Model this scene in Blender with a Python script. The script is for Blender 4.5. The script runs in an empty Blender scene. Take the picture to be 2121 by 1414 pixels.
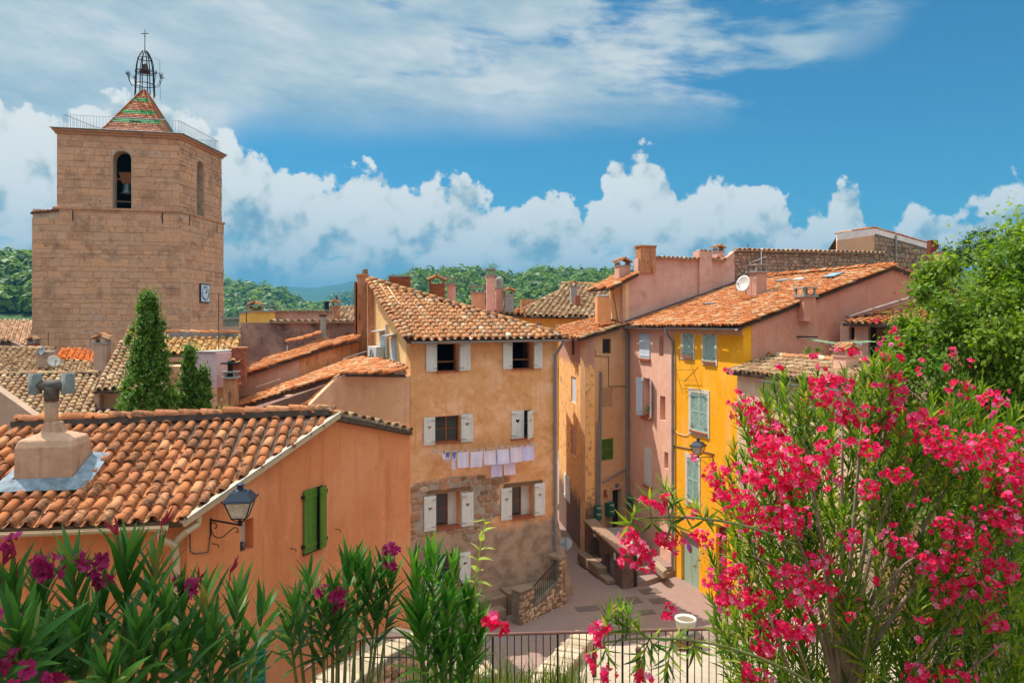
import bpy, bmesh, math, random
import numpy as np
from mathutils import Vector, Matrix
from mathutils.geometry import tessellate_polygon

R = random.Random(11)
NR = np.random.RandomState(5)
SC = bpy.context.scene
COL = SC.collection
F, CX, HY, CZ = 1500.0, 1060.5, 662.0, 11.0     # survey: focal length and horizon in photo pixels, eye height in metres

# ------------------------------------------------------------------ camera
cam = bpy.data.cameras.new('camera'); camo = bpy.data.objects.new('camera', cam); COL.objects.link(camo)
camo.location = (0, 0, CZ); camo.rotation_euler = (math.pi/2, 0, 0)
cam.sensor_width = 36; cam.lens = F/2121*36; cam.shift_y = -(707-HY)/2121
cam.clip_start = 0.05; cam.clip_end = 30000
SC.camera = camo
SC.view_settings.view_transform = 'Standard'; SC.view_settings.look = 'None'
SC.view_settings.gamma = 1.0; SC.view_settings.use_curve_mapping = False
EXPO = 1.12
SC.view_settings.exposure = EXPO
SC.cycles.use_denoising = True
SC.cycles.max_bounces = 6; SC.cycles.diffuse_bounces = 3; SC.cycles.glossy_bounces = 2
SC.cycles.transparent_max_bounces = 6; SC.cycles.volume_bounces = 0
SC.cycles.caustics_reflective = False; SC.cycles.caustics_refractive = False
SC.cycles.sample_clamp_indirect = 6

# ------------------------------------------------------------------ node helper
class NG:
    def __init__(s, tree): s.t = tree; s.n = tree.nodes; s.l = tree.links
    def new(s, typ, **kw):
        nd = s.n.new(typ)
        for k, v in kw.items(): setattr(nd, k, v)
        return nd
    def put(s, sock, v):
        if v is None: return
        if hasattr(v, 'is_output') or isinstance(v, bpy.types.NodeSocket): s.l.new(v, sock)
        else: sock.default_value = v
    def math(s, op, a, b=None, c=None, clamp=False):
        nd = s.new('ShaderNodeMath', operation=op, use_clamp=clamp)
        s.put(nd.inputs[0], a); s.put(nd.inputs[1], b); s.put(nd.inputs[2], c)
        return nd.outputs[0]
    def vec(s, op, a, b=None, c=None):
        nd = s.new('ShaderNodeVectorMath', operation=op)
        s.put(nd.inputs[0], a); s.put(nd.inputs[1], b)
        if c is not None: s.put(nd.inputs[2], c)
        return nd.outputs['Value'] if op in ('LENGTH', 'DOT_PRODUCT', 'DISTANCE') else nd.outputs[0]
    def noise(s, vec, scale, detail=4, rough=0.55, dist=0.0, lac=2.0, col=False):
        nd = s.new('ShaderNodeTexNoise'); s.put(nd.inputs['Vector'], vec)
        s.put(nd.inputs['Scale'], scale); s.put(nd.inputs['Detail'], float(detail)); s.put(nd.inputs['Roughness'], rough)
        s.put(nd.inputs['Distortion'], dist); s.put(nd.inputs['Lacunarity'], lac)
        return nd.outputs['Color' if col else 'Fac']
    def ramp(s, fac, stops, interp='LINEAR'):
        nd = s.new('ShaderNodeValToRGB'); cr = nd.color_ramp; cr.interpolation = interp
        while len(cr.elements) > 1: cr.elements.remove(cr.elements[-1])
        for i, (p, c) in enumerate(stops):
            if not hasattr(c, '__len__'): c = (c, c, c)
            e = cr.elements[0] if i == 0 else cr.elements.new(p)
            e.position = p; e.color = (c[0], c[1], c[2], 1)
        s.put(nd.inputs[0], fac); return nd.outputs[0]
    def step(s, v, a, b, o0=0.0, o1=1.0):
        nd = s.new('ShaderNodeMapRange', interpolation_type='SMOOTHSTEP')
        s.put(nd.inputs[0], v); s.put(nd.inputs[1], a); s.put(nd.inputs[2], b); s.put(nd.inputs[3], o0); s.put(nd.inputs[4], o1)
        return nd.outputs[0]
    def mix(s, fac, a, b, blend='MIX'):
        nd = s.new('ShaderNodeMix', data_type='RGBA', blend_type=blend)
        s.put(nd.inputs[0], fac)
        for i, v in ((6, a), (7, b)):
            if isinstance(v, (tuple, list)): v = (v[0], v[1], v[2], 1)
            s.put(nd.inputs[i], v)
        return nd.outputs[2]
    def comb(s, x, y, z=0.0):
        nd = s.new('ShaderNodeCombineXYZ'); s.put(nd.inputs[0], x); s.put(nd.inputs[1], y); s.put(nd.inputs[2], z); return nd.outputs[0]
    def sep(s, v):
        nd = s.new('ShaderNodeSeparateXYZ'); s.put(nd.inputs[0], v); return nd.outputs

# ------------------------------------------------------------------ sun and sky
SUN_AZ = (-0.90, 0.43); SUN_EL = math.radians(62)
sl = math.hypot(*SUN_AZ)
SUN = Vector((SUN_AZ[0]/sl*math.cos(SUN_EL), SUN_AZ[1]/sl*math.cos(SUN_EL), math.sin(SUN_EL)))
sun = bpy.data.lights.new('sun', 'SUN'); sun.energy = 2.8; sun.angle = math.radians(0.53); sun.color = (1.0, 0.94, 0.84)
suno = bpy.data.objects.new('sun', sun); COL.objects.link(suno)
suno.rotation_euler = (-SUN).to_track_quat('-Z', 'Y').to_euler()

world = bpy.data.worlds.new('World'); SC.world = world; world.use_nodes = True
wt = world.node_tree; wt.nodes.clear()
g = NG(wt)
SKY_STRENGTH = 0.13
def sky_c(r, gg, b):        # a colour given as it should appear in the picture (sRGB 0..255)
    k = 1.0/(SKY_STRENGTH*2**EXPO)
    f = lambda c: ((c/255/12.92) if c/255 <= 0.04045 else ((c/255+0.055)/1.055)**2.4)*k
    return (f(r), f(gg), f(b))
def ae(px, py):
    return math.atan2(px-CX, F), math.atan2(HY-py, math.hypot(F, px-CX))
# tops of the cumulus banks along the horizon, surveyed from the photograph (pixel column, pixel row)
TOPS = [(-60,150),(0,130),(50,140),(95,185),(150,160),(230,150),(330,150),(420,180),(470,215),(500,262),(540,286),(600,300),(640,312),(700,302),(760,290),(800,305),(850,330),(900,345),(945,330),(985,352),(1030,385),(1060,405),
        (1085,352),(1120,333),(1165,335),(1205,372),(1235,345),(1258,296),(1300,274),(1345,276),(1385,306),(1410,338),(1450,322),(1500,303),(1550,316),(1590,335),(1625,362),(1650,408),(1690,400),(1725,350),(1750,330),(1778,350),(1800,412),(1835,446),
        (1870,416),(1915,380),(1950,408),(1985,392),(2040,392),(2085,352),(2121,345),(2180,360)]
SPAN = 0.72
def curve(g_, x, pts, lo, hi):
    nd = g_.new('ShaderNodeFloatCurve'); cv = nd.mapping.curves[0]
    while len(cv.points) > 2: cv.points.remove(cv.points[1])
    pts = [((a+SPAN)/(2*SPAN), (v-lo)/(hi-lo)) for a, v in pts]
    cv.points[0].location = (0, pts[0][1]); cv.points[-1].location = (1, pts[-1][1])
    for p in pts: cv.points.new(*p)
    nd.mapping.update(); g_.put(nd.inputs['Value'], x)
    return g_.math('MULTIPLY_ADD', nd.outputs[0], hi-lo, lo)
def n2d(g_, v, scale, detail, rough, dist=0.0, col=False):
    nd = g_.new('ShaderNodeTexNoise', noise_dimensions='2D'); g_.put(nd.inputs['Vector'], v); nd.inputs['Scale'].default_value = scale
    nd.inputs['Detail'].default_value = detail; nd.inputs['Roughness'].default_value = rough; nd.inputs['Distortion'].default_value = dist
    return nd.outputs['Color' if col else 'Fac']
def v2d(g_, v, scale, detail):
    nd = g_.new('ShaderNodeTexVoronoi', voronoi_dimensions='2D', feature='F1'); g_.put(nd.inputs['Vector'], v); nd.inputs['Scale'].default_value = scale
    nd.inputs['Detail'].default_value = detail; nd.inputs['Roughness'].default_value = 0.55; return nd.outputs['Distance']
grp = bpy.data.node_groups.new('cumulus', 'ShaderNodeTree')
grp.interface.new_socket('Vector', in_out='INPUT', socket_type='NodeSocketVector')
grp.interface.new_socket('Density', in_out='OUTPUT', socket_type='NodeSocketFloat'); grp.interface.new_socket('Relief', in_out='OUTPUT', socket_type='NodeSocketFloat')
h = NG(grp); gi = h.new('NodeGroupInput'); go = h.new('NodeGroupOutput')
q = gi.outputs[0]
warp = n2d(h, q, 16.0, 3, 0.6, col=True)
qw = h.vec('MULTIPLY_ADD', h.vec('SUBTRACT', warp, (0.5, 0.5, 0.5)), (0.030, 0.026, 0.0), q)
wx, wy, _ = h.sep(qw)
top = curve(h, h.math('MULTIPLY_ADD', wx, 0.5/SPAN, 0.5), [ae(px, py) for px, py in TOPS], 0.0, 0.4)
puff = v2d(h, qw, 9.0, 3.0)
fbm = n2d(h, q, 20.0, 8, 0.62)
under = h.math('SUBTRACT', top, wy)                       # angle below the bank's top
bodyf = h.math('MINIMUM', h.math('MULTIPLY', under, 15.0), 1.6)
dens = h.math('MULTIPLY_ADD', h.math('SUBTRACT', fbm, 0.5), 1.55, bodyf)
dens = h.math('MULTIPLY_ADD', puff, -0.75, h.math('ADD', dens, 0.30))
rel = h.math('MULTIPLY_ADD', puff, -1.15, h.math('MULTIPLY', fbm, 1.15))
rel = h.math('MULTIPLY_ADD', h.math('MINIMUM', under, 0.09), 5.5, rel)
h.l.new(dens, go.inputs[0]); h.l.new(rel, go.inputs[1])

tc = g.new('ShaderNodeTexCoord'); d = tc.outputs['Generated']
sx, sy, sz = g.sep(d)
az = g.math('ARCTAN2', sx, sy); el = g.math('ARCSINE', sz)
fold = g.math('SUBTRACT', g.math('PINGPONG', g.math('ADD', az, SPAN), 2*SPAN), SPAN)   # the same kind of sky all the way round
qv = g.comb(fold, el, 0.0)
def dens_at(v):
    nd = g.new('ShaderNodeGroup'); nd.node_tree = grp; g.put(nd.inputs[0], v); return nd.outputs
c0 = dens_at(qv); c1 = dens_at(g.vec('ADD', qv, (-0.014, 0.024, 0.0)))
alpha = g.step(c0[0], 0.06, 0.25)
gaps = g.math('MULTIPLY', g.step(n2d(g, g.vec('MULTIPLY', qv, (1.0, 2.2, 1.0)), 9.0, 5, 0.6), 0.74, 0.58), 1.0)    # blue shows between the lower heaps
low = g.step(el, 0.125, 0.05)
alpha = g.math('MULTIPLY', alpha, g.math('MAXIMUM', gaps, g.math('SUBTRACT', 1.0, low)))
lit = g.math('ADD', g.math('MULTIPLY', g.math('SUBTRACT', c0[1], c1[1]), 1.2), 0.66, clamp=True)
lit = g.math('MULTIPLY_ADD', g.math('SUBTRACT', n2d(g, qv, 6.0, 3, 0.5), 0.5), 1.15, lit)
lowmask = g.step(el, 0.04, 0.16)
lit = g.math('ADD', lit, g.math('MULTIPLY_ADD', lowmask, 0.12, -0.02), clamp=True)
shade = g.ramp(lit, [(0.0, sky_c(138,170,188)), (0.28, sky_c(172,196,206)), (0.5, sky_c(206,218,219)), (0.72, sky_c(238,240,234)), (1, sky_c(252,252,247))])
shade = g.mix(g.math('MULTIPLY_ADD', lowmask, -0.16, 0.16), shade, sky_c(150,190,206))
nish = g.new('ShaderNodeTexSky', sky_type='NISHITA', sun_disc=False, sun_elevation=SUN_EL)
nish.sun_rotation = math.atan2(SUN.x, SUN.y); nish.altitude = 200; nish.air_density = 1.0; nish.dust_density = 0.4; nish.ozone_density = 3.0
ks = 0.13*2**0.62/(SKY_STRENGTH*2**EXPO)
blue = g.mix(1.0, nish.outputs[0], (0.165*ks, 0.475*ks, 0.56*ks), 'MULTIPLY')
# high thin sheet, drawn out towards the upper right
rot = g.comb(g.math('ADD', g.math('MULTIPLY', fold, 0.98), g.math('MULTIPLY', el, -0.20)), g.math('ADD', g.math('MULTIPLY', el, 0.98), g.math('MULTIPLY', fold, 0.10)), 0.0)
st = n2d(g, g.vec('MULTIPLY', rot, (3.2, 12.0, 1.0)), 1.7, 7, 0.6, 0.12)
st2 = n2d(g, rot, 4.0, 4, 0.6)
edge = g.math('SUBTRACT', el, curve(g, g.math('MULTIPLY_ADD', fold, 0.5/SPAN, 0.5), [ae(*p) for p in ((-100,420),(300,400),(440,330),(520,262),(700,265),(900,262),(1100,262),(1300,250),(1500,232),(1650,215),(1730,120),(1850,40),(1950,-60),(2121,-150))], 0.0, 0.6))
edge = g.step(edge, -0.035, 0.05)
thick = g.step(fold, ae(1700, 100)[0], ae(700, 100)[0])
cir = g.math('MULTIPLY', g.step(g.math('ADD', g.math('MULTIPLY', st, 0.8), g.math('MULTIPLY_ADD', thick, 0.22, g.math('MULTIPLY', st2, 0.3))), 0.44, 0.68), edge)
cirs = g.ramp(n2d(g, g.vec('MULTIPLY', rot, (2.2, 7.0, 1.0)), 2.4, 7, 0.6), [(0.3, sky_c(166,194,208)), (0.5, sky_c(200,215,219)), (0.66, sky_c(228,233,232))])
cir = g.math('MAXIMUM', cir, g.math('MULTIPLY', g.step(el, 0.42, 0.75), g.step(st, 0.25, 0.55)))     # the sheet closes overhead
cirs = g.vec('SCALE', cirs, None); zen = g.n[-1]; g.put(zen.inputs['Scale'], g.step(el, 0.42, 1.1, 1.0, 3.6))      # unseen sheet overhead, brightened with height to fill the shade
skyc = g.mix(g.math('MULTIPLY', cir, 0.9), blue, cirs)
skyc = g.mix(g.math('MULTIPLY', alpha, 0.97), skyc, shade)
hz = g.step(el, 0.095, 0.025)
skyc = g.mix(g.math('MULTIPLY', hz, 0.52), skyc, sky_c(162,201,219))
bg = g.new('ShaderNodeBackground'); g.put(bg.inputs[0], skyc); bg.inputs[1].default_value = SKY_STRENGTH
wo = g.new('ShaderNodeOutputWorld'); g.l.new(bg.outputs[0], wo.inputs[0])
world.cycles.sampling_method = 'MANUAL'; world.cycles.sample_map_resolution = 512

# ------------------------------------------------------------------ survey helpers
CAMP = Vector((0, 0, CZ))
def P(px, py, Y): return Vector(((px-CX)*Y/F, Y, CZ-(py-HY)*Y/F))
def G(px, Y): return Vector(((px-CX)*Y/F, Y, 0))
def ZY(py, Y): return CZ-(py-HY)*Y/F
class Pl:
    def __init__(s, o, u, v):
        s.o = Vector(o); s.u = Vector(u).normalized(); v = Vector(v); s.v = (v-s.u*v.dot(s.u)).normalized(); s.n = s.u.cross(s.v)
        if s.n.dot(CAMP-s.o) < 0: s.n = -s.n
    def hit(s, px, py):
        r = Vector(((px-CX)/F, 1, -(py-HY)/F)); t = (s.o-CAMP).dot(s.n)/r.dot(s.n); return CAMP+r*t
    def uv(s, px, py): w = s.hit(px, py)-s.o; return (w.dot(s.u), w.dot(s.v))
    def uvw(s, p): w = Vector(p)-s.o; return (w.dot(s.u), w.dot(s.v))
    def pt(s, a, b, d=0.0): return s.o+s.u*a+s.v*b+s.n*d
    def rect(s, x0, y0, x1, y1):
        ym, xm = (y0+y1)/2, (x0+x1)/2
        return (s.uv(x0, ym)[0], s.uv(x1, ym)[0], s.uv(xm, y1)[1], s.uv(xm, y0)[1])   # u0,u1,v0,v1
def VW(pxa, Ya, pxb, Yb):            # upright wall plane over two surveyed points, v = world z
    a, b = G(pxa, Ya), G(pxb, Yb); return Pl(a, b-a, (0, 0, 1))
def VP(a, b):
    a = Vector((a[0], a[1], 0)); b = Vector((b[0], b[1], 0)); return Pl(a, b-a, (0, 0, 1))
def inpoly(x, y, poly):
    c = False; n = len(poly); j = n-1
    for i in range(n):
        xi, yi = poly[i]; xj, yj = poly[j]
        if (yi > y) != (yj > y) and x < (xj-xi)*(y-yi)/(yj-yi)+xi: c = not c
        j = i
    return c

# ------------------------------------------------------------------ objects
def thing(name, label, cat, loc=(0, 0, 0), group=None):
    o = bpy.data.objects.new(name, None); COL.objects.link(o); o.location = loc; o.empty_display_size = 0.2
    o['label'] = label; o['category'] = cat
    if group: o['group'] = group
    return o
def tag(o, label, cat, group=None):
    o['label'] = label; o['category'] = cat
    if group: o['group'] = group
    return o
def adopt(o, parent):
    if parent is not None:
        o.parent = parent
        if parent.type == 'EMPTY': o.matrix_parent_inverse = Matrix.Translation(-Vector(parent.location))
    COL.objects.link(o); return o
class MB:
    def __init__(s): s.v = []; s.f = []; s.t = []
    def add(s, vs, fs, t=0.0):
        b = len(s.v); s.v.extend(tuple(p) for p in vs)
        for f in fs: s.f.append(tuple(i+b for i in f)); s.t.append(t)
        return s
    def face(s, pts, t=0.0): return s.add(pts, [tuple(range(len(pts)))], t)
    def obox(s, o, a, b, c, t=0.0):
        o, a, b, c = Vector(o), Vector(a), Vector(b), Vector(c)
        if a.cross(b).dot(c) < 0: a, b = b, a
        vs = [o, o+a, o+a+b, o+b, o+c, o+a+c, o+a+b+c, o+b+c]
        return s.add(vs, [(3,2,1,0),(4,5,6,7),(0,1,5,4),(1,2,6,5),(2,3,7,6),(3,0,4,7)], t)
    def box(s, c, sx, sy, sz, ang=0.0, t=0.0):     # centre of the base
        ca, sa = math.cos(ang), math.sin(ang); a = Vector((ca*sx, sa*sx, 0)); b = Vector((-sa*sy, ca*sy, 0))
        return s.obox(Vector(c)-a/2-b/2, a, b, (0, 0, sz), t)
    def bar(s, p, q, w, hgt=None, up=(0, 0, 1), t=0.0):
        p, q = Vector(p), Vector(q); dr = q-p; sd = dr.cross(Vector(up))
        if sd.length < 1e-6: sd = dr.cross(Vector((1, 0, 0)))
        sd.normalize(); u2 = sd.cross(dr).normalized(); hgt = w if hgt is None else hgt
        return s.obox(p-sd*w/2-u2*hgt/2, dr, sd*w, u2*hgt, t)
    def tube(s, pts, r, seg=6, r2=None, t=0.0, cap=True):
        pts = [Vector(p) for p in pts]; n = len(pts); vs = []; fs = []; side = None
        for i, p in enumerate(pts):
            dr = (pts[min(i+1, n-1)]-pts[max(i-1, 0)]).normalized()
            if side is None:
                side = dr.cross(Vector((0, 0, 1)) if abs(dr.z) < 0.9 else Vector((1, 0, 0))).normalized()
            side = (side-dr*side.dot(dr)).normalized(); up = side.cross(dr)
            rr = r if r2 is None else r+(r2-r)*i/max(1, n-1)
            for k in range(seg):
                a = 2*math.pi*k/seg; vs.append(p+(side*math.cos(a)+up*math.sin(a))*rr)
        for i in range(n-1):
            for k in range(seg): fs.append((i*seg+k, i*seg+(k+1) % seg, (i+1)*seg+(k+1) % seg, (i+1)*seg+k))
        if cap: fs.append(tuple(range(seg-1, -1, -1))); fs.append(tuple((n-1)*seg+k for k in range(seg)))
        return s.add(vs, fs, t)
    def lathe(s, prof, seg=12, o=(0, 0, 0), t=0.0, M=None, cap=True):
        o = Vector(o); vs = []; fs = []; n = len(prof)
        for r, z in prof:
            for k in range(seg):
                a = 2*math.pi*k/seg; p = Vector((r*math.cos(a), r*math.sin(a), z))
                vs.append(o+(M @ p if M else p))
        for i in range(n-1):
            for k in range(seg): fs.append((i*seg+k, i*seg+(k+1) % seg, (i+1)*seg+(k+1) % seg, (i+1)*seg+k))
        if cap: fs.append(tuple(range(seg-1, -1, -1))); fs.append(tuple((n-1)*seg+k for k in range(seg)))
        return s.add(vs, fs, t)
    def prism(s, pts, ext, t=0.0):
        pts = [Vector(p) for p in pts]; ext = Vector(ext); n = len(pts)
        nn = Vector((0, 0, 0))
        for i in range(n): nn += pts[i].cross(pts[(i+1) % n])
        if nn.dot(ext) > 0: pts = pts[::-1]
        vs = pts+[p+ext for p in pts]
        if n <= 4: fs = [tuple(range(n)), tuple(range(2*n-1, n-1, -1))]
        else:
            tr = tessellate_polygon([pts]); fs = []
            for a, b, c in tr:
                nm = (pts[b]-pts[a]).cross(pts[c]-pts[a])
                if nm.dot(ext) > 0: a, b, c = a, c, b
                fs.append((a, b, c)); fs.append((a+n, c+n, b+n))
        for i in range(n): j = (i+1) % n; fs.append((j, i, i+n, j+n))
        return s.add(vs, fs, t)
    def build(s, name, mat, parent=None, smooth=False, kind=None, bevel=0.0):
        me = bpy.data.meshes.new(name); me.from_pydata(s.v, [], s.f); me.materials.append(mat)
        if any(s.t): me.attributes.new('tint', 'FLOAT', 'FACE').data.foreach_set('value', s.t)
        if smooth: me.polygons.foreach_set('use_smooth', [True]*len(s.f))
        me.update()
        o = bpy.data.objects.new(name, me); adopt(o, parent)
        if kind: o['kind'] = kind
        if bevel:
            b = o.modifiers.new('bevel', 'BEVEL'); b.width = bevel; b.segments = 2; b.limit_method = 'ANGLE'
        return o
def wall_mesh(mb, pl, outer, holes=(), thick=0.35, t=0.0):
    """a wall slab with real openings; outer and holes in the plane's own metres"""
    def area(p): return sum(p[i][0]*p[(i+1) % len(p)][1]-p[(i+1) % len(p)][0]*p[i][1] for i in range(len(p)))
    loops = [list(outer)]+[list(hh) if len(hh) != 4 or hasattr(hh[0], '__len__') else [(hh[0],hh[2]),(hh[1],hh[2]),(hh[1],hh[3]),(hh[0],hh[3])] for hh in holes]
    loops = [lp if area(lp) > 0 else lp[::-1] for lp in loops]
    flat = [p for lp in loops for p in lp]; n = len(flat)
    tri = tessellate_polygon([[Vector((a, b, 0)) for a, b in lp] for lp in loops])
    vs = [pl.pt(a, b) for a, b in flat]+[pl.pt(a, b, -thick) for a, b in flat]; fs = []
    for a, b, c in tri:
        nm = (vs[b]-vs[a]).cross(vs[c]-vs[a])
        if nm.dot(pl.n) < 0: b, c = c, b
        fs.append((a, b, c)); fs.append((a+n, c+n, b+n))
    base = 0; fl = pl.u.cross(pl.v).dot(pl.n) > 0
    for li, lp in enumerate(loops):
        m = len(lp)
        for i in range(m):
            j = (i+1) % m; a, b = base+i, base+j; q4 = (b, a, a+n, b+n)
            if (li > 0) == fl: q4 = q4[::-1]
            fs.append(q4)
        base += m
    return mb.add(vs, fs, t)
def wall(parent, mat, pl, outer, holes=(), thick=0.35, name='wall'):
    mb = MB(); wall_mesh(mb, pl, outer, holes, thick); return mb.build(name, mat, parent)
def wallpx(parent, mat, pl, pts, holes=(), thick=0.35, name='wall'):
    return wall(parent, mat, pl, [pl.uv(*p) for p in pts], holes, thick, name)
def body(parent, mat, plan, z0, z1, name='rear_wall'):
    mb = MB(); mb.prism([Vector((p[0], p[1], z0)) for p in plan], (0, 0, z1-z0)); return mb.build(name, mat, parent)

# ------------------------------------------------------------------ materials
def material(name):
    m = bpy.data.materials.new(name); m.use_nodes = True; m.node_tree.nodes.clear(); k = NG(m.node_tree)
    k.bs = k.new('ShaderNodeBsdfPrincipled'); o = k.new('ShaderNodeOutputMaterial'); k.l.new(k.bs.outputs[0], o.inputs[0]); k.m = m
    k.pos = k.new('ShaderNodeNewGeometry').outputs['Position']
    return k
def finish(k, col, rough=0.85, height=None, bump=0.3, dist=0.02, metal=0.0, spec=0.3):
    if isinstance(col, (tuple, list)): col = (col[0], col[1], col[2], 1)
    k.put(k.bs.inputs['Base Color'], col); k.put(k.bs.inputs['Roughness'], rough); k.put(k.bs.inputs['Metallic'], metal)
    k.bs.inputs['Specular IOR Level'].default_value = spec
    if height is not None:
        b = k.new('ShaderNodeBump'); b.inputs['Strength'].default_value = bump; b.inputs['Distance'].default_value = dist
        k.put(b.inputs['Height'], height); k.l.new(b.outputs[0], k.bs.inputs['Normal'])
    return k.m
def vivid(k, c, sat=1.06, val=1.36, tint=(1.15, .98, .95)):
    nd = k.new('ShaderNodeHueSaturation'); nd.inputs['Saturation'].default_value = sat; nd.inputs['Value'].default_value = val; k.put(nd.inputs['Color'], c); return k.mix(1.0, nd.outputs[0], tint, 'MULTIPLY')
def mul(c, f): return (c[0]*f, c[1]*f, c[2]*f)
def plain(name, col, rough=0.6, var=0.12, scale=6.0, metal=0.0, spec=0.3):
    k = material(name); n = k.noise(k.pos, scale, 5, 0.6)
    c = k.ramp(n, [(0.3, mul(col, 1-var)), (0.7, mul(col, 1+var))])
    return finish(k, c, rough, k.noise(k.pos, scale*8, 3), 0.12, 0.005, metal, spec)
def stucco(name, base, alt, stain=None, s_amt=0.5, scale=0.9, streak=True, bump=0.35, grain=26.0, alt_cut=(0.42, 0.66), extra=None):
    k = material(name)
    n1 = k.noise(k.pos, scale, 6, 0.62, 0.4); n2 = k.noise(k.pos, scale*4.5, 5, 0.6, 0.3); fine = k.noise(k.pos, grain, 4, 0.7)
    c = k.mix(k.step(n1, alt_cut[0], alt_cut[1]), base, alt)
    c = k.mix(k.math('MULTIPLY', k.step(n2, 0.56, 0.70), 0.35), c, mul(alt, 1.25))
    c = k.mix(k.math('MULTIPLY', k.step(n2, 0.46, 0.30), 0.30), c, mul(base, 0.68))
    if stain:
        sv = k.vec('MULTIPLY', k.pos, (1.6, 1.6, 0.35)) if streak else k.pos
        sn = k.noise(sv, scale*1.7, 6, 0.65, 0.5)
        c = k.mix(k.math('MULTIPLY', k.step(sn, 0.50, 0.70), s_amt), c, stain)
        dr = k.noise(k.vec('MULTIPLY', k.pos, (5.0, 5.0, .22)), 1.6, 4, 0.6); c = k.mix(k.math('MULTIPLY', k.step(dr, 0.56, 0.74), s_amt*.6), c, mul(stain, .7))
    c = k.mix(k.math('MULTIPLY', fine, 0.22), c, mul(base, 0.55))
    if extra: c = extra(k, c)
    c = vivid(k, c)
    return finish(k, c, 0.93, k.math('ADD', k.math('MULTIPLY', fine, 0.6), n2), bump, 0.03, 0, 0.15)
def tile_mat(name, stops, dirt=(0.05, 0.04, 0.03), dirt_amt=0.55, lich=(0.33, 0.29, 0.2)):
    k = material(name)
    oi = k.new('ShaderNodeObjectInfo').outputs['Random']; at = k.new('ShaderNodeAttribute', attribute_name='tint').outputs['Fac']
    rnd = k.math('FRACT', k.math('ADD', oi, at))
    c = k.ramp(rnd, stops)
    n = k.noise(k.pos, 9.0, 6, 0.68, 0.5); n2 = k.noise(k.pos, 34.0, 4, 0.65)
    off = k.math('MULTIPLY', k.math('SUBTRACT', k.math('FRACT', k.math('MULTIPLY', rnd, 7.31)), 0.5), 0.22)
    c = k.mix(k.math('MULTIPLY', k.step(k.math('ADD', n, off), 0.48, 0.66), dirt_amt), c, dirt)
    c = k.mix(k.math('MULTIPLY', k.step(n2, 0.60, 0.74), 0.4), c, lich)
    c = k.mix(k.math('MULTIPLY', k.step(k.noise(k.pos, 15.0, 3), 0.4, 0.7), 0.25), c, mul(stops[len(stops)//2][1], 1.35))
    c = vivid(k, c, 1.06, 1.0, (1.0, 1.02, .96))
    return finish(k, c, 0.9, n2, 0.35, 0.012, 0, 0.15)

T_NEAR = tile_mat('tile_near', [(0, (.27,.10,.05)), (.25, (.42,.155,.075)), (.5, (.50,.195,.095)), (.75, (.33,.13,.075)), (1, (.56,.27,.15))], dirt_amt=0.8)
T_MID = tile_mat('tile_mid', [(0, (.33,.155,.085)), (.2, (.48,.215,.11)), (.42, (.36,.18,.115)), (.6, (.58,.29,.155)), (.8, (.46,.175,.08)), (.96, (.50,.34,.22)), (1, (.66,.54,.42))], dirt_amt=0.45)
T_OLD = tile_mat('tile_old', [(0, (.24,.13,.085)), (.25, (.38,.20,.11)), (.5, (.46,.31,.19)), (.7, (.31,.15,.085)), (1, (.56,.40,.25))], dirt=(.06,.05,.045), dirt_amt=0.6)
T_ORANGE = tile_mat('tile_orange', [(0, (.42,.14,.06)), (.35, (.54,.20,.085)), (.6, (.38,.13,.065)), (.8, (.58,.28,.14)), (1, (.52,.34,.22))], dirt_amt=0.45)
T_DARKGAP = plain('tile_bedding', (.10,.06,.04), 0.95, 0.4, 5)
M_MORTAR = plain('lime_mortar', (.42,.35,.27), 0.95, 0.2, 4)
M_ZINC = plain('zinc', (.30,.32,.33), 0.45, 0.15, 5, 0.6)
M_TANPIPE = plain('tan_gutter', (.56,.40,.25), 0.5, 0.08, 3)
M_IRON = plain('black_iron', (.018,.018,.02), 0.45, 0.3, 20, 0.3)
M_RUST = plain('rusty_iron', (.16,.07,.045), 0.7, 0.3, 12)
k = material('white_shutter_paint'); c = k.mix(k.math('MULTIPLY', k.step(k.noise(k.vec('MULTIPLY', k.pos, (6, 6, .8)), 1.5, 5, .65), .5, .72), .45), (.74,.71,.66), (.46,.42,.37)); M_WHITE = finish(k, k.mix(k.math('MULTIPLY', k.step(k.noise(k.pos, 16, 4, .7), .6, .7), .35), c, (.42,.36,.30)), .7, k.noise(k.pos, 50, 3), .15, .005)
M_SKYBLUE = plain('pale_blue_paint', (.60,.68,.76), 0.6, 0.05, 7)
M_MINT = plain('mint_paint', (.34,.50,.43), 0.65, 0.2, 5)
M_GREEN = plain('green_shutter_paint', (.10,.20,.022), 0.55, 0.12, 5)
M_TEAL = plain('teal_shutter_paint', (.02,.22,.18), 0.55, 0.12, 5)
M_WOOD = plain('brown_wood', (.24,.085,.03), 0.6, 0.25, 14)
M_OLDWOOD = plain('weathered_wood', (.20,.11,.06), 0.8, 0.3, 14)
M_BRICKSILL = plain('brick_sill', (.36,.10,.045), 0.8, 0.2, 12)
M_BRICK = plain('red_brick', (.34,.11,.055), 0.9, 0.3, 8)
M_DARK = plain('dark_interior', (.03,.026,.024), 0.9, 0.2, 3)
M_CABLE = plain('grey_cable', (.10,.09,.085), 0.7, 0.2, 8)
M_GREYPIPE = plain('grey_pipe', (.23,.23,.235), 0.5, 0.15, 5)
M_CONCRETE = plain('concrete', (.36,.33,.29), 0.92, 0.22, 3.5)
M_WHITEPLASTIC = plain('white_plastic', (.66,.62,.55), 0.5, 0.05, 4)
kk = material('window_glass'); M_GLASS = finish(kk, (.025,.03,.035), 0.06, None, spec=0.6)
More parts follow.
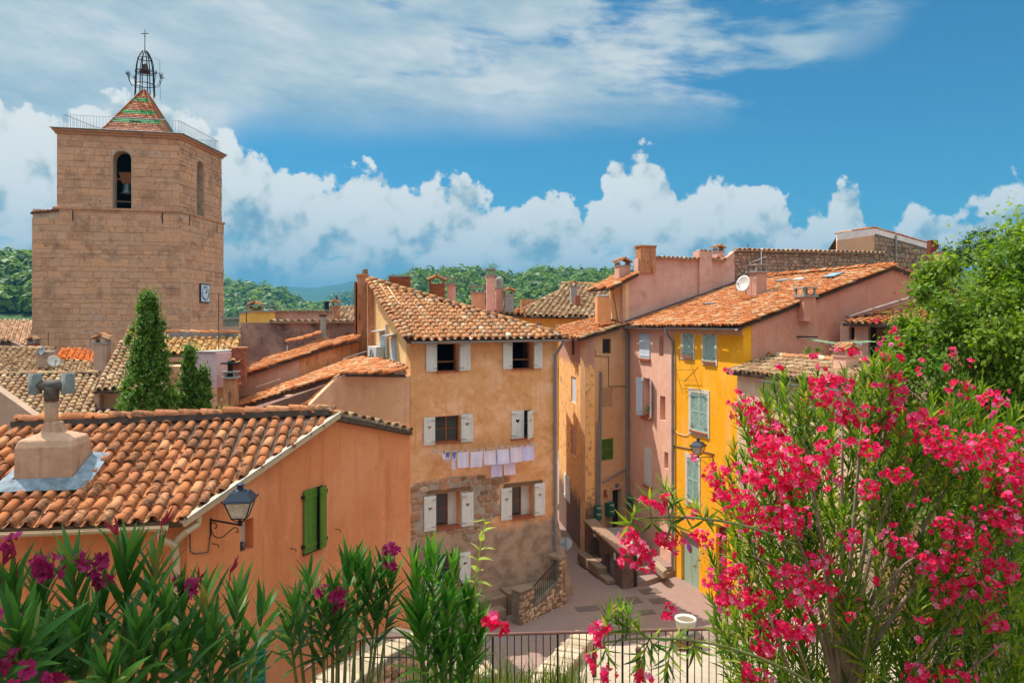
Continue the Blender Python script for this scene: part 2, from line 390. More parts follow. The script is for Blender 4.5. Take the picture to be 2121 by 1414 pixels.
kk = material('lamp_glass'); M_LAMPGLASS = finish(kk, kk.ramp(kk.noise(kk.pos, 14, 4), [(.3, (.42,.33,.25)), (.7, (.70,.62,.52))]), 0.35)
# ------------------------------------------------------------------ roof tiles
TILE_CACHE = {}
def tile_shape(w, L, var, seg=6):
    key = (round(w, 3), round(L, 3), var, seg)
    if key in TILE_CACHE: return TILE_CACHE[key]
    rr = random.Random(hash(key) % 9973); hgt = w*0.44*(1+rr.uniform(-.08, .08)); th = min(0.018, w*0.085)
    vs = []; tw = rr.uniform(-.010, .010); sag = rr.uniform(-.006, .008)
    for y, ws, dz in ((0.0, 1.0, 0.014), (L*0.5, 0.92, 0.009+sag), (L, 0.80, 0.0)):
        for k in range(seg+1):
            a = math.pi*k/seg; nz = 1+rr.uniform(-.025, .025)
            vs.append((math.cos(a)*w/2*ws+tw*y/L+(rr.uniform(-.004, .004)), y+(rr.uniform(-.006, .006) if y == 0 else 0), math.sin(a)*hgt*ws*nz+dz))
    b = len(vs)
    for y, ws, dz in ((0.0, 1.0, 0.014), (L*0.3, 0.95, 0.011)):
        for k in range(seg+1):
            a = math.pi*k/seg; vs.append((math.cos(a)*(w/2*ws-th), y, math.sin(a)*(hgt*ws-th)+dz))
    fs = []; m = seg+1
    for r in range(2):
        for k in range(seg): fs.append((r*m+k+1, r*m+k, (r+1)*m+k, (r+1)*m+k+1))
    for k in range(seg): fs.append((k, k+1, b+k+1, b+k)); fs.append((b+k, b+k+1, b+m+k+1, b+m+k))
    TILE_CACHE[key] = (vs, fs); return vs, fs
MESH_CACHE = {}
def tile_data(w, L, var, mat):
    key = (round(w, 3), round(L, 3), var, mat.name)
    if key not in MESH_CACHE:
        vs, fs = tile_shape(w, L, var); me = bpy.data.meshes.new('tile'); me.from_pydata(vs, [], fs); me.materials.append(mat)
        me.polygons.foreach_set('use_smooth', [i < 12 for i in range(len(fs))]); me.update(); MESH_CACHE[key] = me
    return MESH_CACHE[key]
def frame(o, x, y, z):
    return Matrix(((x.x, y.x, z.x, o.x), (x.y, y.y, z.y, o.y), (x.z, y.z, z.z, o.z), (0, 0, 0, 1)))
def put_tiles(parent, mats, w, L, mat, maxparts, name='tile'):
    mats.sort(key=lambda M: (M.translation-CAMP).length)
    for i, M in enumerate(mats[:maxparts]):
        o = bpy.data.objects.new(name, tile_data(w, L, i*7 % 5, mat)); o.matrix_basis = M; adopt(o, parent)
    rest = mats[maxparts:]
    if rest:
        mb = MB()
        for i, M in enumerate(rest):
            vs, fs = tile_shape(w, L, i*3 % 5, 4); mb.add([M @ Vector(p) for p in vs], fs, R.random()*0.999+0.001)
        mb.build('tiles_beyond' if maxparts else 'tiles', mat, parent, kind='stuff')
def roof(parent, pts, up, pitch=0.25, row=0.32, mat=None, maxparts=300, name='roof', deck=0.1, jit=1.0, deckmat=None, pans=True, skip=None, sag=0.0):
    pts = [Vector(p) for p in pts]; n = sum((pts[i].cross(pts[(i+1) % len(pts)]) for i in range(len(pts))), Vector((0, 0, 0))).normalized()
    if n.z < 0: n = -n
    up = Vector(up); v = (up-n*up.dot(n)).normalized(); u = v.cross(n)
    pl = Pl(pts[0], u, v); pl.n = n; pl.u = u; pl.v = v
    poly = [pl.uvw(p) for p in pts]
    mb = MB(); mb.prism([p-n*0.03 for p in pts], -n*deck); dk = mb.build(name, deckmat or T_DARKGAP, parent)
    u0, u1 = min(p[0] for p in poly), max(p[0] for p in poly); v0, v1 = min(p[1] for p in poly), max(p[1] for p in poly)
    w = pitch*0.75; L = row*1.22; M = []; nc = int((u1-u0)/pitch)+2; nr = int((v1-v0)/row)+2
    pm = MB()
    for c in range(nc):
        uu = u0+(c+0.5)*pitch+R.uniform(-.012, .012)*jit; ph = R.uniform(-.05, .05)*jit; wob = R.uniform(-.02, .02)*jit
        for r in range(-1, nr):
            vv = v0+r*row+ph
            um = uu+wob*math.sin(r*0.7+c)
            if inpoly(um, vv+row*0.55, poly) and not (skip and skip(um, vv)):
                a = R.gauss(0, .028)*jit; y = (v*math.cos(a)+u*math.sin(a)); tl = R.gauss(0.0, .018)*jit
                y2 = (y+n*(tl-0.02)).normalized(); x = y2.cross(n).normalized(); z = x.cross(y2)
                o = pl.pt(um, vv+R.uniform(-.018, .018)*jit, pitch*0.05+R.uniform(-.004, .006)*jit)
                s = 1+R.uniform(-.06, .05)*jit; M.append(frame(o, x*s, y2, z*s))
            if pans:
                up_ = uu+pitch*0.5
                if inpoly(up_, vv+row*0.5, poly) and not (skip and skip(up_, vv)):
                    dz = R.uniform(-.004, .004); tt = R.random()*0.999+0.001; vs = []
                    for yy, dd in ((vv, .012), (vv+row*1.02, -.004)):
                        for xx, hh in ((-.44, .052), (-.22, .006), (0, -.008), (.22, .006), (.44, .052)):
                            vs.append(pl.pt(up_+xx*pitch, yy, hh*pitch/.25+dd+dz-.01))
                    pm.add(vs, [(i, i+1, i+6, i+5) for i in range(4)], tt)
    if pm.f: pm.build('pan_tiles', mat, dk, kind='stuff')
    put_tiles(dk, M, w, L, mat, maxparts)
    return dk, pl
def roofpx(parent, ref, poly, col, **kw):
    p = [P(*r) for r in ref]; pl = Pl(p[0], p[1]-p[0], p[2]-p[0])
    lo, hi = pl.hit(*col[0]), pl.hit(*col[1])
    return roof(parent, [pl.hit(*q) for q in poly], hi-lo, **kw)
def ridge(parent, p, q, w=0.2, L=0.36, mat=None, name='ridge_tile', lift=0.05, parts=True, jit=1.0):
    p, q = Vector(p), Vector(q); d = q-p; n = max(1, int(d.length/(L*0.9))); y = d.normalized(); x = y.cross(Vector((0, 0, 1))).normalized(); z = x.cross(y)
    M = []
    for i in range(n):
        o = p+d*(i/n)+z*(lift+R.uniform(-.01, .01)*jit)+x*R.uniform(-.012, .012)*jit
        yy = (y+z*(R.gauss(0, .02)*jit-0.03)+x*R.gauss(0, .02)*jit).normalized(); xx = yy.cross(z).normalized(); zz = xx.cross(yy); s = 1+R.uniform(-.05, .05)
        M.append(frame(o, xx*s, yy, zz*s))
    put_tiles(parent, M, w, L*1.1, mat, len(M) if parts else 0, name)
def capping(parent, p, q, along, w=0.22, L=0.34, step=0.25, mat=None, parts=True, name='coping_tile'):
    """short tiles laid across the top of a wall, their round ends showing as scallops"""
    p, q, y = Vector(p), Vector(q), Vector(along).normalized(); d = q-p; n = max(1, int(d.length/step)); M = []
    for i in range(n):
        o = p+d*((i+.5)/n)-y*L*.5; yy = (y+Vector((0, 0, .10+R.gauss(0, .03)))).normalized(); x = yy.cross(Vector((0, 0, 1))).normalized(); z = x.cross(yy)
        s = 1+R.uniform(-.07, .07); M.append(frame(o+Vector((0, 0, R.uniform(-.01, .01))), x*s, yy, z*s))
    put_tiles(parent, M, w, L, mat, len(M) if parts else 0, name)
    MB().bar(p+Vector((0, 0, .015)), q+Vector((0, 0, .015)), L*.62, w*.42).build('mortar_bed', M_MORTAR, parent)

# ------------------------------------------------------------------ masonry
def inrect(a, b, holes, m=0.0):
    return any(hh[0]-m < a < hh[1]+m and hh[2]-m < b < hh[3]+m for hh in holes)
def ashlar(parent, pl, poly, holes, mat, ch=0.36, bl=(0.5, 1.05), maxparts=300, name='stone', proud=0.035, gap=0.012, rnd=None, seed=1):
    """squared stones in courses on a wall plane; the joints stay behind as the wall's mortar"""
    rr = random.Random(seed); out = []
    v0, v1 = min(p[1] for p in poly), max(p[1] for p in poly); u0, u1 = min(p[0] for p in poly), max(p[0] for p in poly); v = v0
    while v < v1-0.05:
        hgt = min(ch*rr.choice((.72, .85, 1.0, 1.15, 1.4))*rr.uniform(.94, 1.06), v1-v); mid = v+hgt/2
        if v1-(v+hgt) < .12: hgt = v1-v
        xs = [];  # spans of the polygon at this height, minus the openings
        n = len(poly)
        for i in range(n):
            (xa, ya), (xb, yb) = poly[i], poly[(i+1) % n]
            if (ya > mid) != (yb > mid): xs.append(xa+(xb-xa)*(mid-ya)/(yb-ya))
        xs.sort(); spans = [(xs[i], xs[i+1]) for i in range(0, len(xs)-1, 2)]
        for hf in holes:
            hs = hf(v, v+hgt)
            if hs:
                ns = []
                for a, b in spans:
                    if hs[1] <= a or hs[0] >= b: ns.append((a, b))
                    else:
                        if hs[0]-a > .05: ns.append((a, hs[0]))
                        if b-hs[1] > .05: ns.append((hs[1], b))
                spans = ns
        for a, b in spans:
            u = a
            while u < b-0.02:
                w = rr.uniform(*bl)
                if b-(u+w) < bl[0]*0.6: w = b-u
                out.append((u, v, w, hgt)); u += w
        v += hgt
    rest = MB(); out.sort(key=lambda q: (pl.pt(q[0], q[1])-CAMP).length)
    for i, (u, v, w, hgt) in enumerate(out):
        d = proud*rr.uniform(.35, 1.25); g2 = gap*rr.uniform(.6, 1.5)
        j = lambda: rr.uniform(-.012, .012)
        q4 = [(u+g2, v+g2), (u+w-g2, v+g2), (u+w-g2, v+hgt-g2), (u+g2, v+hgt-g2)]
        vs = [pl.pt(a, b, -.02) for a, b in q4]+[pl.pt(a+j(), b+j(), d+j()*.6) for a, b in q4]; c = min(.022, hgt*.1)
        cq = [(u+g2+c, v+g2+c), (u+w-g2-c, v+g2+c), (u+w-g2-c, v+hgt-g2-c), (u+g2+c, v+hgt-g2-c)]
        vs += [pl.pt(a+j(), b+j(), d+.012+j()*.8) for a, b in cq]
        fs = [(8, 9, 10, 11)]
        for k2 in range(4): k3 = (k2+1) % 4; fs.append((k2, k3, 4+k3, 4+k2)); fs.append((4+k2, 4+k3, 8+k3, 8+k2))
        if pl.u.cross(pl.v).dot(pl.n) < 0: fs = [f[::-1] for f in fs]
        t = rr.random()*.999+.001
        if i < maxparts: MB().add(vs, fs, t).build(name, mat, parent)
        else: rest.add(vs, fs, t)
    if rest.f: rest.build('stones_beyond' if maxparts else 'stones', mat, parent, kind='stuff')
def rubble(parent, pl, poly, mat, size=0.3, holes=(), maxparts=300, name='stone', proud=0.05, seed=1, fill=0.9, cuts=None):
    """irregular fieldstones set in a wall face"""
    rr = random.Random(seed); u0, u1 = min(p[0] for p in poly), max(p[0] for p in poly); v0, v1 = min(p[1] for p in poly), max(p[1] for p in poly)
    out = []; row = 0; v = v0
    while v < v1:
        hgt = size*rr.uniform(.55, .95); u = u0-rr.uniform(0, size)
        while u < u1:
            w = size*rr.uniform(.7, 1.7); cu, cv = u+w/2, v+hgt/2+rr.uniform(-.03, .03)
            if inpoly(cu, cv, poly) and not inrect(cu, cv, holes, size*.35) and rr.random() < fill: out.append((cu, cv, w, hgt))
            u += w
        v += hgt
    out.sort(key=lambda q: (pl.pt(q[0], q[1])-CAMP).length); rest = MB(); flip = pl.u.cross(pl.v).dot(pl.n) < 0
    for i, (cu, cv, w, hgt) in enumerate(out):
        k = rr.choice((5, 6, 7)); a0 = rr.uniform(0, 6.28); ring = []; rot = rr.uniform(-.25, .25)
        for m in range(k):
            a = a0+2*math.pi*m/k+rr.uniform(-.25, .25); q = rr.uniform(.80, 1.02)
            x, y = math.copysign(abs(math.cos(a))**.5, math.cos(a))*w*.52*q, math.copysign(abs(math.sin(a))**.5, math.sin(a))*hgt*.55*q
            ring.append((cu+x*math.cos(rot)-y*math.sin(rot), cv+x*math.sin(rot)+y*math.cos(rot)))
        d = proud*rr.uniform(.4, 1.3)
        vs = [pl.pt(a, b, -.03) for a, b in ring]+[pl.pt(cu+(a-cu)*.93, cv+(b-cv)*.93, d*.7) for a, b in ring]+[pl.pt(cu+(a-cu)*.6, cv+(b-cv)*.6, d*rr.uniform(.9, 1.3)) for a, b in ring]
        fs = [tuple(range(2*k, 3*k))]
        for m in range(k):
            m2 = (m+1) % k; fs.append((m, m2, k+m2, k+m)); fs.append((k+m, k+m2, 2*k+m2, 2*k+m))
        if flip: fs = [f[::-1] for f in fs]
        t = rr.random()*.999+.001
        if i < maxparts: MB().add(vs, fs, t).build(name, mat, parent)
        else: rest.add(vs, fs, t)
    if rest.f: rest.build('stones_beyond' if maxparts else 'stones', mat, parent, kind='stuff')
def stone_mat(name, stops, dark=(.07,.055,.045), amt=0.5, pit=0.45, psc=9.0):
    k = material(name); at = k.new('ShaderNodeAttribute', attribute_name='tint').outputs['Fac']
    c = k.ramp(at, stops); n = k.noise(k.pos, 1.1, 6, 0.65, 0.4); n2 = k.noise(k.pos, psc, 6, 0.72)
    big = k.noise(k.vec('MULTIPLY', k.pos, (1, 1, .4)), .35, 5, .65, .6); c = k.mix(k.math('MULTIPLY', k.step(big, .50, .72), amt*.8), c, mul(dark, 1.8))
    c = k.mix(k.math('MULTIPLY', k.step(n, .48, .72), amt), c, dark)
    c = k.mix(k.math('MULTIPLY', k.step(n2, .58, .66), pit), c, dark)
    c = k.mix(k.math('MULTIPLY', k.step(n2, .45, .30), .3), c, mul(stops[-1][1], 1.15))
    c = vivid(k, c, 1.0, 1.42, (1.09, 1.0, .93))
    return finish(k, c, 0.95, n2, 0.6, 0.05, 0, 0.1)
S_TOWER = stone_mat('tower_stone', [(0, (.36,.20,.125)), (.2, (.42,.25,.16)), (.45, (.45,.27,.175)), (.7, (.39,.245,.17)), (.88, (.47,.265,.155)), (1, (.40,.27,.20))], amt=0.5, pit=.8, psc=5.0)
S_FIELD = stone_mat('field_stone', [(0, (.22,.12,.07)), (.3, (.38,.21,.12)), (.55, (.30,.19,.13)), (.8, (.42,.27,.17)), (1, (.38,.30,.22))], amt=0.5)
S_BROWN = stone_mat('brown_rubble', [(0, (.20,.13,.085)), (.35, (.30,.20,.13)), (.7, (.37,.26,.18)), (1, (.42,.33,.25))], amt=0.5)
S_DARK = stone_mat('dark_rubble', [(0, (.20,.14,.10)), (.4, (.30,.21,.15)), (.7, (.25,.18,.14)), (1, (.38,.28,.20))], amt=0.5)
S_PALE = stone_mat('pale_stone', [(0, (.24,.195,.14)), (.5, (.31,.255,.18)), (1, (.36,.30,.22))], dark=(.2,.17,.13), amt=0.4)

# ------------------------------------------------------------------ windows and shutters
def pane_window(parent, pl, r, depth=0.2, frame_mat=None, cols=2, rows=2, glass=None, name='window', fw=0.055, sub='pane'):
    """a casement set back in its opening: frame, glazing bars, and one pane per light"""
    u0, u1, v0, v1 = r; mb = MB(); b = lambda a0, a1, c0, c1, d0=0.0, d1=0.05: mb.obox(pl.pt(a0, c0, -depth+d0), pl.u*(a1-a0), pl.v*(c1-c0), pl.n*(d1-d0))
    b(u0, u0+fw, v0, v1); b(u1-fw, u1, v0, v1); b(u0+fw, u1-fw, v0, v0+fw); b(u0+fw, u1-fw, v1-fw, v1)
    iw, ih = (u1-u0-2*fw), (v1-v0-2*fw)
    for c in range(1, cols): x = u0+fw+iw*c/cols; b(x-fw*.6, x+fw*.6, v0+fw, v1-fw, .004, .046)
    for q in range(1, rows):
        y = v0+fw+ih*q/rows
        for c in range(cols): b(u0+fw+iw*c/cols+fw*.6*(c > 0), u0+fw+iw*(c+1)/cols-fw*.6*(c < cols-1), y-.014, y+.014, .01, .04)
    w = mb.build(name, frame_mat or M_WOOD, parent)
    for c in range(cols):
        for q in range(rows):
            MB().obox(pl.pt(u0+fw+iw*c/cols+.005, v0+fw+ih*q/rows+.005, -depth+.015), pl.u*(iw/cols-.01), pl.v*(ih/rows-.01), pl.n*.008).build(sub, glass or M_GLASS, w)
    return w
def shutter(parent, o, wdir, n, width, hgt, mat, style='ledged', th=0.035, heart=False, hinge=True, v=Vector((0, 0, 1))):
    """one leaf: o = lower hinge corner on its back, wdir = unit vector across the leaf, n = unit vector out of its face"""
    o, w, n = Vector(o), Vector(wdir).normalized(), Vector(n).normalized(); mb = MB()
    if style == 'ledged':            # boards with raised ledges, as on the ochre house
        nb = 3; bw = width/nb; hw, hb, ht = width*.13, hgt*.60, hgt*.71
        if heart:
            cx, cz, s = width*.5, hgt*.64, width*.17
            hp = [(cx+s*1.0*math.sin(a)**3*1.05, cz+s*(.82*math.cos(a)-.36*math.cos(2*a)-.13*math.cos(3*a)-.06*math.cos(4*a))) for a in [2*math.pi*i/14 for i in range(14)]]
            sp = Pl(o+n*th, w, v); sp.n = n; sp.u = w; sp.v = v
            wall_mesh(mb, sp, [(0, 0), (width, 0), (width, hgt), (0, hgt)], [hp], th)
        else:
            for i in range(nb): mb.obox(o+w*(i*bw+.002), w*(bw-.004), v*hgt, n*th)
        for z0 in (.06, .84):
            mb.obox(o+w*.03+v*(hgt*z0)+n*th, w*(width-.06), v*(hgt*.10), n*.014)
        for x0 in (.02, width-.075): mb.obox(o+w*x0+v*(hgt*.165)+n*th, w*.055, v*(hgt*.67), n*.009)
    elif style == 'louvre':
        s = .05; mb.obox(o, w*s, v*hgt, n*th); mb.obox(o+w*(width-s), w*s, v*hgt, n*th)
        for z0 in (0, hgt*.5-s/2, hgt-s*1.5): mb.obox(o+w*s+v*z0, w*(width-2*s), v*s*1.4, n*th)
        k = int(hgt/.055)
        for i in range(k):
            z = .07+(hgt-.14)*i/k
            mb.obox(o+w*s+v*z+n*.004, w*(width-2*s), v*.012+n*(th*.7), v*.028-n*.004)
    else:                            # upright boards with battens
        nb = max(3, int(round(width/.11))); bw = width/nb
        for i in range(nb): mb.obox(o+w*(i*bw+.0035), w*(bw-.007), v*hgt, n*th*(.96+.04*(i % 2)))
        for z0 in (.08, .86): mb.obox(o+w*.015+v*(hgt*z0)+n*th, w*(width-.03), v*.075, n*.018)
    sh = mb.build('shutter', mat, parent)
    if hinge:
        hm = MB()
        for z0 in (.10, .88): hm.obox(o-w*.02+v*(hgt*z0)+n*(th+.019), w*(width*.42), v*.022, n*.006)
        hm.build('hinge', M_IRON if style != 'ledged' else M_GREYPIPE, parent if parent.type != 'EMPTY' else sh)
    return sh
def sill(parent, pl, r, out=0.07, hgt=0.05, mat=None, into=0.3, n=5):
    u0, u1, v0, v1 = r; w = (u1-u0+.08)/n
    for i in range(n):
        MB().obox(pl.pt(u0-.04+i*w+.003, v0-hgt, -into), pl.u*(w-.006), pl.v*(hgt+R.uniform(0, .006)), pl.n*(into+out+R.uniform(-.006, .006))).build('sill_tile', mat or M_BRICKSILL, parent)
def gutter(parent, p, q, r=0.07, mat=None, name='gutter'):
    p, q = Vector(p), Vector(q); d = (q-p); y = d.normalized(); x = y.cross(Vector((0, 0, 1))).normalized(); vs = []; fs = []; seg = 8
    for e, b in ((0, p), (1, q)):
        for rr in (r, r*.86):
            for k in range(seg+1):
                a = math.pi+math.pi*k/seg; vs.append(b+x*math.cos(a)*rr+Vector((0, 0, math.sin(a)*rr)))
    m = seg+1
    for k in range(seg):
        fs += [(k, k+1, 2*m+k+1, 2*m+k), (m+k+1, m+k, 3*m+k, 3*m+k+1), (k+1, k, m+k, m+k+1), (2*m+k, 2*m+k+1, 3*m+k+1, 3*m+k)]
    fs += [(0, 2*m, 3*m, m), (seg, m+seg, 3*m+seg, 2*m+seg)]
    mb = MB().add(vs, fs); o = mb.build(name, mat or M_ZINC, parent)
    jb = MB(); k = max(1, int(d.length/1.3))
    for i in range(1, k+1):
        c = p+d*(i/(k+1)); jb.tube([c+x*math.cos(math.pi+math.pi*s/8)*r*1.07+Vector((0, 0, math.sin(math.pi+math.pi*s/8)*r*1.07)) for s in range(9)], .012, 4)
    jb.build('gutter_bracket', mat or M_ZINC, o)
    return o
def pipe(parent, pts, r=0.045, mat=None, name='downpipe', collars=True):
    mb = MB(); mb.tube(pts, r, 8); pts = [Vector(p) for p in pts]
    if collars:
        for a, b in zip(pts[:-1], pts[1:]):
            n = int((b-a).length/1.6)
            for i in range(1, n+1):
                c = a+(b-a)*(i/(n+1)); e = (b-a).normalized()*.03; mb.tube([c-e, c+e], r*1.25, 8)
    return mb.build(name, mat or M_ZINC, parent, smooth=False)
def chimney(parent, c, sx, sy, z0, z1, mat, cap='slab', ang=0.0, name='chimney', capmat=None, bricks=False):
    """masonry stack with a flue cap; c = plan centre"""
    c = Vector((c[0], c[1], 0)); mb = MB(); mb.box(c+Vector((0, 0, z0)), sx, sy, z1-z0, ang)
    ch = mb.build(name, mat, parent); cm = capmat or M_CONCRETE; cb = MB(); z = z1
    ca, sa = math.cos(ang), math.sin(ang); X, Y = Vector((ca, sa, 0)), Vector((-sa, ca, 0))
    if bricks:
        rr = random.Random(int(c.x*100)); hh = .075; k = int((z1-z0)/hh)
        pm = MB()
        for i in range(k):
            for f, (A, B, la, lb) in enumerate(((X, Y, sx, sy), (Y, -X, sy, sx))):
                m = max(2, int(la/.22)); off = .5*(i % 2)
                for j in range(m):
                    a = -la/2+la*j/m
                    pm.obox(c+Vector((0, 0, z0+i*hh+.006))+A*(a+.006)-B*(lb/2+rr.uniform(.004, .014)), A*(la/m-.012), B*.05, Vector((0, 0, hh-.012)), rr.random()*.99+.005)
        pm.build('brickwork', M_BRICKT, ch, kind='stuff')
    if cap in ('slab', 'open'):
        cb.box(c+Vector((0, 0, z)), sx+.14, sy+.14, .06, ang)
        hgt = .26 if cap == 'open' else .16
        for i, j in ((-1, -1), (1, -1), (-1, 1), (1, 1)): cb.box(c+X*i*(sx/2-.03)+Y*j*(sy/2-.03)+Vector((0, 0, z+.06)), .07, .07, hgt, ang)
        cb.box(c+Vector((0, 0, z+.06+hgt)), sx+.12, sy+.12, .045, ang)
    elif cap == 'plain': cb.box(c+Vector((0, 0, z)), sx+.08, sy+.08, .07, ang)
    elif cap == 'gable' or cap == 'tile':
        cb.box(c+Vector((0, 0, z)), sx+.08, sy+.08, .05, ang)
        for i in (-1, 1): cb.box(c+X*i*(sx/2-.04)+Vector((0, 0, z+.05)), .07, sy, .14, ang)
    o = cb.build('chimney_cap', cm, ch) if cb.f else ch
    if cap in ('gable', 'tile'):
        tm = MB(); zz = z+.19; rise = sx*.28
        for s in (-1, 1):
            a = c+X*s*(sx/2+.10)+Vector((0, 0, zz)); b = c+Vector((0, 0, zz+rise))
            tm.obox(a-Y*(sy/2+.06), b-a, Y*(sy+.12), Vector((0, 0, .035)), R.random()*.9+.05)
            for t in range(3):
                yy = -(sy/2)+sy*(t+.5)/3; tm.tube([a+Y*yy+Vector((0, 0, .05)), b+Y*yy+Vector((0, 0, .05))], sy/7, 6, t=R.random()*.9+.05)
        tm.tube([c-Y*(sy/2+.08)+Vector((0, 0, zz+rise+.04)), c+Y*(sy/2+.08)+Vector((0, 0, zz+rise+.04))], .07, 8, t=.5)
        tm.build('cap_tile', T_MID, o)
    return ch
M_BRICKT = tile_mat('brick_face', [(0, (.30,.085,.04)), (.5, (.40,.13,.06)), (1, (.33,.12,.07))], dirt_amt=0.5)
def on_roof_tube(mb, pts, r): mb.tube(pts, r, 8)
def dish(name, label, c, rad, face, mat, arm=True, group=None):
    """satellite dish: shallow bowl, feed arm, mount"""
    t = thing(name, label, 'satellite dish', c, group); f = Vector(face).normalized(); q = f.to_track_quat('Z', 'Y').to_matrix()
    prof = [(rad*i/6, rad*.22*(i/6)**2) for i in range(7)]
    vs = []; fs = []; seg = 18
    mb = MB(); mb.lathe([(max(.002, a), b) for a, b in prof]+[(a*.985, b-.012) for a, b in prof[::-1] if a > 0]+[(.002, -.012)], seg, c, M=q, cap=False)
    mb.build('dish_bowl', mat, t, smooth=True)
    ar = MB(); low = Vector(c)+q @ Vector((0, -rad*.95, rad*.2)); tip = Vector(c)+q @ Vector((0, -rad*.25, rad*1.0))
    ar.tube([low, tip], .012, 6); ar.tube([tip-f*.05, tip+f*.05], .03, 8); ar.build('feed_arm', M_GREYPIPE, t)
    mt = MB(); mt.tube([Vector(c)-f*.02, Vector(c)-f*.12, Vector(c)-f*.14+Vector((0, 0, -rad*1.25))], .022, 6); mt.build('mount', M_GREYPIPE, t)
    return t
def aerial(name, label, base, hgt, rows, mat=None, group=None, dirn=(1, 0.2, 0)):
    """mast with comb aerials; rows = (height fraction, boom length, elements)"""
    t = thing(name, label, 'antenna', base, group); b = Vector(base); MB().tube([b, b+Vector((0, 0, hgt))], .018, 6).build('mast', mat or M_GREYPIPE, t)
    for fr, bl, ne in rows:
        a = MB(); d = Vector(dirn).normalized(); s = d.cross(Vector((0, 0, 1))); c = b+Vector((0, 0, hgt*fr))
        a.tube([c-d*bl*.3, c+d*bl*.7], .010, 5)
        for i in range(ne):
            e = c-d*bl*.3+d*bl*(i+.5)/ne; l = .22*(1-.4*i/ne); a.tube([e-s*l, e+s*l], .006, 4)
        a.build('aerial', mat or M_GREYPIPE, t)
    return t
# ------------------------------------------------------------------ setting: ground, hills, air
def mesh_np(name, verts, faces, mat, tint=None, parent=None, kind=None, smooth=False):
    verts = np.asarray(verts, np.float32); faces = np.asarray(faces, np.int32); k = faces.shape[1]; nf = len(faces)
    me = bpy.data.meshes.new(name); me.vertices.add(len(verts)); me.vertices.foreach_set('co', verts.ravel())
    me.loops.add(nf*k); me.loops.foreach_set('vertex_index', faces.ravel())
    me.polygons.add(nf); me.polygons.foreach_set('loop_start', np.arange(0, nf*k, k, dtype=np.int32))
    me.materials.append(mat)
    if tint is not None: me.attributes.new('tint', 'FLOAT', 'FACE').data.foreach_set('value', np.asarray(tint, np.float32))
    if smooth: me.polygons.foreach_set('use_smooth', np.ones(nf, bool))
    me.update(calc_edges=True); me.validate()
    o = bpy.data.objects.new(name, me); adopt(o, parent)
    if kind: o['kind'] = kind
    return o
def leaf_mat(name, stops, trans=0.35, tcol=None, rough=0.5, use_obj=True, spec=0.35, scale=1.5):
    k = material(name); at = k.new('ShaderNodeAttribute', attribute_name='tint').outputs['Fac']
    rnd = k.math('FRACT', k.math('ADD', k.new('ShaderNodeObjectInfo').outputs['Random'], at)) if use_obj else at
    c = k.ramp(rnd, stops); c = k.mix(k.math('MULTIPLY', k.noise(k.pos, scale, 3), .35), c, mul(stops[0][1], .85))
    finish(k, c, rough, spec=spec)
    tr = k.new('ShaderNodeBsdfTranslucent'); k.put(tr.inputs[0], k.mix(1.0, c, tcol or (1.5, 1.6, .6), 'MULTIPLY'))
    mx = k.new('ShaderNodeMixShader'); mx.inputs[0].default_value = trans
    k.l.new(k.bs.outputs[0], mx.inputs[1]); k.l.new(tr.outputs[0], mx.inputs[2])
    out = [n for n in k.n if n.type == 'OUTPUT_MATERIAL'][0]; k.l.new(mx.outputs[0], out.inputs[0]); return k.m
L_FOREST = leaf_mat('forest_leaf', [(0, (.05,.105,.010)), (.3, (.085,.16,.014)), (.6, (.13,.22,.018)), (.85, (.20,.29,.024)), (1, (.28,.33,.03))], .35, use_obj=False, scale=.02)
L_PINE = leaf_mat('pine_needles', [(0, (.03,.075,.012)), (.5, (.06,.12,.018)), (1, (.10,.16,.025))], .3)
M_EARTH = plain('earth', (.20,.14,.085), 0.95, 0.3, 0.6)
M_HILL = plain('wooded_slope', (.045,.085,.02), 0.95, 0.4, 0.02)
M_FARHILL = plain('far_slope', (.04,.085,.035), 0.95, 0.25, 0.004)
k = material('bare_rock_slope'); M_BARE = finish(k, (.34,.25,.20), .95)

n = 64; gv = [(0, 0, -1.2)]; gf = []
for ri, r in enumerate((40, 120, 400, 1500, 9000)):
    for i in range(n): a = 2*math.pi*i/n; gv.append((r*math.cos(a), r*math.sin(a), -1.2 if r < 100 else -1.2-min(10, r*.01)))
for i in range(n): gf.append((0, 1+i, 1+(i+1) % n))
for ri in range(4):
    for i in range(n): b0 = 1+ri*n; b1 = b0+n; gf.append((b0+i, b1+i, b1+(i+1) % n, b0+(i+1) % n))
o = MB().add(gv, gf).build('ground', M_EARTH); o['kind'] = 'structure'; o['label'] = 'earth ground under the village and valley'

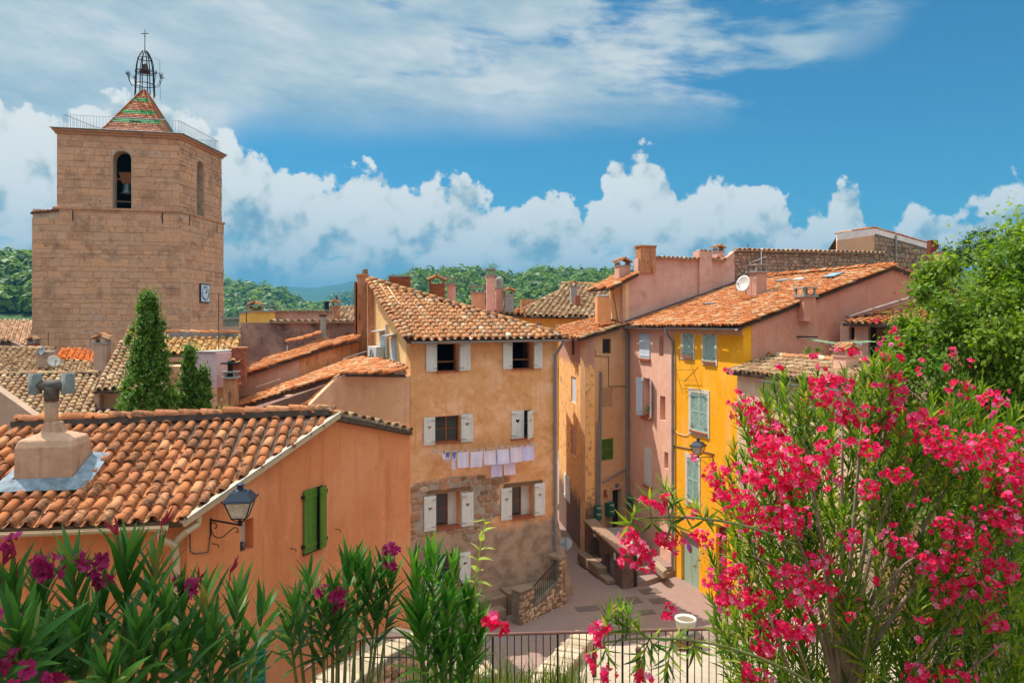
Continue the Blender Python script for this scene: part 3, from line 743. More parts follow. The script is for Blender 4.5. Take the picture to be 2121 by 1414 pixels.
def interp(pts, x):
    if x <= pts[0][0]: return pts[0][1]
    for (a, b), (c, d_) in zip(pts[:-1], pts[1:]):
        if x <= c:
            t = (x-a)/(c-a); t = t*t*(3-2*t)*.6+t*.4; return b+(d_-b)*t
    return pts[-1][1]
def hill(name, crest, Y, dy, label, mat, base=-10.0, nx=80, ny=16, rough=1.0, back=True):
    x0, x1 = crest[0][0], crest[-1][0]; vs = []; fs = []; rows = np.linspace(-1, .5 if back else 0, ny)
    fn = [(NR.uniform(.5, 6), NR.uniform(0, 6.3), NR.uniform(.3, 1)) for _ in range(10)]
    for t in rows:
        for i in range(nx+1):
            px = x0+(x1-x0)*i/nx; zc = ZY(interp(crest, px), Y)-rough*3; YY = Y+t*dy
            pr = (1-(-t)**1.3) if t < 0 else 1-t*t*1.5
            nz = sum(c*math.sin(f*(px*.012+t*2.0*(j % 3))+ph) for j, (f, ph, c) in enumerate(fn))*rough*(.25+.75*abs(t))
            vs.append(((px-CX)*YY/F, YY, base+(zc-base)*max(pr, 0)+(nz if -1 < t else 0)))
    for r in range(len(rows)-1):
        for i in range(nx): a = r*(nx+1)+i; fs.append((a, a+1, a+nx+2, a+nx+1))
    o = MB().add(vs, fs).build(name, mat, smooth=True); o['kind'] = 'structure'; o['label'] = label
    return np.array(vs).reshape(len(rows), nx+1, 3)
def forest(name, grid, count, size, label, quads=46, tint=(0, 1), tlo=0.0):
    nr, nc, _ = grid.shape; rr = np.random.RandomState(len(name)+count)
    a = rr.uniform(tlo*(nr-1), nr-1.001, count); b = rr.uniform(0, nc-1.001, count); i, j = a.astype(int), b.astype(int); fa, fb = (a-i)[:, None], (b-j)[:, None]
    c = grid[i, j]*(1-fa)*(1-fb)+grid[i+1, j]*fa*(1-fb)+grid[i, j+1]*(1-fa)*fb+grid[i+1, j+1]*fa*fb
    s = size*rr.choice([.55, .8, 1.0, 1.3, 1.7], count)*rr.uniform(.8, 1.2, count); tall = rr.uniform(.75, 1.7, count)
    th = rr.uniform(0, 2*np.pi, (count, quads)); cz = rr.uniform(-.55, 1, (count, quads)); rad = np.sqrt(1-cz**2*.96)
    lump = 1+.28*np.sin(th*3+rr.uniform(0, 6, (count, 1)))*np.cos(cz*4+rr.uniform(0, 6, (count, 1)))+rr.normal(0, .10, (count, quads))
    d = np.stack([rad*np.cos(th)*lump, rad*np.sin(th)*lump, (cz*.95*tall[:, None])*lump], -1)
    pos = c[:, None, :]+d*s[:, None, None]*.5+np.array([0, 0, 1.])*(s*tall*.48)[:, None, None]
    nrm = d+rr.normal(0, .30, d.shape)+np.array([0, 0, .45]); nrm /= np.linalg.norm(nrm, axis=-1, keepdims=True)
    t1 = np.cross(nrm, rr.normal(0, 1, d.shape)); t1 /= np.linalg.norm(t1, axis=-1, keepdims=True); t2 = np.cross(nrm, t1)
    q = (s[:, None]*rr.uniform(.09, .20, (count, quads)))[..., None]
    cor = np.stack([pos-t1*q-t2*q*.7, pos+t1*q-t2*q, pos+t1*q*.8+t2*q, pos-t1*q*.9+t2*q*.8], 2).reshape(-1, 3)
    fc = np.arange(count*quads*4).reshape(-1, 4)
    tt = np.clip(np.repeat(rr.uniform(tint[0], tint[1], count), quads)+rr.normal(0, .07, count*quads), 0, .999)
    o = mesh_np(name, cor, fc, L_FOREST, tt, kind='stuff'); o['label'] = label; o['category'] = 'forest'
    return o
g1 = hill('far_mountains', [(-900,600),(0,604),(300,598),(457,592),(485,593),(512,587),(538,582),(562,590),(610,587),(650,591),(700,583),(745,577),(800,571),(860,574),(1000,585),(1300,590),(1700,580),(2200,590),(3000,600)], 5200, 2600, 'blue distant mountain ridge on the horizon', M_FARHILL, -14, 160, 14, 6)
g2 = hill('wooded_hill', [(480,660),(640,648),(690,618),(740,601),(800,597),(900,600),(1000,620),(1200,640),(1500,660)], 2300, 900, 'hazy wooded spur in the middle distance', M_HILL, -14, 70, 14, 4)
g3 = hill('wooded_hill', [(300,585),(400,590),(457,598),(520,602),(570,612),(610,632),(650,645),(700,652),(780,668)], 950, 420, 'green wooded slope just right of the tower', M_HILL, -14, 60, 18, 2)
g4 = hill('wooded_hill', [(640,672),(700,655),(740,640),(790,600),(830,577),(870,567),(950,563),(1020,566),(1060,577),(1090,572),(1120,562),(1150,564),(1200,569),(1290,567),(1400,575),(1600,575),(1800,560),(2000,560),(2300,570),(2700,600)], 620, 330, 'green wooded hill behind the chimney pots', M_HILL, -14, 120, 22, 1.6)
g5 = hill('wooded_hill', [(-500,545),(-200,530),(0,534),(60,540),(150,560),(260,585),(420,640)], 480, 270, 'green wooded hill left of the tower', M_HILL, -14, 60, 20, 1.6)
forest('far_forest', g2, 2600, 12, 'hazy forest cover on the middle spur', 24, (.0, .7))
forest('slope_forest', g3, 4200, 7.2, 'forest on the slope right of the tower', 60, (.05, .95))
forest('hill_forest', g4[:, :48], 12500, 3.9, 'dense pine and oak forest behind the chimneys', 40, (.0, .9), .12)
forest('left_forest', g5[:, 24:44], 1700, 4.4, 'dense forest on the hill left of the tower', 110, (.0, .95), .25)
# a bare patch on the far peak, and a villa among the trees
pk = P(530, 586, 5050); mb = MB(); ring = [(-62, 25), (-25, 5), (5, -8), (28, 8), (20, 24), (-20, 33)]
o = MB().prism([P(538+x*.62, 584+(y+8)*.55, 5000) for x, y in ring], (0, 60, 0)).build('bare_peak', M_BARE); o['kind'] = 'structure'; o['label'] = 'bare rocky top of the distant peak'

haze = bpy.data.materials.new('haze_air'); haze.use_nodes = True; haze.node_tree.nodes.clear(); hg = NG(haze.node_tree)
pv = hg.new('ShaderNodeVolumePrincipled'); pv.inputs['Color'].default_value = (.10, .40, .66, 1); pv.inputs['Density'].default_value = 0.00022
pv.inputs['Anisotropy'].default_value = 0.0
ho = hg.new('ShaderNodeOutputMaterial'); hg.l.new(pv.outputs[0], ho.inputs['Volume'])
o = MB().obox((-8200, -8200, -16), (16400, 0, 0), (0, 16400, 0), (0, 0, 430)).build('haze', haze); o['kind'] = 'stuff'; o['label'] = 'thin blue summer haze over the valley'

# ------------------------------------------------------------------ street and terraces
k = material('street_paving'); sv = k.sep(k.pos)
bk = k.new('ShaderNodeTexBrick'); k.put(bk.inputs['Vector'], k.vec('MULTIPLY', k.pos, (1, 1, 0))); bk.inputs['Scale'].default_value = 5.0; bk.inputs['Mortar Size'].default_value = .012
bk.inputs['Color1'].default_value = (.34,.215,.175,1); bk.inputs['Color2'].default_value = (.29,.185,.155,1); bk.inputs['Mortar'].default_value = (.19,.125,.10,1)
c = k.mix(k.step(k.noise(k.pos, .5, 5, .6), .45, .62), bk.outputs[0], (.28,.20,.18)); c = k.mix(k.math('MULTIPLY', k.step(k.noise(k.pos, 3, 5, .7), .55, .7), .4), c, (.18,.12,.10))
M_STREET = finish(k, c, .9, bk.outputs['Fac'], .15, .01)
k = material('pale_paving'); M_PALEPAVE = finish(k, k.ramp(k.noise(k.pos, 1.6, 6, .65), [(.3, (.32,.24,.165)), (.6, (.43,.335,.24)), (.8, (.50,.41,.31))]), .92, k.noise(k.pos, 12, 4), .3, .02)
M_COVER = plain('dark_paver', (.17,.115,.095), .85, .3, 9)
def st_h(x, y):
    a = 0.0
    if y < 24: a = (24-y)*.26
    if y > 30 and x < 4.6: a += (y-30)*-.03
    return a
vs = []; fs = []; xs = np.linspace(-9, 15, 49); ys = np.linspace(14, 62, 97)
for y in ys:
    for x in xs: vs.append((x, y, st_h(x, y)-.35*(max(0, min(1, (28-y)/4))*0)))
for r in range(96):
    for c_ in range(48): a = r*49+c_; fs.append((a, a+1, a+50, a+49))
o = MB().add(vs, fs).build('street', M_STREET, smooth=True); o['kind'] = 'structure'; o['label'] = 'reddish paved street curving between the houses'
def street_pt(px, py):
    rr = Vector(((px-CX)/F, 1, -(py-HY)/F)); t = 12.0
    while t < 60:
        p = CAMP+rr*t
        if p.z <= st_h(p.x, p.y): return p
        t += .02
    return CAMP+rr*30
COVERS = [(1302,1244,1.0,.62,'large dark grating in the street shade'),(1346,1224,.8,.55,'dark square paver below the steps'),(1366,1244,.75,.55,'dark square paver right of the large grating'),
          (1340,1268,.6,.4,'small dark paver nearest the flower pot'),(1217,1260,.9,.45,'faint dark cover beside the buttress'),(1367,1199,.75,.5,'dark paver at the foot of the drainpipe')]
for px, py, sx, sy, lab in COVERS:
    p = street_pt(px, py); z = Vector((0, 0, st_h(p.x, p.y)+.004))
    mb = MB(); mb.box((p.x, p.y, z.z), sx, sy, .012, .25)
    for i in range(5): mb.box((p.x+(i-2)*sx*.17, p.y+(i-2)*sx*.17*.255, z.z+.012), sx*.05, sy*.85, .006, .25)
    tag(mb.build('drain_cover', M_COVER), lab, 'drain cover', 'dark covers and pavers in the street')

# terraces below the camera
mb = MB(); vs = []; prof = [(-6, 9.35), (.9, 9.35), (1.5, 9.1), (3.2, 8.1), (5.5, 7.3), (8.5, 5.8), (10.2, 5.0), (12.2, 4.3)]
for y, z in prof:
    for x in np.linspace(-14, 16, 31): vs.append((x, y, z+.12*math.sin(x*1.7+y*2)*(1 if y > 1 else 0)))
fs = [(r*31+i, r*31+i+1, (r+1)*31+i+1, (r+1)*31+i) for r in range(len(prof)-1) for i in range(30)]
o = MB().add(vs, fs).build('embankment', M_EARTH, smooth=True); o['kind'] = 'structure'; o['label'] = 'planted bank falling away below the viewpoint'
pvp = [P(1215,1338,18.5), P(1560,1330,18.5), P(1900,1322,18.5), P(1960,1440,14.5), P(1300,1440,14.2), P(1140,1440,14.0)]
o = MB().prism(pvp, (0, 0, -3.4)).build('upper_pavement', M_PALEPAVE); o['kind'] = 'structure'; o['label'] = 'pale stone pavement above the street'

# ------------------------------------------------------------------ church tower
tw = thing('bell_tower', 'tall square stone bell tower with striped tile spire', 'tower', (-25.5, 50, 4))
tA, tB = G(118, 46.5), G(372, 48.0); tdir = Vector((.07, 1, 0)).normalized()
TF = VP(tA, tB); tL = (tB-tA).length; TRt = VP(tB, tB+tdir*6); tC = tB+tdir*5.9; tD = tA+tdir*5.9
zt, zs, zb = 22.95, 18.2, 3.0
M_MORTAR_T = plain('tower_mortar', (.52,.37,.26), 0.95, 0.25, 3)
a0, a1, av0, av1 = TF.rect(233, 312, 272, 432)
def arch(u0, u1, v0, v1, n=8):
    r = (u1-u0)/2; cx = (u0+u1)/2; return [(u0, v0), (u1, v0)]+[(cx+r*math.cos(math.pi*i/n), v1-r+r*math.sin(math.pi*i/n)) for i in range(n+1)]
def arch_hole(u0, u1, v0, v1):
    r = (u1-u0)/2; cx = (u0+u1)/2
    def f(b0, b1):
        if b1 <= v0 or b0 >= v1: return None
        y = max(0, b0-(v1-r)); 
        if y >= r: return None
        w = math.sqrt(r*r-y*y) if y > 0 else r; return (cx-w-.06, cx+w+.06)
    return f
ar1 = (a0, a1, zs+.02, av1)
b0_, b1_, bv0, bv1 = TRt.rect(408, 333, 422, 447); ar2 = (b0_, b1_, zs+.02, bv1)
wf = wall(tw, M_MORTAR_T, TF, [(0, zs), (tL, zs), (tL, zt), (0, zt)], [arch(*ar1)], .9, 'wall')
wr = wall(tw, M_MORTAR_T, TRt, [(.9, zs), (5.9, zs), (5.9, zt), (.9, zt)], [arch(*ar2)], .9, 'wall')
body(tw, M_MORTAR_T, [TF.pt(.02, 0, -.92), TF.pt(.9, 0, -.92), TF.pt(.9, 0, -.92)+tdir*4.9, TF.pt(.02, 0, -.92)+tdir*4.9], zs, zt); wall(tw, M_MORTAR_T, VP(tC, tD), [(.9, zs), (tL-.9, zs), (tL-.9, zt), (.9, zt)], [], .9, 'rear_wall')
ashlar(wf, TF, [(0, zs), (tL, zs), (tL, zt), (0, zt)], [arch_hole(*ar1)], S_TOWER, .36, (.38, 1.15), 120, seed=3, proud=.022)
ashlar(wr, TRt, [(0, zs), (5.9, zs), (5.9, zt), (0, zt)], [arch_hole(*ar2)], S_TOWER, .37, (.5, 1.1), 0, seed=4)
# lower stage, a hand wider, and the annex on its left
lA = tA+(tA-tB).normalized()*.06-TF.n*0; LF = Pl(TF.o+TF.n*.10, TF.u, TF.v); LR = Pl(TRt.o+TRt.n*.10, TRt.u, TRt.v)
lw0 = LF.uv(66, 560)[0]
body(tw, M_MORTAR_T, [LF.pt(lw0+.05, 0), LF.pt(tL+.1, 0), LR.pt(6.0, 0), LF.pt(lw0+.05, 0)+tdir*6.0], zb, zs-.15, 'wall')
lf = MB().obox(LF.pt(lw0+.06, zb, -.02), LF.u*(tL-lw0+.02), LF.v*(zs-.6-zb), LF.n*.024).build('wall', M_MORTAR_T, tw)
la = LF.uv(122, 440)[0]; zl = ZY(446, 46.3)
polyL = [(lw0, zb), (tL+.1, zb), (tL+.1, zs-.12), (la, zs-.12), (la, zl), (lw0, zl)]
ashlar(lf, LF, polyL, [], S_TOWER, .38, (.40, 1.25), 180, seed=5, proud=.022)
ashlar(lf, LR, [(-.1, zb), (6.0, zb), (6.0, zs-.12), (-.1, zs-.12)], [], S_TOWER, .40, (.5, 1.1), 0, seed=6)
mb = MB(); mb.prism([LF.pt(lw0-.05, zl+.05, .12), LF.pt(la+.02, zl+.28, .12), LF.pt(la+.02, zl+.34, .12), LF.pt(lw0-.05, zl+.12, .12)], -LF.n*2.5); an = mb.build('annex_roof', T_DARKGAP, tw)
capping(an, LF.pt(lw0, zl+.10, -.2), LF.pt(la, zl+.33, -.2), LF.n*-1, .2, .7, .22, T_ORANGE, parts=False)
# string course and cornice
def band(z0, z1, o, mat, name):
    mb = MB(); mb.obox(TF.pt(-o, z0, 0), TF.u*(tL+o*2), TF.v*(z1-z0), TF.n*o); mb.obox(TRt.pt(0.0, z0, .002), TRt.u*(5.9+o), TRt.v*(z1-z0), TRt.n*o)
    mb.obox(TF.pt(-o, z0, -.01), -TF.n*5.8, TF.u*o, TF.v*(z1-z0)); return mb.build(name, mat, tw, bevel=.03)
band(zs-.13, zs+.04, .20, S_TOWER, 'string_course'); band(zt, zt+.16, .12, S_TOWER, 'cornice'); band(zt+.16, zt+.30, .24, S_TOWER, 'cornice'); band(zt+.30, zt+.36, .34, M_ZINC, 'roof_edge')
body(tw, M_CONCRETE, [tA, tB, tC, tD], zt+.05, zt+.28, 'deck'); body(tw, M_DARK, [TF.pt(.9, 0, -.9), TF.pt(tL-.9, 0, -.9), TF.pt(tL-.9, 0, -4.9), TF.pt(.9, 0, -4.9)], zs-.2, zs+.05, 'belfry_floor')
body(tw, M_DARK, [TF.pt(.9, 0, -3.2), TF.pt(tL-.9, 0, -3.2), TF.pt(tL-.9, 0, -3.4), TF.pt(.9, 0, -3.4)], zs, zt, 'belfry_screen')
mb = MB()
for pl_, u in ((TF, .95), (TF, tL-1.05), (TRt, 1.0), (TRt, 4.9)): mb.obox(pl_.pt(u, zs-.85, .10), pl_.u*.05, pl_.v*.7, pl_.n*.06)
mb.build('wall_tie', M_IRON, tw)
# bell in the arch, on its wooden yoke
bc = TF.pt((a0+a1)/2+.10, 0, -.75); bz = ZY(400, 47.5)
BELL = [(.01, .62), (.16, .60), (.20, .52), (.22, .30), (.28, .12), (.40, 0), (.37, 0), (.25, .12), (.18, .3), (.01, .5)]
bl = MB().lathe([(r*1.15, z*1.15) for r, z in BELL], 18, (bc.x, bc.y, bz)).build('bell', plain('bronze_bell', (.10,.13,.13), .45, .2, 5, .7), tw, smooth=True)
mb = MB(); yz = bz+.72
mb.prism([bc+TF.u*x+Vector((0, 0, yz+z-bc.z)) for x, z in ((-.55, .75), (.55, .75), (.42, .45), (.42, .25), (.30, 0), (-.30, 0), (-.42, .25), (-.42, .45))], TF.n*-.25)
mb.build('bell_yoke', M_WOOD, bl)
mb = MB(); mb.obox(TF.pt(a0-.2, bz+.95, -.95), TF.u*(a1-a0+.4), TF.v*.12, TF.n*.12); mb.obox(TF.pt(a0-.2, bz-.55, -.7), TF.u*(a1-a0+.4), TF.v*.09, TF.n*.09); mb.build('beam', M_OLDWOOD, tw)
# clock
r4 = LR.rect(414.5, 588, 428, 627); CL = LR; cu, cv = (r4[0]+r4[1])/2, (r4[2]+r4[3])/2; hw, hh2 = (r4[1]-r4[0])/2, (r4[3]-r4[2])/2; s_ = hh2
mb = MB(); mb.obox(CL.pt(cu-s_, cv-s_, .05), CL.u*2*s_, CL.v*2*s_, CL.n*.10); ck = mb.build('clock', plain('clock_frame', (.03,.04,.09), .5), tw)
MB().obox(CL.pt(cu-s_*.88, cv-s_*.88, .15), CL.u*1.76*s_, CL.v*1.76*s_, CL.n*.012).build('clock_face', plain('clock_white', (.62,.72,.80), .5, .04), ck)
NUM = ['XII', 'I', 'II', 'III', 'IIII', 'V', 'VI', 'VII', 'VIII', 'IX', 'X', 'XI']; mb = MB()
def stroke(mb, c, ax, ay, x0, y0, x1, y1, w): mb.bar(c+ax*x0+ay*y0, c+ax*x1+ay*y1, w, .006, CL.n)
for i, tx in enumerate(NUM):
    a = math.pi/2-i*math.pi/6; rad = Vector(CL.u*math.cos(a)+CL.v*math.sin(a)); tan = CL.n.cross(rad)*-1; c = CL.pt(cu, cv, .17)+rad*s_*.68; sc = s_*.13; x = -(len(tx)-1)*.5
    for ch_ in tx:
        if ch_ == 'I': stroke(mb, c, tan, rad, x*sc*.8, -sc, x*sc*.8, sc, .03)
        elif ch_ == 'V': stroke(mb, c, tan, rad, (x-.35)*sc*.8, sc, x*sc*.8, -sc, .03); stroke(mb, c, tan, rad, (x+.35)*sc*.8, sc, x*sc*.8, -sc, .03)
        else: stroke(mb, c, tan, rad, (x-.35)*sc*.8, sc, (x+.35)*sc*.8, -sc, .03); stroke(mb, c, tan, rad, (x+.35)*sc*.8, sc, (x-.35)*sc*.8, -sc, .03)
        x += 1
mb.build('clock_numeral', M_IRON, ck); mb = MB(); cc = CL.pt(cu, cv, .18)
mb.bar(cc, cc+(CL.u*math.sin(1.05)+CL.v*math.cos(1.05))*s_*.42, .05, .01, CL.n); mb.bar(cc, cc+(CL.u*math.sin(.45)+CL.v*math.cos(.45))*s_*.62, .035, .01, CL.n); mb.build('clock_hand', M_IRON, ck)
# spire: flared pyramid of glazed tiles with green bands
ctr = (tA+tB+tC+tD)/4+Vector((.16, -.45, 0)); ux, uy = TF.u, Vector((-TF.u.y, TF.u.x, 0)); z0s = zt+.3; zap = ZY(186, ctr.y)
def half(z):
    t = (z-z0s)/(zap-z0s); return 2.05*(1-t)**.98+.04+.10*max(0, .12-t)*6
SP = MB(); NL = 25
mcap = tile_mat('glazed_orange', [(0, (.30,.07,.03)), (.4, (.48,.15,.05)), (.7, (.38,.10,.05)), (1, (.56,.28,.12))], dirt_amt=.45); mcap.node_tree.nodes['Principled BSDF'].inputs['Roughness'].default_value = .62
mgr = tile_mat('glazed_green', [(0, (.02,.16,.04)), (.5, (.04,.26,.07)), (1, (.08,.32,.10))], dirt_amt=.3); mgr.node_tree.nodes['Principled BSDF'].inputs['Roughness'].default_value = .55
core = MB(); core.prism([ctr+ux*a*2.0+uy*b*2.0+Vector((0, 0, z0s)) for a, b in ((-1,-1),(1,-1),(1,1),(-1,1))], (0, 0, .2))
org, grn = MB(), MB()
for i in range(NL):
    za = z0s+(zap-z0s)*i/NL; zb2 = z0s+(zap-z0s)*(i+1.25)/NL; h0, h1 = half(za), half(min(zb2, zap)); fr = i/NL
    tgt = grn if (.22 < fr < .31 or .43 < fr < .52 or .68 < fr < .79) else org
    for sx_, sy_ in ((0, -1), (1, 0), (0, 1), (-1, 0)):
        out = ux*sx_+uy*sy_; al = ux*(-sy_)+uy*sx_; m = max(3, int(h0*2/.24))
        for j in range(m):
            t0, t1 = (j+.04)/m*2-1, (j+.96)/m*2-1; lift = .03+R.uniform(0, .02)
            vs = [ctr+out*(h0+lift)+al*h0*t0+Vector((0, 0, za)), ctr+out*(h0+lift)+al*h0*t1+Vector((0, 0, za)), ctr+out*(h1+lift*.2)+al*h1*t1+Vector((0, 0, zb2)), ctr+out*(h1+lift*.2)+al*h1*t0+Vector((0, 0, zb2)),
                  ctr+out*(h0-.02)+al*h0*t0+Vector((0, 0, za-.01)), ctr+out*(h0-.02)+al*h0*t1+Vector((0, 0, za-.01))]
            tgt.add(vs, [(0, 1, 2, 3), (4, 5, 1, 0)], R.random()*.99+.005)
sp = core.build('spire', T_DARKGAP, tw); org.build('glazed_tiles', mcap, sp, kind='stuff'); grn.build('green_glazed_tiles', mgr, sp, kind='stuff')
for sx_, sy_ in ((-1,-1),(1,-1),(1,1),(-1,1)):
    pts = [ctr+ux*sx_*half(z)+uy*sy_*half(z)+Vector((0, 0, z)) for z in np.linspace(z0s, zap-.1, 9)]
    MB().tube(pts, .07, 6, t=.9).build('hip_tile', mcap, sp)
fw_ = ctr-uy*(half(z0s+.75)+.02)-ux*.15; mb = MB(); mb.obox(fw_+Vector((-.35, 0, z0s+.55-fw_.z)), ux*.75, uy*.3, (0, 0, .42)); mb.build('dormer_vent', M_DARK, sp)
# iron railing on the deck
mb = MB(); ro = .1; cs = [TF.pt(.35, 0, -.15), TF.pt(tL-.1, 0, -.15), LR.pt(5.7, 0, -.25), LF.pt(.45, 0, 0)+tdir*5.6]; zr0, zr1 = zt+.36, zt+1.28
for a, b in ((cs[0], cs[1]), (cs[1], cs[2]), (cs[2], cs[3]), (cs[3], cs[0])):
    a, b = Vector(a), Vector(b); a.z = b.z = 0; L_ = (b-a).length; m = int(L_/.19)
    if a is not None:
        mb.tube([a+Vector((0, 0, zr1)), b+Vector((0, 0, zr1))], .02, 5); mb.tube([a+Vector((0, 0, zr0+.06)), b+Vector((0, 0, zr0+.06))], .014, 4)
        for i in range(m+1): c = a+(b-a)*i/m; mb.tube([c+Vector((0, 0, zr0)), c+Vector((0, 0, zr1))], .011, 4, cap=False)
mb.build('deck_railing', plain('pale_blue_iron', (.30,.38,.46), .5), tw)
# wrought-iron campanile with its bell, scrolls and cross
cz0 = ZY(200, ctr.y); ccx = Vector((ctr.x+.04, ctr.y, 0)); zz = lambda py: ZY(py, ctr.y); mb = MB(); rp = lambda px: px*ctr.y/F
cage = [(200, 19.5), (170, 18), (150, 17.5), (135, 16), (122, 13), (112, 8), (107, 4.5)]
for i in range(8):
    a = math.pi/4*i+.2; mb.tube([ccx+Vector((math.cos(a)*rp(r), math.sin(a)*rp(r), zz(y))) for y, r in cage], .035, 5)
for y, r in ((176, 18.3), (151, 17.8), (148, 17.6), (122, 13.2), (107, 4.8)):
    mb.tube([ccx+Vector((math.cos(2*math.pi*i/20)*rp(r), math.sin(2*math.pi*i/20)*rp(r), zz(y))) for i in range(21)], .03, 5)
mb.tube([ccx+Vector((0, 0, zz(108))), ccx+Vector((0, 0, zz(62)))], .03, 5, .02); cross_z = zz(70)
mb.bar(ccx+Vector((-.24, 0, cross_z)), ccx+Vector((.24, 0, cross_z)), .04); mb.lathe([(.01, 0), (.06, .05), (.01, .12)], 8, ccx+Vector((0, 0, zz(77))))
for sx_ in (-1, 1):
    for k2 in range(3):
        a = (0 if sx_ > 0 else math.pi)+(k2-1)*.5; d_ = Vector((math.cos(a), math.sin(a)*.8, 0)); s0 = ccx+d_*rp(18)+Vector((0, 0, zz(180)))
        mb.tube([s0, s0+d_*.30+Vector((0, 0, .08)), s0+d_*.42+Vector((0, 0, .35)), s0+d_*.50+Vector((0, 0, .75))], .02, 4)
        for m in range(9):
            b = 2*math.pi*m/9; e = s0+d_*.50+Vector((0, 0, .75)); mb.tube([e, e+Vector((math.cos(b)*.24*R.uniform(.5, 1), R.uniform(-.1, .1), math.sin(b)*.16+.08))], .016, 4)
cp = mb.build('campanile', M_IRON, tw)
MB().lathe([(r*.95, z*.95) for r, z in BELL], 14, ccx+Vector((0, 0, zz(150)))).build('small_bell', plain('small_bronze', (.09,.05,.04), .5, .2, 5, .5), cp, smooth=True)
MB().tube([ccx+Vector((rp(3), 0, zz(122))), ccx+Vector((rp(20), 0, zz(120))), ccx+Vector((rp(31), 0, zz(126))), ccx+Vector((rp(32), 0, zz(205)))], .012, 4).build('lightning_rod', M_IRON, cp)
# ------------------------------------------------------------------ ochre house in the middle
def zmask(z0, z1, col, amt=1.0, scale=1.2, wob=1.4):
    def ex(k, c):
        z = k.sep(k.pos)[2]; w = k.math('MULTIPLY', k.math('SUBTRACT', k.noise(k.pos, scale, 5, .6), .5), wob)
        m = k.step(k.math('ADD', z, w), z1, z0); return k.mix(k.math('MULTIPLY', m, amt), c, k.mix(k.step(k.noise(k.pos, 2.2, 5, .65), .4, .65), col, mul(col, .62)))
    return ex
W_OCHRE = stucco('ochre_render', (.53,.315,.15), (.62,.43,.27), (.42,.21,.09), .65, 1.0, False, extra=zmask(2.9, 3.5, (.31,.245,.18)), grain=18)
W_SUNNY = stucco('sunlit_side_render', (.60,.43,.21), (.64,.48,.26), (.40,.27,.14), .45, 1.6)  # sunlit side walls: warm light put into the render colour
W_BEIGE = stucco('beige_render', (.50,.33,.20), (.55,.38,.25), (.33,.22,.14), .5, .6)
oh = thing('ochre_house', 'tall ochre house with white heart shutters, centre of the picture', 'house', (-1, 29, 0))
A, B = G(850, 26.0), G(1155, 28.8); FC = VP(A, B); LF_ = (B-A).length; BK = -FC.n; ze = 10.34
def ur(x0, y0, x1, y1): return FC.rect(x0, y0, x1, y1)
W1, W2, W3, W4, W5, W6, W7 = ur(905,712,950,768), ur(1061,708,1104,763), ur(901,861,953,915), ur(1059,850,1103,907), ur(903,1020,953,1092), ur(1060,1006,1105,1071), ur(905,1146,950,1212)
fw = wall(oh, W_OCHRE, FC, [(0, -1.2), (LF_, -1.2), (LF_, ze), (0, ze)], [W1, W2, W3, W4, W5, W6, W7], .42)
SCp = VP(A, A+BK*5); zr = 2.2/4.2
SPL = Pl(SCp.o, SCp.u, SCp.v)
wall(oh, W_SUNNY, SPL, [(.42, -1), (6.2, -1), (6.2, ze+6.2*zr*.75), (4.3, ze+4.3*zr), (.42, ze+.42*zr)], [], .4)
wall(oh, W_OCHRE, VP(B+BK*.42, B+BK*5), [(0, -1), (5.2, -1), (5.2, ze), (0, ze)], [], -.4); wall(oh, W_OCHRE, VP(A+BK*5.6, B+BK*5.6), [(.4, -1), (5.7, -1), (5.7, ze), (.4, ze)], [], .3, 'rear_wall')
for z in (2.6, 5.2, 7.9): body(oh, M_DARK, [FC.pt(.41, 0, -.43), FC.pt(LF_-.41, 0, -.43), FC.pt(LF_-.41, 0, -5.2), FC.pt(.41, 0, -5.2)], z, z+.12, 'floor')
body(oh, M_DARK, [FC.pt(.41, 0, -2.2), FC.pt(LF_-.41, 0, -2.2), FC.pt(LF_-.41, 0, -2.3), FC.pt(.41, 0, -2.3)], 0, ze, 'partition')
# roof: one plane falling to the street, closed by a hip
ov = .33; E0, E1 = FC.pt(-.22, ze+.04-ov*.30, ov), FC.pt(LF_+.30, ze+.04-ov*.30, ov); Cc = FC.pt(-.22, ze+.08+4.5*zr*.93, -4.5); Dd = FC.pt(LF_+.3, ze-.1, -5.8)
rf, rpl = roof(oh, [E0, E1, Cc], Cc-E0, .305, .31, T_MID, 300)
roof(oh, [E1+Vector((0, 0, -.02)), Dd, Cc+Vector((0, 0, -.03))], FC.u*-1+Vector((0, 0, .4)), .305, .34, T_MID, 0, pans=False)
ridge(rf, E1+FC.n*-.1, Cc, .27, .36, T_MID, lift=.06)
ridge(rf, E0+FC.u*-.05, Cc+FC.u*-.05, .26, .31, T_MID, 'verge_tile', lift=.03); ridge(rf, E0+FC.u*.14+Vector((0, 0, .03)), Cc+FC.u*.14+Vector((0, 0, .03)), .24, .31, T_MID, 'verge_tile', lift=.05)
for i in range(9):     # pale mortar patches along the hip
    p = E1+(Cc-E1)*(.05+i*.10)+FC.u*-.28+FC.n*.05; MB().box(p+Vector((0, 0, .02)), .34, .10, .04, -.35).build('mortar_patch', M_WHITEPLASTIC, rf)
gutter(oh, E0+FC.n*.06+FC.u*.16+Vector((0, 0, -.06)), E1+FC.n*.06+FC.u*.05+Vector((0, 0, -.06)), .075, M_ZINC)
dx = LF_-.16
pipe(oh, [FC.pt(LF_+.06, ze-.17, ov+.05), FC.pt(LF_+.02, ze-.3, ov), FC.pt(dx, ze-.75, .10), FC.pt(dx, 5, .10), FC.pt(dx, 1.2, .10), FC.pt(dx+.06, -.1, .16)], .06, M_GREYPIPE)
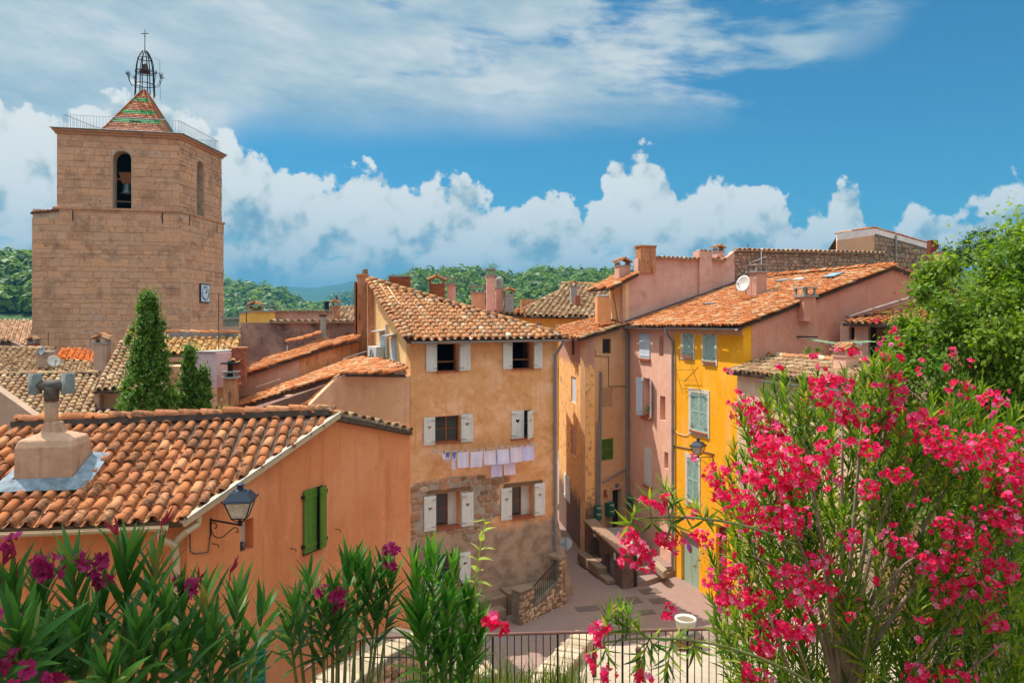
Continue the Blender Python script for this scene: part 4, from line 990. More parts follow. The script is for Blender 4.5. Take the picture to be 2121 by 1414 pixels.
# windows
def white_pair(win, r, rl, rr_, style='ledged', heart=True, flat=True, mat=M_WHITE):
    shutter(win, FC.pt(rl[1], rl[2], .03), -FC.u, FC.n, rl[1]-rl[0]-.01, rl[3]-rl[2], mat, style, heart=heart)
    shutter(win, FC.pt(rr_[0], rr_[2], .03), FC.u, FC.n, rr_[1]-rr_[0]-.01, rr_[3]-rr_[2], mat, style, heart=heart)
def dark_window(r, depth, cols, rows, openleaf=False):
    w = pane_window(oh, FC, r, depth, M_WOOD, cols, rows); sill(w, FC, r, .06, .045, None, depth*.98, 5); return w
w = MB(); u0, u1, v0, v1 = W1; w.obox(FC.pt(u0, v0+(v1-v0)*.30, -.32), FC.u*(u1-u0), FC.v*.06, FC.n*.05); w.obox(FC.pt(u1-.05, v0, -.40), FC.u*.05, FC.v*(v1-v0), FC.n*.1); w1 = w.build('window', M_WOOD, oh)
sill(w1, FC, W1, .06, .05, None, .40, 5); white_pair(w1, W1, ur(881,712,904,769), ur(951,710,974,767), heart=False)
w = MB(); u0, u1, v0, v1 = W2; w.obox(FC.pt(u0, v0+(v1-v0)*.30, -.32), FC.u*(u1-u0), FC.v*.06, FC.n*.05); w.obox(FC.pt(u1-.05, v0, -.40), FC.u*.05, FC.v*(v1-v0), FC.n*.1); w2 = w.build('window', M_WOOD, oh)
sill(w2, FC, W2, .06, .05, None, .40, 5); white_pair(w2, W2, ur(1040,709,1060,764), ur(1105,707,1123,762), heart=False)
w3 = dark_window(W3, .22, 2, 2); white_pair(w3, W3, ur(876,864,900,921), ur(954,857,979,914))
w4 = pane_window(oh, FC, W4, .26, M_WOOD, 2, 2); sill(w4, FC, W4, .05, .04, None, .25, 4)
u0, u1, v0, v1 = W4; shutter(w4, FC.pt(u0, v0, .0), FC.u, FC.n, (u1-u0)*.58, v1-v0, M_WHITE, 'ledged', heart=True)
shutter(w4, FC.pt(u1, v0, .02), (-FC.u*.80+FC.n*.6), (FC.n*.80+FC.u*.6), (u1-u0)*.52, v1-v0, M_WHITE, 'ledged', heart=True)
w5 = dark_window((W5[0], W5[0]+(W5[1]-W5[0])*.62, W5[2], W5[3]), .36, 1, 2); white_pair(w5, W5, ur(877,1027,902,1098), ur(955,1019,980,1088))
MB().obox(FC.pt(W5[0]+(W5[1]-W5[0])*.62, W5[2], -.41), FC.u*((W5[1]-W5[0])*.38), FC.v*(W5[3]-W5[2]), FC.n*.04).build('jamb', M_WHITE, w5); sill(w5, FC, W5, .06, .05, None, .4, 6)
w6 = dark_window((W6[0], W6[0]+(W6[1]-W6[0])*.60, W6[2], W6[3]), .36, 1, 2); white_pair(w6, W6, ur(1036,1010,1059,1076), ur(1106,1000,1128,1066))
MB().obox(FC.pt(W6[0]+(W6[1]-W6[0])*.60, W6[2], -.41), FC.u*((W6[1]-W6[0])*.40), FC.v*(W6[3]-W6[2]), FC.n*.04).build('jamb', M_WHITE, w6); sill(w6, FC, W6, .06, .05, None, .4, 6)
w7 = dark_window(W7, .3, 1, 2); white_pair(w7, W7, ur(880,1152,904,1218), ur(951,1142,974,1206))
mb = MB()
for r in (W5, W6): mb.obox(FC.pt(r[0]-.35, r[3]+.02, .0), FC.u*(r[1]-r[0]+.75), FC.v*.14, FC.n*.035)
mb.build('lintel', M_OLDWOOD, oh)
# bare fieldstone where the render has come away
patch = [FC.uv(*p) for p in ((852,1012),(858,1000),(900,994),(940,986),(985,984),(1010,990),(1046,984),(1052,997),(1033,1004),(1030,1030),(1032,1062),(1010,1085),(985,1094),(984,1112),(962,1118),(950,1098),(905,1104),(878,1110),(852,1118))]
pm = MB(); wall_mesh(pm, Pl(FC.o+FC.n*.006, FC.u, FC.v), patch, [(W5[0]-.01, W5[1]+.01, W5[2]-.06, W5[3]+.01)], .02); ptc = pm.build('bare_stonework', M_MORTAR, oh)
shut_holes = [(W5[0]-.02, W5[1]+.02, W5[2]-.05, W5[3]+.15), ur(877,1027,903,1098), ur(954,1019,980,1088), ur(1036,1010,1060,1076)]
rubble(ptc, FC, patch, S_FIELD, .27, shut_holes, 300, proud=.05, seed=8)
# side wall fittings
def side_px(x0, y0, x1, y1): return SPL.rect(x0, y0, x1, y1)
for (x0, y0, x1, y1, hy) in ((788,690,799,731,686), (812,699,820,752,697)):
    r = side_px(x0, y0, x1, y1); a, b = min(r[0], r[1]), max(r[0], r[1])
    sh = shutter(oh, SPL.pt(a, r[2], .01), SPL.u, SPL.n, b-a, r[3]-r[2], M_SKYBLUE, 'boards', hinge=False)
    hm = MB(); hm.obox(SPL.pt(a-.15, r[3]+.10, 0), SPL.u*(b-a+.3), SPL.n*.36+SPL.v*-.06, SPL.v*.05); hm.build('window_hood', M_CONCRETE, sh)
pipe(oh, [SPL.pt(SPL.uv(804, 700)[0], z, .07) for z in (ZY(672, 28), ZY(740, 28))], .05, M_WHITEPLASTIC)
ac = thing('air_conditioner', 'white air conditioner box beside the tall chimney stacks', 'air conditioner', SPL.pt(SPL.uv(790, 735)[0], ZY(750, 28), .2))
r = side_px(781, 717, 799, 750); a, b = min(r[0], r[1]), max(r[0], r[1]); MB().obox(SPL.pt(a, r[2], .05), SPL.u*(b-a), SPL.v*(r[3]-r[2]), SPL.n*.34).build('casing', M_WHITEPLASTIC, ac, bevel=.015)
fb = MB(); cc = SPL.pt((a+b)/2, (r[2]+r[3])/2, .395); rad_ = (r[3]-r[2])*.36
for q_ in range(4): fb.tube([cc+(SPL.u*math.cos(t)+SPL.v*math.sin(t))*rad_*(q_+1)/4 for t in [2*math.pi*i/16 for i in range(17)]], .008, 4)
fb.build('fan_grille', M_GREYPIPE, ac); MB().obox(SPL.pt(a-.05, r[2]-.06, .0), SPL.u*(b-a+.1), SPL.v*.05, SPL.n*.42).build('bracket', M_IRON, ac)
# buttress at the street corner
bt = [FC.pt(LF_-.02, 3.0, -.05), FC.pt(LF_+.05, 3.0, -.05), FC.pt(LF_+.75, -.3, .1), FC.pt(LF_-.02, -.3, .1)]
MB().prism(bt, -FC.n*1.2).build('buttress', W_OCHRE, oh)
mb = MB(); mb.obox(FC.pt(LF_-.5, -.5, .12), FC.u*1.35, FC.v*.42, -FC.n*1.0); mb.build('plinth', M_CONCRETE, oh)

# ------------------------------------------------------------------ low house on its left, with the twin chimney stacks
W_STAIN = stucco('stained_orange_render', (.42,.20,.09), (.46,.27,.15), (.06,.045,.035), .85, 1.1, True)
W_DARKW = stucco('blackened_render', (.20,.14,.115), (.32,.23,.17), (.035,.03,.028), .85, .8, False, alt_cut=(.48, .66))
W_PINKGREY = stucco('pink_grey_render', (.40,.27,.21), (.46,.33,.26), (.26,.17,.13), .4, .8)
eh = thing('low_beige_house', 'low beige house joined to the ochre house, with two tall chimney stacks', 'house', (-5.5, 27, 0))
FE = VP(G(690, 24.74), A); zE = ZY(778, 25.2)
wallpx(eh, W_BEIGE, FE, [(642,838),(700,780),(849,778),(849,1250),(642,1250)], thick=.35)
rb, rbp = roofpx(eh, [(478,848,28.0), (710,773,25.2), (740,741,29.5)], [(510,815),(618,779),(740,741),(783,745),(812,752),(838,772),(710,773),(618,802),(478,848),(449,846),(470,832)], [(500,832),(765,748)], pitch=.24, row=.34, mat=T_ORANGE, maxparts=0)
capping(rb, FE.pt(FE.uv(708,775)[0], zE+.02, .04), FE.pt(FE.uv(838,775)[0], zE+.02, .04), -FE.n, .24, .42, .265, T_NEAR)
ridge(rb, P(636,840,25.2), P(707,776,24.9), .2, .34, T_ORANGE, 'verge_tile', .02)
MB().prism([rbp.pt(*rbp.uv(*p))+Vector((0, 0, -.16)) for p in ((470,850),(690,782),(700,800),(690,862),(470,862))][:2]+[P(690,862,25.6), P(470,868,28)], (0, .3, 0)).build('wall', W_DARKW, eh)
roofpx(eh, [(635,842,25.6), (690,808,25.4), (640,812,26.6)], [(636,842),(700,800),(672,806),(634,812)], [(640,838),(690,806)], pitch=.22, row=.32, mat=T_ORANGE, maxparts=0)
W_STACK = stucco('sooty_stack_render', (.36,.19,.10), (.42,.25,.15), (.05,.04,.032), .9, 2.6, True, bump=.7)
c1 = G(751, 31.0); s1 = chimney(eh, c1, .46, .6, 8.6, ZY(572, 31), W_STACK, 'plain', .25, capmat=W_STACK); MB().obox(c1+Vector((-.29, -.31, 8.6)), (.06, 0, 0), (0, .5, 0), (0, 0, 4.0)).build('brick_edge', M_BRICK, s1)
for i in range(6): MB().box(c1+Vector((R.uniform(-.14, .14), R.uniform(-.12, .12), ZY(572, 31)+.06)), R.uniform(.1, .2), R.uniform(.1, .2), R.uniform(.08, .24), R.random()).build('broken_brick', S_DARK, s1)
c2 = G(771.5, 30.3); s2 = chimney(eh, c2, .42, .6, 8.6, ZY(585, 30.3), W_STACK, 'plain', .25, capmat=M_BRICK)
MB().tube([G(762, 30.0)+Vector((.02, 0, z)) for z in np.linspace(9.1, 12.4, 8)], .035, 6).build('mortar_seam', M_WHITEPLASTIC, s2)
for c_, ss in ((c1, s1), (c2, s2)): MB().lathe([(.42, -.1), (.36, .02), (.26, .12), (.2, .14)], 10, (c_.x, c_.y-.1, ZY(744, c_.y))).build('mortar_collar', M_CONCRETE, ss)
rg = MB(); rg.box(P(818, 760, 26.6), .5, .5, .16, .4); rg.build('white_flashing', M_WHITEPLASTIC, eh)

# ------------------------------------------------------------------ stepped roofs between tower and ochre house
sh_ = thing('stained_house', 'house with long sloping orange roof and soot stained wall', 'house', (-8, 31, 0))
VA = VW(485, 30.6, 748, 30.4)
wallpx(sh_, W_PINKGREY, VA, [(492,777),(620,738),(620,800),(492,822)]); wallpx(sh_, W_STAIN, VA, [(620.5,738),(743,698),(743,760),(620.5,800)])
roofpx(sh_, [(492,779,30.4), (741,700,30.2), (560,740,32.2)], [(483,775),(560,740),(680,706),(742,694),(743,703),(680,718),(492,780)], [(500,772),(720,702)], pitch=.24, row=.36, mat=T_ORANGE, maxparts=0)
for px, py in ((555, 793), (735, 735)): MB().bar(P(px-24, py+8, 29.6), P(px+24, py-8, 29.6), .22, .04).build('flashing_strip', M_WHITEPLASTIC, sh_)
body(sh_, W_PINKGREY, [G(492, 30.8), G(743, 30.8), G(743, 33.0), G(492, 33.0)], 3, 7.6)
dk_ = thing('dark_wall_house', 'house with blackened blank wall capped by broken tiles', 'house', (-10, 34, 0))
VD = VW(490, 34.2, 748, 34.0)
wallpx(dk_, W_DARKW, VD, [(498,668),(745,668),(745,800),(498,800)]); MB().obox(VD.pt(VD.uv(490, 700)[0], 8.3, -.2), VD.u*.22, VD.v*(ZY(678, 34)-8.3), VD.n*.3).build('sunlit_wall_end', M_MORTAR, dk_)  # wall end coloured pale to look sunlit
capping(dk_, VD.pt(VD.uv(560,667)[0], ZY(667,34), .05), VD.pt(VD.uv(745,667)[0], ZY(667,34), .05), -VD.n, .26, .4, .32, T_OLD, parts=False)
body(dk_, W_DARKW, [VD.pt(VD.uv(500,668)[0], 0, -.36), VD.pt(VD.uv(745,668)[0], 0, -.36), VD.pt(VD.uv(745,668)[0], 0, -2.5), VD.pt(VD.uv(500,668)[0], 0, -2.5)], 5, ZY(672, 34)-.1)
ln = thing('lean_to_house', 'small lean-to with one row of orange verge tiles by a thin pole', 'house', (-9, 33, 0))
VL = VW(605, 33.0, 675, 32.9); wallpx(ln, W_STAIN, VL, [(610,722),(668,697),(676,716),(676,735),(606,750)], thick=.8)
ridge(ln, VL.pt(VL.uv(594,712)[0], ZY(711,33)), VL.pt(VL.uv(668,691)[0], ZY(692,33)), .3, .4, T_ORANGE, 'verge_tile', .03); ridge(ln, VL.pt(VL.uv(594,712)[0], ZY(709,33), -.3), VL.pt(VL.uv(668,691)[0], ZY(690,33), -.3), .3, .4, T_ORANGE, 'verge_tile', .03)
chimney(ln, G(669.5, 33.1), .2, .24, ZY(735,33), ZY(655,33), M_CONCRETE, 'plain', capmat=M_DARK); pipe(ln, [P(595,716,32.9), P(595,740,32.9)], .03, M_WHITEPLASTIC)
yb = thing('yellow_parapet_house', 'distant house with yellow chimney block and scalloped long wall', 'house', (-14, 42, 0))
W_YEL = stucco('bright_yellow_render', (.62,.38,.10), (.66,.44,.15), None, 0, 1.2); VY = VW(498, 42.0, 700, 43.0)
wallpx(yb, W_PINKGREY, VY, [(558,645),(690,645),(690,700),(558,700)], [VY.rect(571,657,583,667)], .4); pane_window(yb, VY, VY.rect(571,657,583,667), .15, M_WHITE, 2, 1)
capping(yb, VY.pt(VY.uv(560,645)[0], ZY(645,42.5)), VY.pt(VY.uv(690,645)[0], ZY(645,42.7)), -VY.n, .2, .4, .24, T_OLD, parts=False)
yc = G(540, 41.4); chimney(yb, yc, 1.35, .9, ZY(690,41.4), ZY(646,41.4), W_YEL, 'open', 0, capmat=M_CONCRETE); chimney(yb, G(507, 41.2), .42, .5, ZY(690,41.2), ZY(649,41.2), W_YEL, 'plain'); chimney(yb, G(529, 41.8), .6, .5, ZY(640,41.8)-.2, ZY(639,41.8), W_YEL, 'gable')
chimney(yb, G(677, 43.0), .22, .22, ZY(650,43), ZY(627,43), M_IRON, 'plain', capmat=M_IRON)
rh = thing('tiled_back_house', 'small tiled roof peeping behind the tall stacks with a sooty chimney', 'house', (-10, 46, 0))
roofpx(rh, [(702,667,43), (742,667,43), (720,634,47.5)], [(698,667),(745,667),(745,634),(706,634)], [(712,664),(724,638)], pitch=.28, row=.36, mat=T_OLD, maxparts=0)
body(rh, W_PINKGREY, [G(700, 43.3), G(745, 43.3), G(745, 48), G(700, 48)], 4, ZY(668,43)-.1); chimney(rh, G(695, 44), .42, .45, ZY(668,44)-.5, ZY(634,44), W_STACK, 'gable'); pipe(rh, [P(697,626,44), P(697,612,44)], .06, M_RUST, collars=False)
bw = thing('balustrade', 'stone balustrade on a low wall right of the tower', 'balustrade', (-17, 46, 5)); VB = VW(455, 46, 500, 45); VBu = [VB.uv(458,660)[0], VB.uv(499,660)[0]]; zb0, zb1 = ZY(676,45.5), ZY(657,45.5)
MB().obox(VB.pt(VBu[0], 3, 0), VB.u*(VBu[1]-VBu[0]), VB.v*(zb0-3), VB.n*-.4).build('wall', W_PINKGREY, bw); MB().obox(VB.pt(VBu[0], zb1-.12, .05), VB.u*(VBu[1]-VBu[0]), VB.v*.12, VB.n*-.4).build('handrail', M_CONCRETE, bw)
for i in range(8): MB().lathe([(.07, 0), (.07, .05), (.04, .09), (.075, .2), (.04, .33), (.06, .36), (.06, zb1-zb0-.12)], 8, VB.pt(VBu[0]+(VBu[1]-VBu[0])*(i+.5)/8, zb0, -.12)).build('baluster', M_CONCRETE, bw, smooth=True)

# ------------------------------------------------------------------ roofs left of the cypress
W_LILAC = stucco('lilac_render', (.47,.36,.38), (.52,.41,.42), None, 0, .8); W_GREYB = stucco('grey_beige_render', (.36,.28,.21), (.42,.33,.25), (.22,.16,.12), .4, .8)
l1 = thing('buff_roof_house', 'broad buff tiled roof behind the twin-pot chimney', 'house', (-16, 25, 0))
roofpx(l1, [(0,873,23.6), (240,873,23.6), (100,777,27.6)], [(-60,778),(203,775),(193,808),(193,852),(250,858),(252,880),(98,880),(0,809),(-60,770)], [(60,868),(115,780)], pitch=.245, row=.34, mat=T_OLD, maxparts=300)
wallpx(l1, W_GREYB, VW(-80, 23.3, 120, 23.3), [(-80,755),(0,811),(100,882),(110,1000),(-80,1000)]); ridge(l1, P(-60,777,27.7), P(203,775,27.6), .24, .4, T_OLD)
body(l1, W_GREYB, [G(-50, 23.9), G(240, 23.9), G(200, 27.6), G(-50, 27.6)], 2, 7.3)
l2 = thing('upper_buff_house', 'narrow buff tiled roof carrying two satellite dishes', 'house', (-20, 31, 0))
roofpx(l2, [(0,772,28.6), (200,768,28.6), (60,724,33.5)], [(-60,774),(203,770),(201,750),(120,746),(110,727),(80,723),(-60,722)], [(40,768),(70,728)], pitch=.27, row=.36, mat=T_OLD, maxparts=240)
body(l2, W_GREYB, [G(-50, 28.8), G(200, 28.8), G(190, 33), G(-50, 33)], 3, ZY(772, 28.6)-.12); ridge(l2, P(-60,722,33.6), P(112,724,33.5), .24, .4, T_OLD)
chimney(l2, G(94, 29.6), .5, .45, ZY(775,29.6), ZY(731,29.6), W_GREYB, 'plain', .1)
lc = chimney(l2, G(212, 28.2), .47, .45, ZY(800,28.2), ZY(712,28.2), W_GREYB, 'tile', .15)
l3 = thing('red_roof_house', 'little bright red roof under the church tower', 'house', (-19, 36, 0))
roofpx(l3, [(120,744,33.5), (201,752,33.5), (160,722,36.5)], [(118,734),(128,722),(165,722),(203,730),(203,752),(160,748),(120,744)], [(150,742),(158,724)], pitch=.24, row=.4, mat=tile_mat('new_red_tile', [(0, (.55,.14,.05)), (.5, (.62,.18,.06)), (1, (.58,.2,.09))], dirt_amt=.15), maxparts=0)
wallpx(l3, stucco('red_orange_render', (.60,.20,.06), (.64,.25,.09), None, 0, 1), VW(116, 33.8, 204, 33.4), [(117,733),(121,746),(203,754),(203,790),(117,790)])
l4 = thing('far_left_house', 'pale pink tiled roof at the foot of the tower, far left', 'house', (-34, 52, 0))
roofpx(l4, [(0,712,46), (60,712,46), (30,664,55)], [(-80,712),(56,713),(66,700),(66,663),(-80,663)], [(20,708),(34,668)], pitch=.3, row=.4, mat=tile_mat('pale_pink_tile', [(0, (.44,.22,.13)), (.5, (.56,.33,.22)), (1, (.62,.42,.30))], dirt_amt=.25), maxparts=0)
body(l4, W_GREYB, [G(-80, 46.3), G(55, 46.3), G(60, 55), G(-80, 55)], 2, ZY(713,46)-.12); chimney(l4, G(69, 45), .5, .5, ZY(725,45), ZY(710,45), M_BRICK, 'gable')
l5 = thing('gable_stub_house', 'dark little gable with tiled roof at the left edge', 'house', (-26, 40, 0))
wallpx(l5, W_DARKW, VW(-20, 38, 60, 38), [(-20,708),(20,706),(56,722),(56,760),(-20,760)]); roofpx(l5, [(-20,712,38), (20,706,38), (0,702,40)], [(-30,712),(21,707),(18,701),(-30,702)], [(0,711),(4,703)], pitch=.28, row=.4, mat=T_OLD, maxparts=0)
l6 = thing('hipped_roof_house', 'house with hipped tile roof partly hidden by the cypress', 'house', (-15, 27, 0))
roofpx(l6, [(196,806,24.6), (258,806,24.6), (280,692,29.6)], [(194,808),(262,808),(340,808),(340,692),(263,691),(236,730)], [(225,800),(262,720)], pitch=.25, row=.34, mat=T_OLD, maxparts=180)
roofpx(l6, [(335,748,28.0), (493,748,28.0), (420,697,32.2)], [(330,735),(404,731),(450,734),(470,748),(494,750),(497,697),(330,697)], [(400,744),(418,702)], pitch=.29, row=.36, mat=tile_mat('tile_gold', [(0, (.46,.22,.10)), (.4, (.60,.32,.14)), (.7, (.66,.40,.18)), (1, (.52,.36,.22))], dirt_amt=.3), maxparts=150)
ridge(l6, P(262,690,29.8), P(494,692,32.0), .26, .42, T_ORANGE); MB().bar(P(350,694,31.8), P(493,696,31.9), .1, .25).build('lead_flashing', M_ZINC, l6)
VM = VW(190, 24.9, 262, 24.9); wallpx(l6, W_GREYB, VM, [(195,811),(262,811),(262,980),(195,980)], [VM.rect(206,816,246,846)], .35); MB().obox(VM.pt(VM.rect(206,816,246,846)[0], VM.rect(206,816,246,846)[2], -.34), VM.u*.66, VM.v*.5, VM.n*.1).build('recess', W_BEIGE, l6)
gutter(l6, VM.pt(VM.uv(193,810)[0], ZY(809,24.7), .12), VM.pt(VM.uv(262,810)[0], ZY(809,24.7), .12), .06, M_TANPIPE)
MB().bar(P(193,850,24.5), P(250,851,24.5), .08, .14).build('plum_awning_edge', plain('plum_cloth', (.10,.02,.04), .9), l6)
VLc = VW(404, 27.4, 449, 27.2); wallpx(l6, W_LILAC, VLc, [(404,729),(449,731),(449,803),(430,803),(404,800)], thick=1.6); MB().obox(VLc.pt(VLc.uv(402,729)[0], ZY(730,27.3), .05), VLc.u*.88, VLc.v*.05, -VLc.n*1.7).build('coping', M_CONCRETE, l6)
body(l6, W_BEIGE, [G(270, 27.6), G(403, 27.9), G(403, 31), G(290, 31)], 4, ZY(750,28)-.15); body(l6, W_BEIGE, [G(450, 28.2), G(494, 28.2), G(494, 32), G(450, 32)], 4, ZY(752,28.2)-.1)
chimney(l6, G(478, 27.0), .42, .4, ZY(838,27), ZY(783,27), W_STACK, 'slab', .1); pipe(l6, [P(477,783,27), P(477,748,27)], .10, M_IRON, collars=False); MB().bar(P(462,752,27), P(492,752,27), .5, .05).build('metal_cowl', M_IRON, l6)
chimney(l6, G(496, 28.4), .5, .5, ZY(790,28.4), ZY(722,28.4), M_BRICK, 'plain', .2, capmat=W_STACK)
dish('satellite_dish', 'grey satellite dish, left one on the pale chimney', P(88,727,29.2), .19, (-.45, -.85, .35), M_GREYPIPE, group='satellite dishes on the left roofs'); dish('satellite_dish', 'cream satellite dish, lower one on the pale chimney', P(111,748,29.0), .24, (.75, -.62, .3), M_WHITEPLASTIC, group='satellite dishes on the left roofs')
aerial('roof_antenna', 'tall thin antenna mast in front of the clock face', P(453,800,29), ZY(606,29)-ZY(800,29), [(.98, 1.0, 3), (.60, .8, 9), (.52, .7, 9)], M_RUST, dirn=(1, .1, -.12))
aerial('roof_antenna', 'short silver antenna between pale chimney and cypress', P(186,735,33), ZY(688,33)-ZY(735,33), [(.95, .8, 4)], M_GREYPIPE, dirn=(-1, .1, .05)); aerial('roof_antenna', 'leaning comb antenna above the satellite dishes', P(100,722,34), .8, [(1.9, .8, 10)], M_RUST, dirn=(1, .1, -.1))

# ------------------------------------------------------------------ houses whose chimneys rise behind the ochre roof
bh = thing('chimney_row_house', 'house behind the ochre roof with a row of chimney pots', 'house', (-3, 37, 0))
W_ROSE = stucco('rose_render', (.56,.33,.27), (.60,.38,.31), (.42,.24,.18), .3, 1.2)
body(bh, W_BEIGE, [G(800, 35), G(1075, 35), G(1075, 40), G(800, 40)], 2, ZY(648, 36)); 
roof(bh, [P(800,640,34.6), P(1085,652,34.6), P(1085,640,38), P(800,628,38)], (0, 1, .2), .27, .36, T_ORANGE, 0)
chimney(bh, G(828, 34.8), .98, .6, ZY(640,34.8), ZY(574,34.8), M_BRICK, 'plain', .1, bricks=True, capmat=M_CONCRETE); chimney(bh, G(905, 35.2), .72, .6, ZY(640,35.2), ZY(590,35.2), M_BRICK, 'gable', .05, bricks=True, capmat=M_BRICK)
chimney(bh, G(935, 35.6), .40, .4, ZY(640,35.6), ZY(590,35.6), W_ROSE, 'open', .1); chimney(bh, G(990.5, 36), .66, .5, ZY(645,36), ZY(607,36), W_BEIGE, 'open', 0)
chimney(bh, G(1016, 35), .38, .4, ZY(650,35), ZY(572,35), W_ROSE, 'open', .1); v1_ = chimney(bh, G(1034, 35.4), .34, .36, ZY(652,35.4), ZY(598,35.4), W_ROSE, 'plain', .1)
cw = P(1034, 598, 35.4); mb = MB(); mb.lathe([(.2, 0), (.2, .35), (.17, .45), (.08, .52), (.01, .54)], 12, cw+Vector((0, 0, .06))); mb.build('chimney_cowl', M_CONCRETE, v1_)
# tiled house further back, beside the alley
r2 = thing('back_tiled_house', 'yellow house with broad hipped tile roof behind the alley roofs', 'house', (5, 47, 0))
roofpx(r2, [(1070,654,43.5), (1200,654,43.5), (1200,591,51.0)], [(1064,654),(1156,607),(1162,589),(1246,592),(1264,610),(1292,645),(1292,660),(1198,656)], [(1120,650),(1150,612)], pitch=.34, row=.42, mat=T_OLD, maxparts=230)
VR = VW(1075, 43.9, 1296, 43.9); wallpx(r2, W_YEL, VR, [(1078,656),(1296,658),(1296,760),(1078,760)], [VR.rect(1112,667,1122,690)], .4); pane_window(r2, VR, VR.rect(1112,667,1122,690), .15, M_WHITE, 2, 2); gutter(r2, VR.pt(-.1, ZY(656,43.5), .3), VR.pt(3.7, ZY(657,43.5), .3), .08, M_ZINC)
ridge(r2, P(1064,652,43.5), P(1156,606,49.2), .3, .45, T_MID); ridge(r2, P(1162,588,51.2), P(1246,591,51.0), .3, .45, T_MID)
chimney(r2, G(1188, 46.5), .4, .42, ZY(632,46.5), ZY(594,46.5), M_CONCRETE, 'tile', .1); chimney(r2, G(1196, 45.6), .34, .34, ZY(640,45.6), ZY(612,45.6), M_BRICK, 'none', .1); chimney(r2, G(1092, 50), .9, .5, ZY(645,50), ZY(620,50), W_STACK, 'none', .2)
body(r2, W_YEL, [G(1085, 44.4), G(1290, 44.4), G(1275, 51), G(1150, 51)], 3, ZY(655,44)-.3)
chimney(bh, G(1054, 35), .42, .42, ZY(652,35), ZY(612,35), M_CONCRETE, 'tile', .2)
# ------------------------------------------------------------------ orange house in front
def gable_dark(k, c): return c
W_ORANGE = stucco('orange_render', (.52,.225,.11), (.56,.27,.145), (.38,.145,.07), .6, .55, True, bump=.25, grain=34)
og = thing('orange_house', 'orange rendered house with terracotta roof in the left foreground', 'house', (-6, 14, 3))
oA, oB = G(388, 12.0), G(850, 17.8); GP = VP(oA, oB); FA = G(-160, 11.45); FP = VP(FA, oA)
zeave = ZY(1064, 12); ap = GP.uv(690, 856); rt = GP.uv(850, 892); u_ap = ap[0]
sh1 = GP.rect(627, 1010, 670, 1138); nic = GP.rect(497, 1075, 525, 1140); sh2 = GP.rect(703, 1282, 730, 1350); nic2 = GP.rect(788, 1212, 801, 1236); tl_ = FP.rect(455, 1350, 545, 1440)
low = [(0, 2.2), (rt[0], 2.2), (rt[0], rt[1]-.05), (u_ap, ap[1]-.06), (0, zeave-.02)]
sh1h = (sh1[0], sh1[1], sh1[2], sh1[3])
wall(og, W_ORANGE, GP, low, [nic, nic2], .38); fl = (oA-FA).length
wall(og, W_ORANGE, FP, [(0, 2.2), (fl-.40, 2.2), (fl-.40, zeave-.02), (0, zeave-.05)], [], .38)
MB().obox(FP.pt(fl-.402, 2.2, -.03), FP.u*.40, FP.v*(zeave-2.25), -FP.n*.3).build('corner_wall', W_ORANGE, og)
for nn, dd in ((nic, .22), (nic2, .2)):
    MB().obox(GP.pt(nn[0]-.02, nn[2]-.02, -dd-.03), GP.u*(nn[1]-nn[0]+.04), GP.v*(nn[3]-nn[2]+.04), GP.n*.04).build('niche_back', stucco('pale_niche%d' % int(dd*100), (.55,.48,.40), (.60,.53,.45), None, 0, 2), og)
upd = Vector((GP.u.x, GP.u.y, 0))
# roof with a sagging ridge: two twisted strips read as one plane here
rA = GP.pt(-.18, zeave+.03, .16)-Vector((FP.u.x, FP.u.y, 0))*0; rA = GP.pt(0, zeave+.02, .10)-upd*.22-Vector((0, 0, .06)); rC = GP.pt(u_ap, ap[1]+.02, .10)
ed = Vector((FP.u.x, FP.u.y, 0)).normalized(); rB = rA-ed*6.2+Vector((0, 0, -.02)); rD = rC-ed*6.2+Vector((0, 0, -.14))
ofr, opl = roof(og, [rA, rC, rD, rB], Vector((-ed.y, ed.x, .36)), .235, .36, T_NEAR, 300, skip=None)
BKR = GP.pt(rt[0], rt[1]+.03, .06); roof(og, [rC+Vector((0, 0, -.02)), BKR, BKR-ed*6.2, rC-ed*6.2+Vector((0, 0, -.12))], rC-BKR, .235, .37, T_NEAR, 0, pans=False)
ridge(ofr, rD+Vector((0, 0, .02)), rC+Vector((0, 0, .02))-ed*.1, .26, .46, T_NEAR, lift=.07)
mb = MB(); mb.bar(rD+Vector((0, 0, .03))-upd*.09, rC+Vector((0, 0, .03))-upd*.09-ed*.1, .10, .12); mb.build('ridge_shadow', plain('ridge_shadow_brown', (.10,.075,.06), .95, .3, 6), ofr)  # dark bar standing in for the shadow under the ridge tiles
vg = MB(); vg.bar(rA+GP.n*.03+Vector((0, 0, -.02)), rC+GP.n*.03+Vector((0, 0, -.02)), .12, .05); vg.bar(rA+GP.n*.07+Vector((0, 0, -.05)), rC+GP.n*.07+Vector((0, 0, -.05)), .05, .10); vb = vg.build('verge_board', M_TANPIPE, og)
MB().bar(rA+GP.n*.098+Vector((0, 0, .02)), rC+GP.n*.098+Vector((0, 0, .02)), .02, .02).build('verge_highlight', M_WHITEPLASTIC, vb)  # thin white bar drawn as the highlight along the verge
capping(og, GP.pt(u_ap+.1, ap[1]-.03, -.08), GP.pt(rt[0], rt[1]-.02, -.08), -GP.n, .23, .40, .29, T_OLD)
gutter(og, FP.pt(0, zeave-.13, .30), FP.pt(fl-.22, zeave-.11, .30), .075, M_TANPIPE)
pipe(og, [FP.pt(fl-.32, zeave-.18, .30), FP.pt(fl-.32, zeave-.32, .30), FP.pt(fl-.16, zeave-.48, .12), FP.pt(fl-.15, zeave-.7, .08), FP.pt(fl-.15, 3, .08)], .06, M_TANPIPE)
